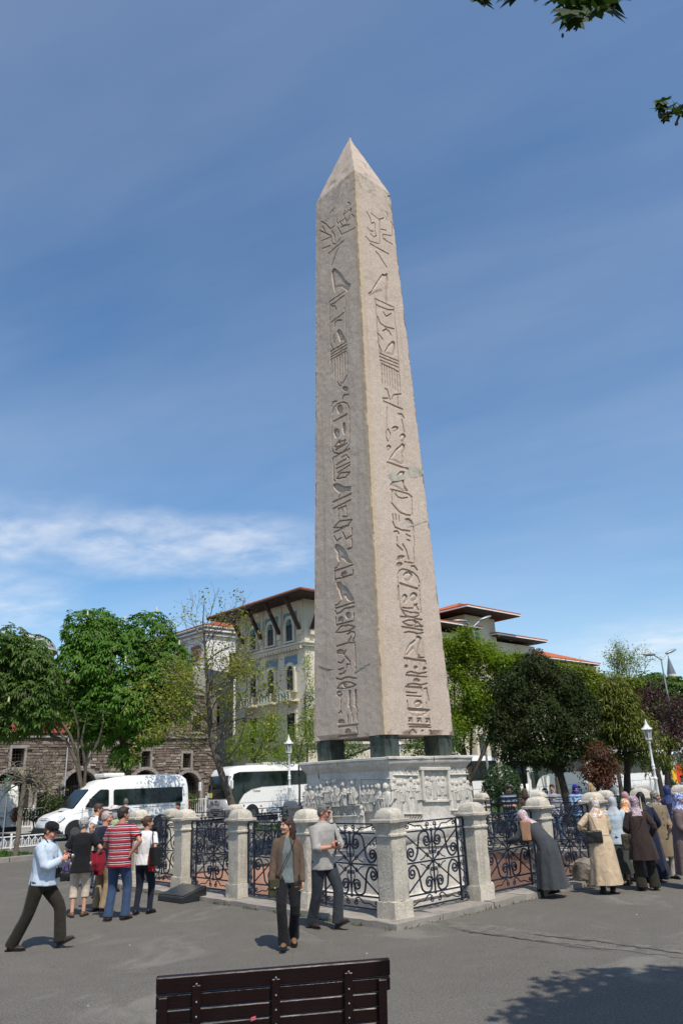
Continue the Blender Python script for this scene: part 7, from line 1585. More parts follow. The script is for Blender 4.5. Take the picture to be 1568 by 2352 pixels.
# weeds and moss in the joint between kerb and asphalt
r_ = np.random.default_rng(71); N = 1500; L_ = r_.uniform(-.3, 9, N); side = r_.random(N) < .75; clump = (vnoise(np.stack([L_, side*5.0, L_*0], 1), 1.3, 2) + .5*vnoise(np.stack([L_, side*5.0, L_*0], 1), 5, 3)) > .05
uu = np.where(side, KO - r_.random(N)**2*.07, L_); vv = np.where(side, L_, KO - r_.random(N)**2*.05); P2_ = FC + uu[:, None]*AR + vv[:, None]*AL; P = np.stack([P2_[:, 0], P2_[:, 1], np.full(N, .004)], 1)[clump]
V, Q = leaf_quads(P, np.tile([0, 0, 1.0], (len(P), 1)), .045, r_, .35, -.5, .2); tag(obj('weeds', fast_mesh('weeds', V, Q, leaf_mat('weed', (0.04, 0.06, 0.014), (0.09, 0.115, 0.03)), r_.random(len(P)))), 'low green weeds along the foot of the kerb', 'weeds', kind='stuff')

# ------------------------------------------------------------------ people
def RX(a): c, s = math.cos(a), math.sin(a); return np.array([[1, 0, 0], [0, c, -s], [0, s, c]])
def RZ(a): c, s = math.cos(a), math.sin(a); return np.array([[c, -s, 0], [s, c, 0], [0, 0, 1]])
def ik(a, b, l1, l2, pole):
    a, b = np.asarray(a, float), np.asarray(b, float); d = b - a; L_ = np.linalg.norm(d); mx = (l1 + l2)*.995
    if L_ > mx: b = a + d/L_*mx; d = b - a; L_ = mx
    t = d/L_; x = (l1*l1 - l2*l2 + L_*L_)/(2*L_); h_ = math.sqrt(max(l1*l1 - x*x, 0)); p = np.asarray(pole, float); p = nrm(p - t*(p @ t)); return a + t*x + p*h_, b
def remesh(o, vox, sm=4, fac=.5):
    r = o.modifiers.new('r', 'REMESH'); r.mode = 'VOXEL'; r.voxel_size = vox; r.use_smooth_shade = True
    if sm: s = o.modifiers.new('s', 'SMOOTH'); s.iterations = sm; s.factor = fac
    return o
SKIN = {'fair': mat('fair_skin', (0.50, 0.27, 0.18), .55, .08, 6), 'tan': mat('tan_skin', (0.40, 0.20, 0.125), .55, .08, 6), 'ruddy': mat('ruddy_skin', (0.50, 0.22, 0.15), .55, .08, 6)}
M_EYE = mat('eye_dark', (0.02, 0.015, 0.012), .3); M_LIP = mat('lip', (0.34, 0.11, 0.09), .5); M_EYEW = mat('eye_white', (0.6, 0.58, 0.55), .4)
M_SHADES = glass_mat('sunglass_lens', (0.008, 0.008, 0.009), .08)
def hair_mat(name, a_, b_):
    if name in _MC: return _MC[name]
    t = NT(name); co = t.coord(); mp = t.n('ShaderNodeMapping'); t.l(co, mp.inputs[0]); mp.inputs['Scale'].default_value = (90, 90, 22); n_ = t.noise(mp.outputs[0], 1, 4)
    t.bsdf(t.mix(t.rng(n_, .35, .65), a_, b_), .5, 0, t.bump(n_, .6, .02), .4); _MC[name] = t.m; return t.m
H_GREY = hair_mat('grey_hair', (0.20, 0.19, 0.18), (0.46, 0.45, 0.43)); H_DARK = hair_mat('dark_hair', (0.010, 0.008, 0.007), (0.035, 0.025, 0.02)); H_BROWN = hair_mat('brown_hair', (0.035, 0.018, 0.011), (0.09, 0.045, 0.025)); H_RED = hair_mat('red_brown_hair', (0.06, 0.018, 0.010), (0.14, 0.045, 0.022)); H_BLOND = hair_mat('blond_hair', (0.20, 0.13, 0.06), (0.42, 0.30, 0.16)); H_SALT = hair_mat('salt_pepper_hair', (0.06, 0.056, 0.052), (0.20, 0.185, 0.17)); H_WHITE = hair_mat('white_hair', (0.40, 0.38, 0.35), (0.62, 0.60, 0.57))
C_BLACK = cloth('black_cloth', (0.010, 0.010, 0.012)); C_NAVY = cloth('navy_cloth', (0.012, 0.015, 0.035)); C_WHITE = cloth('white_cloth', (0.72, 0.71, 0.72)); C_JEANS = cloth('blue_denim', (0.035, 0.062, 0.125)); C_DJEANS = cloth('dark_denim', (0.012, 0.017, 0.032)); C_LJEANS = cloth('light_denim', (0.09, 0.14, 0.22))
C_BEIGE = cloth('beige_cotton', (0.50, 0.42, 0.34)); C_KHAKI = cloth('khaki_cotton', (0.30, 0.22, 0.13)); C_OLIVE = cloth('dark_olive_wool', (0.022, 0.019, 0.013)); C_LBLUE = cloth('pale_blue_shirt', (0.46, 0.53, 0.62)); C_BROWN = cloth('brown_jersey', (0.115, 0.078, 0.055)); C_TEAL = cloth('grey_teal_jersey', (0.14, 0.165, 0.165)); C_GREY = cloth('heather_grey_polo', (0.32, 0.305, 0.285)); C_SLATE = cloth('slate_trousers', (0.028, 0.033, 0.042)); C_CHAR = cloth('charcoal_coat', (0.048, 0.052, 0.058)); C_SAND = cloth('sand_coat', (0.50, 0.38, 0.255), .6); C_GOLIVE = cloth('grey_olive_coat', (0.25, 0.235, 0.175)); C_CHOC = cloth('chocolate_jacket', (0.032, 0.021, 0.019)); C_TAUPE = cloth('taupe_coat', (0.20, 0.155, 0.10)); C_MAUVE = cloth('mauve_coat', (0.13, 0.095, 0.095)); C_PINK = cloth('pink_shirt', (0.55, 0.27, 0.34)); C_GREEN = cloth('bottle_green_shirt', (0.012, 0.06, 0.035)); C_RED = cloth('red_knit', (0.42, 0.02, 0.018)); C_DRED = cloth('crimson_jacket', (0.20, 0.010, 0.022)); C_PURP = cloth('purple_jacket', (0.13, 0.09, 0.26)); C_LGREY = cloth('light_grey_sweater', (0.28, 0.29, 0.32)); C_SKY = cloth('sky_blue_blouse', (0.26, 0.38, 0.55))
C_STRIPE = stripe_mat('red_navy_stripes', [(0, (0.42, 0.03, 0.035)), (.30, (0.62, 0.60, 0.60)), (.38, (0.02, 0.018, 0.045)), (.60, (0.62, 0.60, 0.60)), (.68, (0.42, 0.03, 0.035)), (.80, (0.02, 0.018, 0.045)), (.92, (0.42, 0.03, 0.035))], .092, 2, .012)
C_NSTR = stripe_mat('navy_white_stripes', [(0, (0.012, 0.018, 0.045)), (.62, (0.45, 0.55, 0.62)), (.72, (0.012, 0.018, 0.045)), (.86, (0.30, 0.38, 0.45)), (.92, (0.012, 0.018, 0.045))], .13, 2, .01)
C_BSTR = stripe_mat('pale_blue_stripes', [(0, (0.30, 0.40, 0.47)), (.5, (0.48, 0.54, 0.57))], .022, 2, .004)
S_PINK = print_mat('pink_grey_scarf', [(0.05, 0.05, 0.05), (0.40, 0.12, 0.22), (0.55, 0.50, 0.50), (0.22, 0.22, 0.17), (0.5, 0.25, 0.33)], 22); S_CREAM = print_mat('cream_rust_scarf', [(0.55, 0.50, 0.45), (0.40, 0.22, 0.12), (0.62, 0.58, 0.55), (0.48, 0.34, 0.24)], 11); S_BLUEP = print_mat('plum_white_scarf', [(0.05, 0.04, 0.10), (0.45, 0.40, 0.45), (0.20, 0.08, 0.10), (0.55, 0.52, 0.55), (0.10, 0.10, 0.25)], 20); S_BLACK = print_mat('black_green_scarf', [(0.006, 0.006, 0.006), (0.008, 0.008, 0.008), (0.012, 0.03, 0.014)], 60); S_LEAF = print_mat('rust_green_scarf', [(0.20, 0.12, 0.09), (0.12, 0.13, 0.09), (0.38, 0.32, 0.30), (0.16, 0.05, 0.045)], 26); S_SKYP = print_mat('blue_white_scarf', [(0.12, 0.25, 0.50), (0.62, 0.64, 0.68), (0.10, 0.12, 0.38), (0.55, 0.62, 0.70), (0.35, 0.05, 0.15)], 9); S_NAVYP = print_mat('navy_dotted_scarf', [(0.012, 0.02, 0.07), (0.02, 0.035, 0.12), (0.16, 0.10, 0.10)], 40); S_WHITE = print_mat('white_striped_scarf', [(0.55, 0.50, 0.50), (0.65, 0.62, 0.62), (0.40, 0.20, 0.22)], 16); S_ROYAL = cloth('royal_blue_scarf', (0.02, 0.022, 0.24)); S_ROSE = cloth('dusty_rose_scarf', (0.36, 0.20, 0.22)); S_ORANGE = print_mat('orange_white_scarf', [(0.55, 0.50, 0.44), (0.60, 0.22, 0.03), (0.6, 0.58, 0.5), (0.16, 0.07, 0.04)], 14); S_GREYS = cloth('pale_grey_scarf', (0.38, 0.39, 0.40)); S_BLUESC = cloth('blue_grey_scarf', (0.10, 0.16, 0.24))
L_BLACK = mat('black_leather', (0.012, 0.012, 0.013), .4, .2, 8); L_BROWN = mat('brown_leather', (0.11, 0.035, 0.02), .45, .2, 8); L_TAN = mat('tan_leather', (0.34, 0.19, 0.115), .5, .12, 6); L_SAND = mat('sandal_leather', (0.17, 0.09, 0.045), .6, .2, 8); L_DKBR = mat('dark_brown_shoe', (0.03, 0.018, 0.014), .55, .2, 8); L_OLIVE = mat('olive_canvas_bag', (0.045, 0.04, 0.018), .8, .15, 8, .3, 80)
HIP, LEG1, LEG2, ARM1, ARM2 = .915, .425, .425, .295, .25
class Person:
    def __init__(s, label, px, py, yaw, h, name='person', z=None, Y=None, **k):
        p = gd(px, py) if Y is None else on_ground(px, Y)
        if z is not None: p = np.array([p[0], p[1], z])
        s.loc, s.yaw, s.S = p, math.radians(yaw), h/1.75
        s.root = thing('person', label, 'person', p, s.yaw, k.pop('group', None)); s.root.scale = (s.S,)*3; s.k = k; s.vox = k.get('vox', .010); s.pose(); s.dress()
    def world(s, q): return np.asarray(s.loc) + RZ(s.yaw) @ (np.asarray(q, float)*s.S)
    def pose(s):
        k = s.k; fem = k.get('fem', 0); s.fem = fem
        feet = k.get('feet', {1: (.10, 0, .15, 0), -1: (-.10, 0, -.15, 0)}); s.feet = feet           # x, y, toe-out, toe lift
        s.ank = {i: vec(f[0], f[1], .085) + vec(0, .0, (.03 if f[3] > 0 else .06 if f[3] < 0 else 0)) for i, f in feet.items()}
        if 'hip' in k: s.hip = vec(*k['hip'])
        else:
            cx_ = sum(f[0] for f in feet.values())/2; cy_ = sum(f[1] for f in feet.values())/2 + k.get('hipback', 0)
            hz = min(a_[2] + math.sqrt(max((LEG1 + LEG2)**2*.985 - (a_[0] - cx_ - i*.09)**2 - (a_[1] - cy_)**2, .1)) for i, a_ in s.ank.items()); s.hip = vec(cx_, cy_, min(hz, HIP))
        s.hj = {i: s.hip + vec(i*.09, 0, 0) for i in (1, -1)}; s.knee = {}
        for i in (1, -1): s.knee[i], s.ank[i] = ik(s.hj[i], s.ank[i], LEG1, LEG2, k.get('knee', {}).get(i, (i*.15, -1, 0)))
        s.Rt = RZ(math.radians(k.get('turn', 0))) @ RX(math.radians(k.get('lean', 3)))
        s.T = lambda x, y, z: s.hip + s.Rt @ vec(x, y, z)
        sw_ = .158 if fem else .178; s.sh = {i: s.T(i*sw_, .0, .475) for i in (1, -1)}; s.elb, s.wr = {}, {}
        for i in (1, -1):
            tgt = k.get('hands', {}).get(i); tgt = vec(*tgt) if tgt is not None else s.sh[i] + vec(i*.06, -.03, -.535)
            s.elb[i], s.wr[i] = ik(s.sh[i], tgt, ARM1, ARM2, k.get('elbow', {}).get(i, (i*.5, .8, -.2)))
        s.nb = s.T(0, .005, .555); s.Rh = RZ(math.radians(k.get('turn', 0) + k.get('hyaw', 0))) @ RX(math.radians(k.get('hpitch', 4))); s.hc = s.nb + s.Rt @ vec(0, -.012, .075) + s.Rh @ vec(0, -.01, .075)
        s.H = lambda x, y, z: s.hc + s.Rh @ vec(x, y, z)
    def ring(s, c, R, rx, ry, n=20, fb=0.0, fold=0.0, ph=0.0, kf=7):
        th = np.arange(n)*2*PI/n; r = []
        for a_ in th:
            f = 1 + fold*math.sin(kf*a_ + ph); y = math.sin(a_)*ry*f; y = y*(1 + (fb if y < 0 else 0)); r.append(np.asarray(c) + np.asarray(R) @ vec(math.copysign(abs(math.cos(a_))**.85, math.cos(a_))*rx*f, y, 0))
        return r
    def hand(s, m, w_, d, curl, lat):
        d, curl = nrm(d), np.asarray(curl, float); curl = nrm(curl - d*(curl @ d)); l_ = np.cross(d, curl)*lat
        m.ell(w_ + d*.045, (.040, .017, .052), 10, 8, R=np.stack([l_, curl, d], 1))
        for j in range(4):
            b_ = w_ + d*.085 + l_*(j - 1.5)*.0185; ln = (.036, .042, .040, .030)[j]; q = b_ + (d*.75 + curl*.55)*ln; e = q + (d*.25 + curl*.95)*ln*.85
            m.cap2(b_, .0095, q, .009, 8); m.cap2(q, .009, e, .0075, 8)
        b_ = w_ + d*.03 - l_*.032; q = b_ + (d*.6 - l_*.45 + curl*.35)*.045; m.cap2(b_, .012, q, .010, 8); m.cap2(q, .010, q + (d*.85 + curl*.4)*.03, .008, 8)
    def dress(s):
        k = s.k; fem = s.fem; R = s.root; sk = SKIN[k.get('skin', 'fair')]; top, bot = k['top'], k['bottom']
        # ---- body: head, neck, arms, hands, bare legs in one surface
        m = MB(); H = s.H
        def he(c, r): m.ell(H(*c), r, 14, 10, R=s.Rh)
        he((0, .014, .022), (.074, .092, .090)); he((0, -.022, -.030), (.061, .069, .082)); he((0, -.040, -.084), (.043, .046, .034)); he((0, -.074, -.098), (.020, .018, .016))
        m.cap2(H(0, -.090, .006), .009, H(0, -.106, -.028), .0135, 8); he((.016, -.088, -.030), (.009, .010, .008)); he((-.016, -.088, -.030), (.009, .010, .008)); he((0, -.084, .024), (.044, .014, .012))
        for i in (1, -1): he((i*.074, .010, -.014), (.010, .020, .031)); he((i*.034, -.070, -.036), (.024, .022, .022))
        m.cap2(H(0, .012, -.06), .052 if fem else .058, s.nb + s.Rt @ vec(0, .0, -.03), .056 if fem else .066, 12)
        sl = top.get('sleeve', 'long'); m.cap2(s.nb, .05, s.hip, .065, 10)
        for i in (1, -1):
            m.cap2(s.nb + s.Rt @ vec(0, 0, -.08), .030, s.sh[i] + vec(0, 0, -.02), .026, 8); m.cap2(s.sh[i] + vec(0, 0, -.02), .028, s.elb[i], .032, 8); m.cap2(s.hip, .05, s.hj[i], .05, 8); m.cap2(s.hj[i], .05, s.knee[i], .045, 8); m.cap2(s.knee[i], .045, s.ank[i], .034, 8)
            a0 = s.sh[i] if sl == 'none' else s.elb[i] + (s.sh[i] - s.elb[i])*(.35 if sl == 'short' else 0); w_ = s.wr[i]; e = s.elb[i]
            if sl not in ('long', 'hidden'): m.cap2(a0, .044, e, .038, 10)
            fd = nrm(w_ - e); m.tube([e, e + (w_ - e)*.25, e + (w_ - e)*.7, w_, w_ + fd*.015], [.037, .041, .031, .026, .028], 10)
            s.hand(m, w_, k.get('handdir', {}).get(i, fd*1.0 + vec(0, -.15, 0)), k.get('curl', {}).get(i, (-i*.8, -.4, -.1)), i)
        if bot['kind'] in ('capri', 'skirt'):
            for i in (1, -1): kn, an = s.knee[i], s.ank[i]; m.tube([kn, kn + (an - kn)*.25 + (0, .012, 0), kn + (an - kn)*.7, an, an + (0, -.01, -.05)], [.052, .058, .040, .034, .036], 10)
        b_ = m.build('body', sk, R); remesh(b_, s.vox*.72, 3, .45)
        # ---- face
        for i in (1, -1):
            m = MB(); m.ell(H(i*.031, -.083, -.002), (.013, .007, .0065), 8, 6, R=s.Rh); e_ = m.build('eye', M_EYEW, R, smooth=60); m = MB(); m.ell(H(i*.031, -.089, -.002), (.006, .004, .006), 8, 6, R=s.Rh); m.build('iris', M_EYE, e_)
            if not k.get('scarf') or 1: m = MB(); m.tube([H(i*.014, -.092, .020), H(i*.032, -.091, .027), H(i*.052, -.080, .020)], [.004, .005, .003], 5); m.build('eyebrow', k.get('hairm', H_DARK), R)
        m = MB(); m.tube([H(-.022, -.086, -.062), H(0, -.094, -.060), H(.022, -.086, -.062)], [.003, .007, .003], 6); m.build('mouth', M_LIP, R, smooth=60)
        # ---- torso garment
        v = s.vox*1.35; bl = k.get('belly', 0.0); g = top.get('loose', .010); hem = top.get('hem', -.06)
        W_ = [(.172, .118), (.140, .105), (.158, .125), (.165, .105), (.13, .085)] if fem else [(.168, .120), (.166, .120), (.182, .126), (.190, .112), (.15, .09)]
        zs = [hem, .13, .34, .45, .515]; W_[0] = (W_[0][0] + .012, W_[0][1] + .012)
        m = MB(); rg = [s.ring(s.T(0, 0, z), s.Rt, a_[0] + g, a_[1] + g, 22, bl*(1.0 if z < .3 else .35), top.get('fold', .012) if z < .2 else 0, z*9) for z, a_ in zip(zs, W_)] + [s.ring(s.T(0, .005, .555), s.Rt, .075, .07, 22)]
        m.loft(rg)
        for i in (1, -1):
            a_, e, w_ = s.sh[i], s.elb[i], s.wr[i]; q = .012 + g*.6
            if sl == 'long': m.tube([a_ + (e - a_)*-.10, a_ + (e - a_)*.25, e + (a_ - e)*.08, e + (w_ - e)*.12, e + (w_ - e)*.5, w_ - (w_ - e)*.10], [.056 + q, .052 + q, .043 + q, .043 + q, .036 + q, .030 + q], 12)
            elif sl == 'rolled': m.tube([a_ + (e - a_)*-.10, a_ + (e - a_)*.25, e, e + (w_ - e)*.30], [.056 + q, .052 + q, .046 + q, .047 + q], 12)
            elif sl == 'short': m.tube([a_ + (e - a_)*-.10, a_ + (e - a_)*.3, a_ + (e - a_)*.72], [.056 + q, .054 + q, .056 + q], 12)
        if top.get('collar'): m.loft([s.ring(s.T(0, 0, .535), s.Rt, .088, .082, 16), s.ring(s.T(0, .004, .582), s.Rt, .078, .074, 16)])
        o = m.build(top.get('name', 'shirt'), top['mat'], R); remesh(o, v, 3, .5)
        # ---- legs
        if bot['kind'] in ('trousers', 'capri'):
            m = MB(); m.loft([s.ring(s.hip + vec(0, 0, -.10), np.eye(3), .165, .118, 20, bl*.5), s.ring(s.hip + vec(0, 0, -.02), np.eye(3), .178 if fem else .172, .125, 20, bl), s.ring(s.T(0, 0, .10 if hem > -.05 else .02), s.Rt, (.150 if fem else .160) - (0 if hem > -.05 else .012), .110 - (0 if hem > -.05 else .012), 20, bl)])
            fl = bot.get('cuff', .075)
            for i in (1, -1):
                a_, kn, an = s.hj[i], s.knee[i], s.ank[i]; sh_ = (an - kn)*(.45 if bot['kind'] == 'capri' else 1.09); f = bot.get('fit', 0)
                m.tube([a_ + (0, 0, .03), a_ + (kn - a_)*.3, kn + (a_ - kn)*.1, kn + (an - kn)*.1, kn + sh_*.6, kn + sh_], [.098 + f, .094 + f, .074 + f, .070 + f, .062 + f + (fl - .075)*.5, fl - .005], 14)
            o = m.build('trousers', bot['mat'], R); remesh(o, v, 3, .5)
        elif bot['kind'] == 'skirt':
            hz = bot.get('hem', .35); m = MB(); rg = [s.ring(s.hip + vec(0, 0, .10), np.eye(3), .15, .12, 40)]
            for t in np.linspace(0, 1, 7): rg.append(s.ring(s.hip*(1, 1, 0) + vec(0, 0, s.hip[2] - (s.hip[2] - hz)*t), np.eye(3), .185 + .06*t, .15 + .06*t, 40, 0, .02 + .05*t, t, 9))
            m.loft(rg[::-1]); m.build('skirt', bot['mat'], R, smooth=60)
        if 'coat' in k:
            c = k['coat']; hz = c.get('hem', .15); fl = c.get('flare', .08); m = MB(); n = 44; g2 = .026; rg = []
            for z, a_ in list(zip([.13, .34, .45, .515], [(W_[1][0] + .012, W_[1][1] + .018), W_[2], W_[3], W_[4]]))[::-1]: rg.append(s.ring(s.T(0, 0, z), s.Rt, a_[0] + g2, a_[1] + g2, n))
            hc_ = s.hip + vec(0, 0, 0); off = vec(*c.get('off', (0, 0, 0)))
            Rm = RZ(math.radians(k.get('turn', 0))) @ RX(math.radians(k.get('lean', 3))*.45); rg.append(s.ring(s.hip + s.Rt @ vec(0, 0, .02)*.5, Rm, W_[0][0] + .035, W_[0][1] + .045, n, 0, .01, 1, 8))
            for t in np.linspace(.18, 1, 8): q = vec(hc_[0] + off[0]*t, hc_[1] + off[1]*t, hc_[2] - (hc_[2] - hz)*t); rg.append(s.ring(q, RZ(math.radians(k.get('turn', 0))), W_[0][0] + .04 + fl*t, W_[0][1] + .05 + fl*t, n, 0, .01 + .06*t, 1 + .4*t, c.get('kf', 8)))
            rg = [s.ring(s.T(0, .005, .552), s.Rt, .078, .074, n)] + rg; m.loft(rg[::-1]); m.build('coat', c['mat'], R, smooth=70)
            m = MB()
            for i in (1, -1):
                a_, e, w_ = s.sh[i], s.elb[i], s.wr[i]; m.tube([a_ + (e - a_)*-.06, a_ + (e - a_)*.12, a_ + (e - a_)*.3, e + (a_ - e)*.1, e + (w_ - e)*.1, e + (w_ - e)*.55, w_ - (w_ - e)*.04], [.054, .070, .074, .064, .066, .060, .054], 12)
            o = m.build('coat_sleeves', c['mat'], R); remesh(o, v, 3, .5)
            if c.get('belt'): m = MB(); m.tube(s.ring(s.T(0, 0, .10), s.Rt, W_[1][0] + .045, W_[1][1] + .05, 28) + [s.ring(s.T(0, 0, .10), s.Rt, W_[1][0] + .045, W_[1][1] + .05, 28)[0]], .014, 5); m.build('belt', c['mat'], R)
            if c.get('buttons'):
                for z in (.38, .26, .14, .02): m = MB(); m.ell(s.T(.02, -(W_[2][1] + g2 + .004), z), (.012, .006, .012), 8, 6); m.build('button', L_DKBR, R)
        # ---- shoes
        for i in (1, -1):
            f = s.feet[i]; Rf = RZ(f[2]) @ RX(-f[3]); a_ = s.ank[i]; sm_ = k.get('shoe', L_DKBR); m = MB(); F_ = lambda x, y, z: a_ + Rf @ vec(x, y, z)
            m.ell(F_(0, -.075, -.048), (.046, .125, .036), 14, 8, R=Rf); m.ell(F_(0, .022, -.035), (.039, .052, .050), 12, 8, R=Rf); m.ell(F_(0, -.02, -.012), (.036, .07, .035), 12, 8, R=Rf); o = m.build('shoe', sm_, R); remesh(o, .010, 3)
            m = MB(); P_ = [(.038, .065), (.03, .08), (-.03, .08), (-.038, .065), (-.036, -.03), (-.05, -.10), (-.046, -.16), (-.02, -.205), (.02, -.205), (.046, -.16), (.05, -.10), (.036, -.03)]; m.prism([(x, y) for x, y in P_], F_(0, 0, -.085), Rf @ vec(1, 0, 0), Rf @ vec(0, 1, 0), Rf @ vec(0, 0, .02)); m.build('sole', L_BLACK, o)
        # ---- hair, scarf or hat
        st = k.get('hair', 'short'); hm = k.get('hairm', H_DARK); rs = np.random.default_rng(abs(hash(k.get('seed', 1))) % 999 + int(s.loc[0]*10) % 77)
        if k.get('scarf'):
            m = MB(); m.ell(H(0, .022, .022), (.092, .108, .110), 16, 12, R=s.Rh); m.ell(H(0, .035, -.03), (.088, .085, .10), 14, 10, R=s.Rh); m.cap2(H(0, .02, -.075), .082, s.nb + s.Rt @ vec(0, 0, .0), .10, 14)
            m.loft([s.ring(s.T(0, .01, .42), s.Rt, .165, .135, 24, .1, .04, 1), s.ring(s.T(0, .005, .50), s.Rt, .150, .115, 24), s.ring(s.T(0, .005, .575), s.Rt, .095, .09, 24), s.ring(s.hc + s.Rh @ vec(0, .02, -.08), s.Rh, .078, .082, 24)])
            if k.get('tail'): m.tube([H(0, .10, -.05), s.T(0, .12, .42), s.T(.02, .145, .22), s.T(.02, .15, .10)], [.06, .085, .06, .01], 8, flat=.35)
            o = m.build('headscarf', k['scarf'], R); remesh(o, s.vox*1.1, 3, .5)
        elif st:
            m = MB()
            if st == 'bald':
                for a_ in np.linspace(-1.9, 1.9, 15): m.ell(H(.074*math.sin(a_), .014 + .088*math.cos(a_), -.012 + .012*math.cos(2*a_)), (.020, .022, .036), 8, 6, R=s.Rh)
            else:
                m.ell(H(0, .020, .034), (.081, .098, .092), 16, 12, R=s.Rh); m.ell(H(0, .045, -.005), (.076, .068, .085), 14, 10, R=s.Rh)
                for i in (1, -1): m.ell(H(i*.066, .015, .010), (.016, .045, .045), 8, 8, R=s.Rh)
                m.ell(H(0, -.050, .088), (.055, .042, .026), 10, 8, R=s.Rh)
                if st == 'curly':
                    for _ in range(90): d = fib_dirs(1, rs)[0]; d[2] = abs(d[2])*1.2 - .35; d[1] = d[1]*.8 + .25; d = nrm(d); m.ell(H(d[0]*.084, .022 + d[1]*.098, .028 + d[2]*.094), rs.uniform(.012, .020), 6, 5)
                if st in ('long', 'longcurly', 'bob'):
                    ln = {'long': .26, 'longcurly': .40, 'bob': .12}[st]; cu_ = .018 if st == 'longcurly' else .004
                    for j in range(46 if st == 'longcurly' else 30):
                        a_ = rs.uniform(-1.75, 1.75); x, y = .078*math.sin(a_), .020 + .088*math.cos(a_); z0 = rs.uniform(-.02, .06); pts = []
                        for q in np.linspace(0, 1, 7): pts.append(H(x*(1 + .30*q) + cu_*math.sin(9*q + j), y*(1 + .12*q) + .01*q + cu_*math.cos(8*q + 2*j), z0 - (ln + .05*math.sin(j))*q))
                        m.tube(pts, [.020, .022, .022, .021, .020, .016, .008], 6)
                if st == 'bun': m.ell(H(0, .115, .03), (.045, .04, .042), 10, 8, R=s.Rh)
                if st == 'ponytail': m.tube([H(0, .10, .03), H(0, .13, -.02), H(0, .12, -.12), H(0, .10, -.20)], [.025, .032, .028, .01], 8)
            o = m.build('hair', hm, R); remesh(o, s.vox*.9, 2, .4)
        if k.get('cap'):
            m = MB(); m.ell(H(0, .012, .058), (.094, .112, .078), 16, 10, R=s.Rh); m.ell(H(0, .0, .10), (.075, .085, .035), 14, 8, R=s.Rh); o = m.build('cap', k['cap'], R); remesh(o, s.vox, 2)
            m = MB(); P_ = [(.072*math.cos(a_), -.085 - .062*math.sin(a_)) for a_ in np.linspace(0, PI, 9)] + [(-.06, -.06), (.06, -.06)]; m.prism(P_, H(0, 0, .036), s.Rh @ vec(1, 0, 0), s.Rh @ vec(0, 1, .12), s.Rh @ vec(0, 0, .008)); m.build('peak', k['cap'], o)
        if k.get('sunhat'):
            m = MB(); n_ = 20; rr = [(.17, .045), (.16, .055), (.095, .06), (.092, .10), (.07, .125), (.01, .132)]; m.loft([[H(r_*math.cos(a_), .01 + r_*1.08*math.sin(a_), z + .012*math.sin(3*a_)*(r_ > .12)) for a_ in np.arange(n_)*2*PI/n_] for r_, z in rr]); m.build('sun_hat', k['sunhat'], R, smooth=60)
        if k.get('shades'):
            m = MB()
            for i in (1, -1): m.ell(H(i*.033, -.096, -.002), (.026, .008, .019), 10, 8, R=s.Rh)
            m.tube([H(-.072, .0, .004), H(-.066, -.075, .004), H(-.03, -.100, .008), H(.03, -.100, .008), H(.066, -.075, .004), H(.072, .0, .004)], .0045, 5); m.build('sunglasses', M_SHADES, R, smooth=60)
def bag(label, per, c, size, mat_, strap=None, name='handbag', kind='box', rz=0, seed=1, strapm=None, R=None):
    """bag or garment carried by someone: soft lumpy body, flap, strap"""
    w_ = per.world(c); t = thing(name, label, name.replace('_', ' ').replace('crossbody ', '').replace('shoulder ', ''), w_, per.yaw + rz); m = MB(); sx, sy, sz = (np.array(size)*per.S).tolist()
    if kind == 'box': rbox(m, (-sx/2, -sy/2, -sz/2), (sx/2, sy/2, sz/2), max(sx, sz)/6, .010, 9, seed, .35)
    else:
        for j in range(9): a_ = j*.7; m.tube([(sx*.35*math.cos(a_), sy*.3*math.sin(a_), sz/2), (sx*.42*math.cos(a_ + .3), sy*.42*math.sin(a_ + .3), 0), (sx*.38*math.cos(a_ + .5), sy*.4*math.sin(a_), -sz/2*(.75 + .25*math.cos(j*2.1)))], [sx*.16, sx*.24, sx*.15], 8)
    o = m.build('bag_body' if kind == 'box' else 'cloth_folds', mat_, t, smooth=60); remesh(o, .011, 3)
    if kind == 'box': m = MB(); m.box((0, -sy/2 - .004, sz*.22), (sx*.9, .012, sz*.5)); m.build('flap', mat_, t, bevel=.006); m = MB(); m.ell((0, -sy/2 - .014, sz*.0), (.012, .006, .012), 8, 6); m.build('clasp', M_CHROME, t)
    if strap is not None:
        P = [RZ(-(per.yaw + rz)) @ (per.world(q) - w_) for q in strap]; m = MB(); m.tube(catmull(P, 5), .011*per.S, 6, flat=.45); m.build('strap', strapm or mat_, t, smooth=60)
    return t
def camera_prop(label, per, c, rz=0, size=.10):
    w_ = per.world(c); t = thing('camera', label, 'camera', w_, per.yaw + rz); m = MB(); m.box((0, 0, 0), (size, size*.38, size*.62)); m.build('camera_body', L_BLACK, t, bevel=.006); m = MB(); m.lathe([(.026, 0), (.026, .022), (.020, .03), (.006, .031)], 14); l_ = m.build('lens', M_CHROME, t, smooth=50); l_.rotation_euler = (PI/2, 0, 0); l_.location = (0, -size*.19, 0); m = MB(); m.box((0, size*.195, 0), (size*.6, .003, size*.42)); m.build('screen', M_SHADES, t)
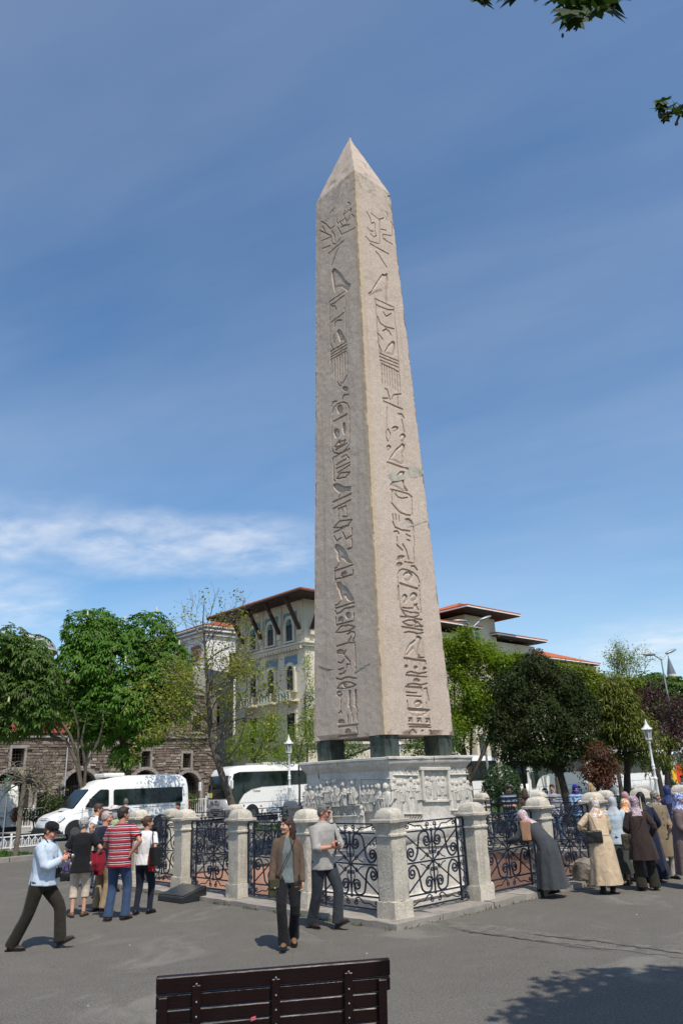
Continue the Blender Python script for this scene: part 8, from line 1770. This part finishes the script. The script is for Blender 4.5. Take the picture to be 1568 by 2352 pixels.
# ---- near people
w1 = Person('man in pale blue shirt and black cap striding right, looking at a camera', 82, 2181, 84, 1.72, fem=0, belly=.55, hair='short', hairm=H_BROWN, cap=C_BLACK, vox=.009, lean=4, hpitch=22, feet={-1: (-.08, .32, 0, 0), 1: (.08, -.32, 0, .40)}, hands={-1: (-.07, -.33, 1.17), 1: (.05, -.36, 1.18)}, curl={-1: (.9, -.2, .1), 1: (-.9, -.2, .1)}, elbow={-1: (-.6, .6, -.5), 1: (.6, .6, -.5)},
    top=dict(mat=C_LBLUE, sleeve='long', hem=-.03, loose=.022, collar=1, fold=.03), bottom=dict(kind='trousers', mat=C_OLIVE, cuff=.095, fit=.014), shoe=L_DKBR, skin='ruddy')
camera_prop('small compact camera held in both hands by the striding man', w1, (-.01, -.43, 1.21), 0, .095)
bag('small black camera case hanging at the striding man\'s chest', w1, (.0, -.26, .99), (.09, .05, .14), L_BLACK, [(.0, -.26, 1.05), (-.07, -.17, 1.25), (-.08, -.07, 1.44), (.0, .08, 1.50), (.08, -.07, 1.44), (.06, -.17, 1.25), (.0, -.26, 1.05)], 'camera_case')
w2 = Person('grey-haired woman in black top and beige cropped trousers seen from behind', 178, 2106, 192, 1.62, fem=1, belly=.15, hair='curly', hairm=H_GREY, vox=.009, hyaw=-25, hands={-1: (-.26, -.10, .98), 1: (.24, -.16, .93)}, elbow={-1: (-.9, .6, 0), 1: (.9, .6, 0)}, feet={1: (.10, .02, .35, 0), -1: (-.10, -.02, -.3, 0)}, top=dict(mat=C_BLACK, sleeve='short', hem=-.16, loose=.03, fold=.02), bottom=dict(kind='capri', mat=C_BEIGE, cuff=.082, fit=.012), shoe=L_SAND)
bag('crumpled crimson jacket over the black-topped woman\'s arm', w2, (-.27, -.10, .90), (.30, .16, .44), C_DRED, None, 'jacket', 'cloth', 0, 3); bag('purple jacket hanging at the black-topped woman\'s other side', w2, (.26, -.18, .92), (.18, .12, .46), C_PURP, None, 'jacket', 'cloth', 0, 4)
bag('black handbag low at the black-topped woman\'s side', w2, (.27, -.06, .70), (.20, .10, .16), L_BLACK, [(.34, -.06, .76), (.27, -.10, .95), (.20, -.06, .76)])
w3 = Person('elderly balding man in navy sweater and khaki trousers', 228, 2093, 148, 1.70, fem=0, belly=.2, hair='short', hairm=hair_mat('thin_grey_hair', (0.30, 0.24, 0.20), (0.50, 0.45, 0.40)), hyaw=-60, vox=.009, hands={1: (.26, -.22, 1.02), -1: (-.12, -.30, 1.0)}, top=dict(mat=C_NAVY, sleeve='long', hem=-.10, loose=.025), bottom=dict(kind='trousers', mat=C_KHAKI, cuff=.085, fit=.01), shoe=L_BROWN, skin='ruddy')
bag('cream tote bag with red print beside the navy sweater', w3, (.27, .02, 1.02), (.30, .07, .34), print_mat('tote_print', [(0.60, 0.56, 0.42), (0.55, 0.52, 0.38), (0.58, 0.54, 0.40), (0.30, 0.07, 0.04)], 10), [(.36, .02, 1.18), (.25, .03, 1.42), (.18, .02, 1.18)], 'tote_bag')
w4 = Person('man in red and navy striped shirt with hand on hip, seen from behind', 268, 2114, 172, 1.79, fem=0, hair='short', hairm=H_DARK, hyaw=-38, vox=.009, hands={-1: (-.21, .06, 1.00), 1: (.20, -.28, 1.05)}, elbow={-1: (-1, .25, 0), 1: (.6, .7, -.2)}, curl={-1: (.6, .6, 0)}, feet={1: (.13, .05, .5, 0), -1: (-.12, -.05, -.15, 0)}, top=dict(mat=C_STRIPE, sleeve='short', hem=-.13, loose=.03, fold=.02), bottom=dict(kind='trousers', mat=C_JEANS, cuff=.085, fit=.006), shoe=L_BROWN, skin='tan')
w5 = Person('woman in white top and dark jeans with red cardigan, seen from behind', 327, 2101, 165, 1.60, fem=1, hair='bun', hairm=H_BROWN, hyaw=-45, vox=.009, hands={-1: (-.22, -.05, .92), 1: (.10, -.25, 1.0)}, feet={1: (.13, .02, .3, 0), -1: (-.08, -.12, -.1, 0)}, top=dict(mat=C_WHITE, sleeve='short', hem=-.06, loose=.012), bottom=dict(kind='trousers', mat=C_DJEANS, cuff=.062), shoe=L_BLACK, skin='tan')
bag('black shoulder bag on the white-topped woman\'s right side', w5, (-.25, .04, 1.02), (.13, .28, .34), L_BLACK, [(-.25, -.06, 1.16), (-.17, .02, 1.45), (-.25, .12, 1.16)], 'shoulder_bag'); bag('red cardigan tucked under the black shoulder bag', w5, (-.21, .09, .96), (.13, .09, .42), C_RED, None, 'cardigan', 'cloth', 0, 5)
w6 = Person('young man in white T-shirt and sunglasses by the far fence corner', 202, 0, 125, 1.80, z=.0, Y=18.6, fem=0, hair='short', hairm=H_BROWN, shades=1, hands={-1: (-.30, .02, 1.02), 1: (.2, -.25, 1.1)}, lean=10, hyaw=-15, top=dict(mat=C_WHITE, sleeve='short', hem=-.1, loose=.025), bottom=dict(kind='trousers', mat=C_JEANS), shoe=L_BLACK)
bag('dark crossbody pouch of the young man in the white T-shirt', w6, (.17, .14, 1.05), (.18, .08, .22), C_NAVY, [(.17, .15, 1.14), (.0, .15, 1.32), (-.12, .08, 1.46), (-.10, -.06, 1.44)], 'crossbody_bag')
w7 = Person('woman with red-brown hair and blue scarf behind the balding man', 226, 2063, 150, 1.70, fem=1, hair='bob', hairm=H_RED, hyaw=-30, top=dict(mat=stripe_mat('black_white_fine', [(0, (0.02, 0.02, 0.025)), (.6, (0.5, 0.5, 0.5))], .03), sleeve='long', loose=.02), bottom=dict(kind='trousers', mat=C_NAVY), shoe=L_BROWN)
m = MB(); m.tube([w7.T(.10*math.sin(a_)*1.05, .10*math.cos(a_), .55 + .012*math.sin(3*a_)) for a_ in np.linspace(0, 2*PI, 15)], .040, 8); m.build('scarf', S_BLUESC, w7.root, smooth=60)
w8 = Person('person in white patterned sun hat half hidden behind the balding man', 250, 2050, 160, 1.74, fem=1, hair='bob', hairm=H_GREY, sunhat=print_mat('hat_print', [(0.62, 0.60, 0.58), (0.60, 0.57, 0.56), (0.3, 0.25, 0.25), (0.65, 0.63, 0.6)], 24), top=dict(mat=cloth('pale_green_top', (0.30, 0.36, 0.20)), sleeve='short', loose=.02), bottom=dict(kind='trousers', mat=C_BEIGE))
wc = Person('woman in open brown jacket and black trousers walking towards the camera, looking aside', 662, 2178, 4, 1.62, fem=1, hair='longcurly', hairm=hair_mat('dark_wavy_hair', (0.012, 0.007, 0.006), (0.065, 0.028, 0.018)), hyaw=-50, hpitch=-3, shades=0, vox=.008, lean=-1, hands={-1: (-.235, -.06, .80), 1: (.225, -.05, .79)}, feet={-1: (-.055, -.16, -.1, .10), 1: (.075, .16, .1, -.25)}, top=dict(mat=C_TEAL, sleeve='hidden', hem=-.07, loose=.0, name='shirt'), bottom=dict(kind='trousers', mat=C_BLACK, cuff=.098, fit=.004), shoe=L_SAND)
# open jacket over the shirt
def open_jacket(p, mat_, hem=-.12, gap=.55):
    m = MB(); n = 30; rings = []
    for z, rx, ry in ((hem, .186, .142), (.02, .176, .134), (.16, .164, .132), (.34, .176, .150), (.44, .168, .130), (.495, .132, .106), (.54, .098, .090), (.578, .080, .082)):
        r = []
        for a_ in np.linspace(-PI/2 + gap*(1 - .35*(z > .4)), 1.5*PI - gap*(1 - .35*(z > .4)), n): r.append(p.T(math.cos(a_)*rx, math.sin(a_)*ry, z + .006*math.sin(9*a_)))
        rings.append(r)
    m.loft(rings, cap=False, close=False); o = m.build('jacket', mat_, p.root, smooth=70); s_ = o.modifiers.new('t', 'SOLIDIFY'); s_.thickness = .016; s_.offset = 0
    m = MB()
    for i in (1, -1): a_, e, w_ = p.sh[i], p.elb[i], p.wr[i]; m.tube([a_ + (e - a_)*-.20, a_ + (e - a_)*-.06, a_ + (e - a_)*.10, a_ + (e - a_)*.3, e + (a_ - e)*.1, e + (w_ - e)*.1, e + (w_ - e)*.55, w_ - (w_ - e)*.12, w_ + (w_ - e)*.02], [.034, .060, .066, .066, .056, .057, .052, .050, .040], 12)
    o = m.build('jacket_sleeves', mat_, p.root); remesh(o, .012, 3)
    m = MB(); m.tube([p.T(math.cos(a_)*.184, math.sin(a_)*.140, hem) for a_ in np.linspace(-PI/2 + gap, 1.5*PI - gap, 26)], .014, 6); m.build('hem_band', mat_, p.root, smooth=60)
open_jacket(wc, C_BROWN)
bag('olive crossbody bag at the brown-jacketed woman\'s hip', wc, (-.19, -.12, .80), (.16, .08, .25), L_OLIVE, [(-.14, -.15, .92), (-.03, -.165, 1.15), (.08, -.15, 1.33), (.13, -.05, 1.47), (.08, .10, 1.44)], 'crossbody_bag', rz=.3, strapm=L_DKBR)
wm = Person('grey-haired man in grey polo and sunglasses holding a small camera', 738, 2131, 42, 1.75, fem=0, belly=.10, hair='short', hairm=H_SALT, hyaw=30, hpitch=8, shades=1, vox=.008, lean=2, hands={-1: (-.02, -.34, 1.12), 1: (.07, -.33, 1.14)}, elbow={-1: (-.8, .35, -.5), 1: (.8, .35, -.5)}, curl={-1: (.9, -.1, .2), 1: (-.9, -.1, .2)}, feet={-1: (-.08, .12, -.1, 0), 1: (.07, -.30, .15, .38)}, top=dict(mat=C_GREY, sleeve='rolled', hem=-.10, loose=.022, collar=1, fold=.03), bottom=dict(kind='trousers', mat=C_SLATE, cuff=.092, fit=.010), shoe=L_DKBR, skin='ruddy')
camera_prop('small silver and black camera in the grey polo man\'s hands', wm, (.03, -.41, 1.16), 0, .085)
m = MB(); m.tube([wm.T(.15, .12, .28), wm.T(.155, .10, .42), wm.T(.14, .0, .535), wm.T(.14, -.09, .46), wm.T(.16, -.13, .30)], .018, 6, flat=.4); m.build('rucksack_strap', C_BLACK, wm.root, smooth=60)
# ---- group of women on the right
p1 = Person('woman in long charcoal coat bending over the railing, seen from behind', 1258, 2060, 222, 1.62, fem=1, scarf=S_PINK, lean=46, hpitch=30, hipback=.10, vox=.009, hands={1: (.22, -.62, .95), -1: (-.20, -.62, .95)}, feet={1: (.09, -.10, .1, 0), -1: (-.11, .12, -.1, -.2)}, top=dict(mat=C_CHAR, sleeve='long'), bottom=dict(kind='trousers', mat=C_BLACK, cuff=.07), coat=dict(mat=C_CHAR, hem=.16, flare=.085, off=(0, .02, 0)), shoe=L_BLACK)
bag('tan leather shoulder bag on the bending woman\'s back', p1, (.17, -.20, 1.16), (.15, .18, .36), L_TAN, [(.13, -.24, 1.28), (.10, -.36, 1.40), (.18, -.40, 1.26), (.17, -.26, 1.20)], 'shoulder_bag', rz=.5)
p2 = Person('woman in long sand-coloured coat with rust and cream headscarf, seen from behind', 1397, 2053, 176, 1.60, fem=1, scarf=S_CREAM, lean=12, hyaw=25, vox=.009, hands={1: (.20, -.20, 1.12), -1: (-.12, -.36, 1.0)}, elbow={1: (1, .5, -.4)}, feet={1: (.09, .0, .1, 0), -1: (-.09, .0, -.1, 0)}, top=dict(mat=C_SAND, sleeve='long'), bottom=dict(kind='trousers', mat=C_BLACK, cuff=.06), coat=dict(mat=C_SAND, hem=.17, flare=.07, belt=1), shoe=L_BLACK)
bag('glossy black handbag under the sand-coated woman\'s arm', p2, (.15, .14, 1.02), (.30, .12, .22), L_BLACK, [(.24, .13, 1.12), (.19, .10, 1.42), (.08, .13, 1.12)], 'handbag')
p3 = Person('woman in pale blue striped blouse and grey skirt behind the sand coat', 1432, 2032, 155, 1.56, fem=1, scarf=S_GREYS, lean=10, hands={-1: (-.28, -.16, .95), 1: (.1, -.3, 1.0)}, top=dict(mat=C_BSTR, sleeve='short', hem=-.16, loose=.03), bottom=dict(kind='skirt', mat=cloth('grey_skirt', (0.055, 0.057, 0.05)), hem=.22), shoe=L_DKBR)
p4 = Person('woman in grey-olive coat bending to look into the pit', 1452, 2022, 150, 1.60, fem=1, scarf=S_ORANGE, lean=38, hpitch=15, hands={-1: (-.24, -.45, .95), 1: (.2, -.5, .95)}, top=dict(mat=C_GOLIVE, sleeve='long'), bottom=dict(kind='trousers', mat=C_BLACK), coat=dict(mat=C_GOLIVE, hem=.30, flare=.05), shoe=L_BLACK)
p5 = Person('woman in chocolate jacket and dark trousers with plum patterned headscarf', 1490, 2046, 168, 1.58, fem=1, scarf=S_BLUEP, tail=0, lean=12, hyaw=12, vox=.009, hands={1: (.16, -.30, 1.05), -1: (-.22, -.12, .98)}, feet={1: (.12, .0, .2, 0), -1: (-.13, -.05, -.25, 0)}, top=dict(mat=C_CHOC, sleeve='long'), bottom=dict(kind='trousers', mat=C_OLIVE, cuff=.115, fit=.02), coat=dict(mat=C_CHOC, hem=.56, flare=.05), shoe=L_BLACK)
bag('furry dark crossbody bag of the woman in the chocolate jacket', p5, (.24, -.06, .88), (.24, .14, .30), print_mat('fur_print', [(0.02, 0.018, 0.014), (0.07, 0.06, 0.045), (0.02, 0.018, 0.014), (0.09, 0.08, 0.06)], 45), [(.22, .02, 1.0), (.10, .165, 1.16), (-.06, .175, 1.34), (-.13, .10, 1.46)], 'crossbody_bag', strapm=L_BROWN)
p6 = Person('woman in long navy coat with black headscarf, half hidden behind the chocolate jacket', 1503, 2026, 165, 1.62, fem=1, scarf=S_BLACK, lean=14, hands={1: (.2, -.3, 1.0), -1: (-.2, -.3, 1.0)}, top=dict(mat=C_NAVY, sleeve='long'), bottom=dict(kind='trousers', mat=C_NAVY), coat=dict(mat=C_NAVY, hem=.12, flare=.08), shoe=L_BLACK)
m = MB(); m.tube([p6.H(0.02, .10, .02), p6.T(.04, .15, .42), p6.T(.10, .17, .05), p6.T(.13, .20, -.28)], [.03, .10, .10, .06], 8, flat=.25); m.build('cream_shawl', cloth('cream_shawl', (0.58, 0.52, 0.42)), p6.root, smooth=60)
p7 = Person('smiling woman in taupe buttoned coat and rust headscarf facing the camera', 1532, 2018, 12, 1.62, fem=1, scarf=S_LEAF, hyaw=18, lean=2, skin='tan', vox=.009, hands={-1: (-.30, -.22, 1.30), 1: (.12, -.24, 1.02)}, elbow={-1: (-.6, .3, -.6)}, feet={1: (.11, -.05, .1, 0), -1: (-.08, .05, -.1, 0)}, top=dict(mat=C_TAUPE, sleeve='long'), bottom=dict(kind='trousers', mat=cloth('stone_trousers', (0.40, 0.36, 0.31)), cuff=.085), coat=dict(mat=C_TAUPE, hem=.44, flare=.04, buttons=1), shoe=L_BLACK)
p8 = Person('woman in mauve coat with large blue and white headscarf at the right edge', 1588, 2040, 40, 1.60, fem=1, scarf=S_SKYP, tail=1, lean=6, hands={1: (.1, -.3, 1.05), -1: (-.12, -.3, 1.0)}, top=dict(mat=C_MAUVE, sleeve='long'), bottom=dict(kind='trousers', mat=C_MAUVE), coat=dict(mat=C_MAUVE, hem=.25, flare=.05), shoe=L_BLACK)
p9 = Person('woman with navy dotted headscarf behind the blue and white one', 1562, 1992, 170, 1.66, fem=1, scarf=S_NAVYP, top=dict(mat=C_NAVY, sleeve='long'), bottom=dict(kind='trousers', mat=C_BLACK), coat=dict(mat=C_NAVY, hem=.4), shoe=L_BLACK)
p10 = Person('woman with white striped headscarf reaching an arm along the railing', 1500, 1992, 150, 1.58, fem=1, scarf=S_WHITE, lean=14, hands={1: (.34, -.38, 1.32), -1: (-.1, -.3, 1.0)}, top=dict(mat=C_LGREY, sleeve='long'), bottom=dict(kind='trousers', mat=C_BLACK), coat=dict(mat=cloth('slate_blue_coat', (0.07, 0.085, 0.10)), hem=.4), shoe=L_BLACK)
p11 = Person('woman with dusty rose headscarf between the olive coat and the black scarf', 1462, 2000, 165, 1.58, fem=1, scarf=S_ROSE, lean=10, top=dict(mat=C_CHAR, sleeve='long'), bottom=dict(kind='trousers', mat=C_BLACK), coat=dict(mat=C_CHAR, hem=.35), shoe=L_BLACK)
# ---- people beyond the far railing
far = 'people beyond the far railing'
Person('young man in navy T-shirt with pale stripes looking down beyond the railing', 1178, 1945, 15, 1.76, group=far, fem=0, hair='short', hairm=H_DARK, hpitch=28, skin='tan', hands={1: (.05, -.28, 1.12), -1: (-.05, -.28, 1.12)}, top=dict(mat=C_NSTR, sleeve='short', hem=-.1, loose=.025), bottom=dict(kind='trousers', mat=C_JEANS), shoe=L_BLACK)
Person('girl with long brown hair standing behind the striped young man', 1217, 1938, 165, 1.60, group=far, fem=1, hair='long', hairm=H_BROWN, top=dict(mat=C_BROWN, sleeve='long'), bottom=dict(kind='trousers', mat=C_DJEANS), shoe=L_BLACK)
Person('woman in light grey sweater and pale jeans leaning at the far railing', 1283, 1940, -12, 1.70, group=far, fem=1, hair='bun', hairm=H_BROWN, hyaw=-10, hands={-1: (-.34, -.22, 1.02), 1: (.22, -.05, .86)}, top=dict(mat=C_LGREY, sleeve='long', hem=-.12, loose=.02), bottom=dict(kind='trousers', mat=C_LJEANS, cuff=.062), shoe=L_BLACK)
q9 = Person('girl with royal blue headscarf looking at a phone beyond the railing', 1335, 1936, 5, 1.66, group=far, fem=1, scarf=S_ROYAL, hpitch=24, hands={-1: (-.06, -.26, 1.20), 1: (.05, -.27, 1.21)}, top=dict(mat=C_SKY, sleeve='long', hem=-.12, loose=.025), bottom=dict(kind='trousers', mat=C_JEANS), shoe=L_BLACK)
camera_prop('small phone in the hands of the girl with the royal blue headscarf', q9, (0, -.34, 1.24), 0, .07)
Person('blond woman seen from behind between the far pillars', 1372, 1925, 170, 1.66, group=far, fem=1, hair='long', hairm=H_BLOND, top=dict(mat=C_BLACK, sleeve='short'), bottom=dict(kind='trousers', mat=C_DJEANS))
Person('dark-haired man in black suit and white shirt near the palisade', 406, 0, 20, 1.64, Y=25.0, fem=0, hair='short', hairm=H_DARK, hyaw=-35, hpitch=14, top=dict(mat=C_BLACK, sleeve='long', loose=.03), bottom=dict(kind='trousers', mat=C_BLACK), skin='tan')
Person('man in pale blue shirt seen from behind in front of the minibus', 283, 0, 185, 1.76, Y=28.5, fem=0, hair='short', hairm=H_SALT, hands={1: (.28, -.12, 1.02), -1: (-.28, -.12, 1.02)}, elbow={1: (1, .2, 0), -1: (-1, .2, 0)}, top=dict(mat=C_LBLUE, sleeve='long', hem=-.02, loose=.03), bottom=dict(kind='trousers', mat=C_BLACK))
# seated man on a park bench, standing man in green, person with turquoise cap by the wall
sb = on_ground(1478, 30.5); t = thing('wooden_bench', 'dark bench under the seated man on the right lawn', 'bench', sb, .5)
for k_ in range(4): m = MB(); m.box((0, -.12 + .12*k_, .43), (1.6, .10, .03)); m.build('seat_slat', M_BENCH, t)
for k_ in range(3): m = MB(); m.box((0, .30 + .03*k_, .58 + .14*k_), (1.6, .03, .11)); m.build('back_slat', M_BENCH, t)
for x in (-.65, .65):
    for y in (-.12, .28): m = MB(); m.box((x, y, .21), (.06, .06, .42)); m.build('leg', M_BENCH, t)
pm = Person('man in pink shirt and dark jeans sitting on a bench on the right lawn', 1478, 0, 62, 1.74, Y=30.35, fem=0, belly=.2, hair='short', hairm=H_DARK, skin='tan', hip=(0, .10, .50), feet={1: (.12, -.46, .1, 0), -1: (-.12, -.40, -.1, 0)}, knee={1: (.1, -1, 1), -1: (-.1, -1, 1)}, lean=-8, hands={1: (.10, -.38, .66), -1: (-.14, -.36, .66)}, top=dict(mat=C_PINK, sleeve='short', loose=.025), bottom=dict(kind='trousers', mat=C_DJEANS), shoe=L_BLACK)
Person('man in bottle green shirt standing by the thick trunk at the right edge', 1551, 0, 70, 1.72, Y=39.5, fem=0, hair='short', hairm=H_DARK, skin='tan', hands={1: (.1, -.25, 1.35), -1: (-.1, -.3, 1.0)}, top=dict(mat=C_GREEN, sleeve='short', loose=.025), bottom=dict(kind='trousers', mat=C_SLATE))
Person('person in white holding out an arm at the right edge', 1584, 0, -62, 1.68, Y=33.0, fem=0, hair='short', hairm=H_DARK, skin='tan', hands={-1: (-.12, -.55, 1.32)}, top=dict(mat=C_WHITE, sleeve='short'), bottom=dict(kind='trousers', mat=C_SLATE))
Person('person with turquoise cap walking along the stone wall behind the minibus bonnet', 168, 0, 60, 1.72, Y=39.5, fem=1, hair='short', hairm=H_BROWN, cap=cloth('turquoise_cap', (0.02, 0.26, 0.34)), top=dict(mat=C_BEIGE, sleeve='short'), bottom=dict(kind='trousers', mat=C_SLATE))
# orange and yellow banner stand behind the green-shirted man
bp = on_ground(1566, 42); t = thing('banner_stand', 'orange and yellow advertising banner at the right edge', 'banner', bp, .4)
m = MB(); m.box((-.28, 0, 1.35), (.5, .04, 1.0)); m.build('yellow_panel', mat('banner_yellow', (0.75, 0.42, 0.02), .6), t); m = MB(); m.box((.25, .02, 1.5), (.55, .04, 1.2)); m.build('orange_panel', mat('banner_orange', (0.62, 0.06, 0.015), .6), t)
for x in (-.5, .5): m = MB(); m.tube([(x, 0, 0), (x, 0, 2.1)], .02, 6); m.build('pole', M_GALV, t)
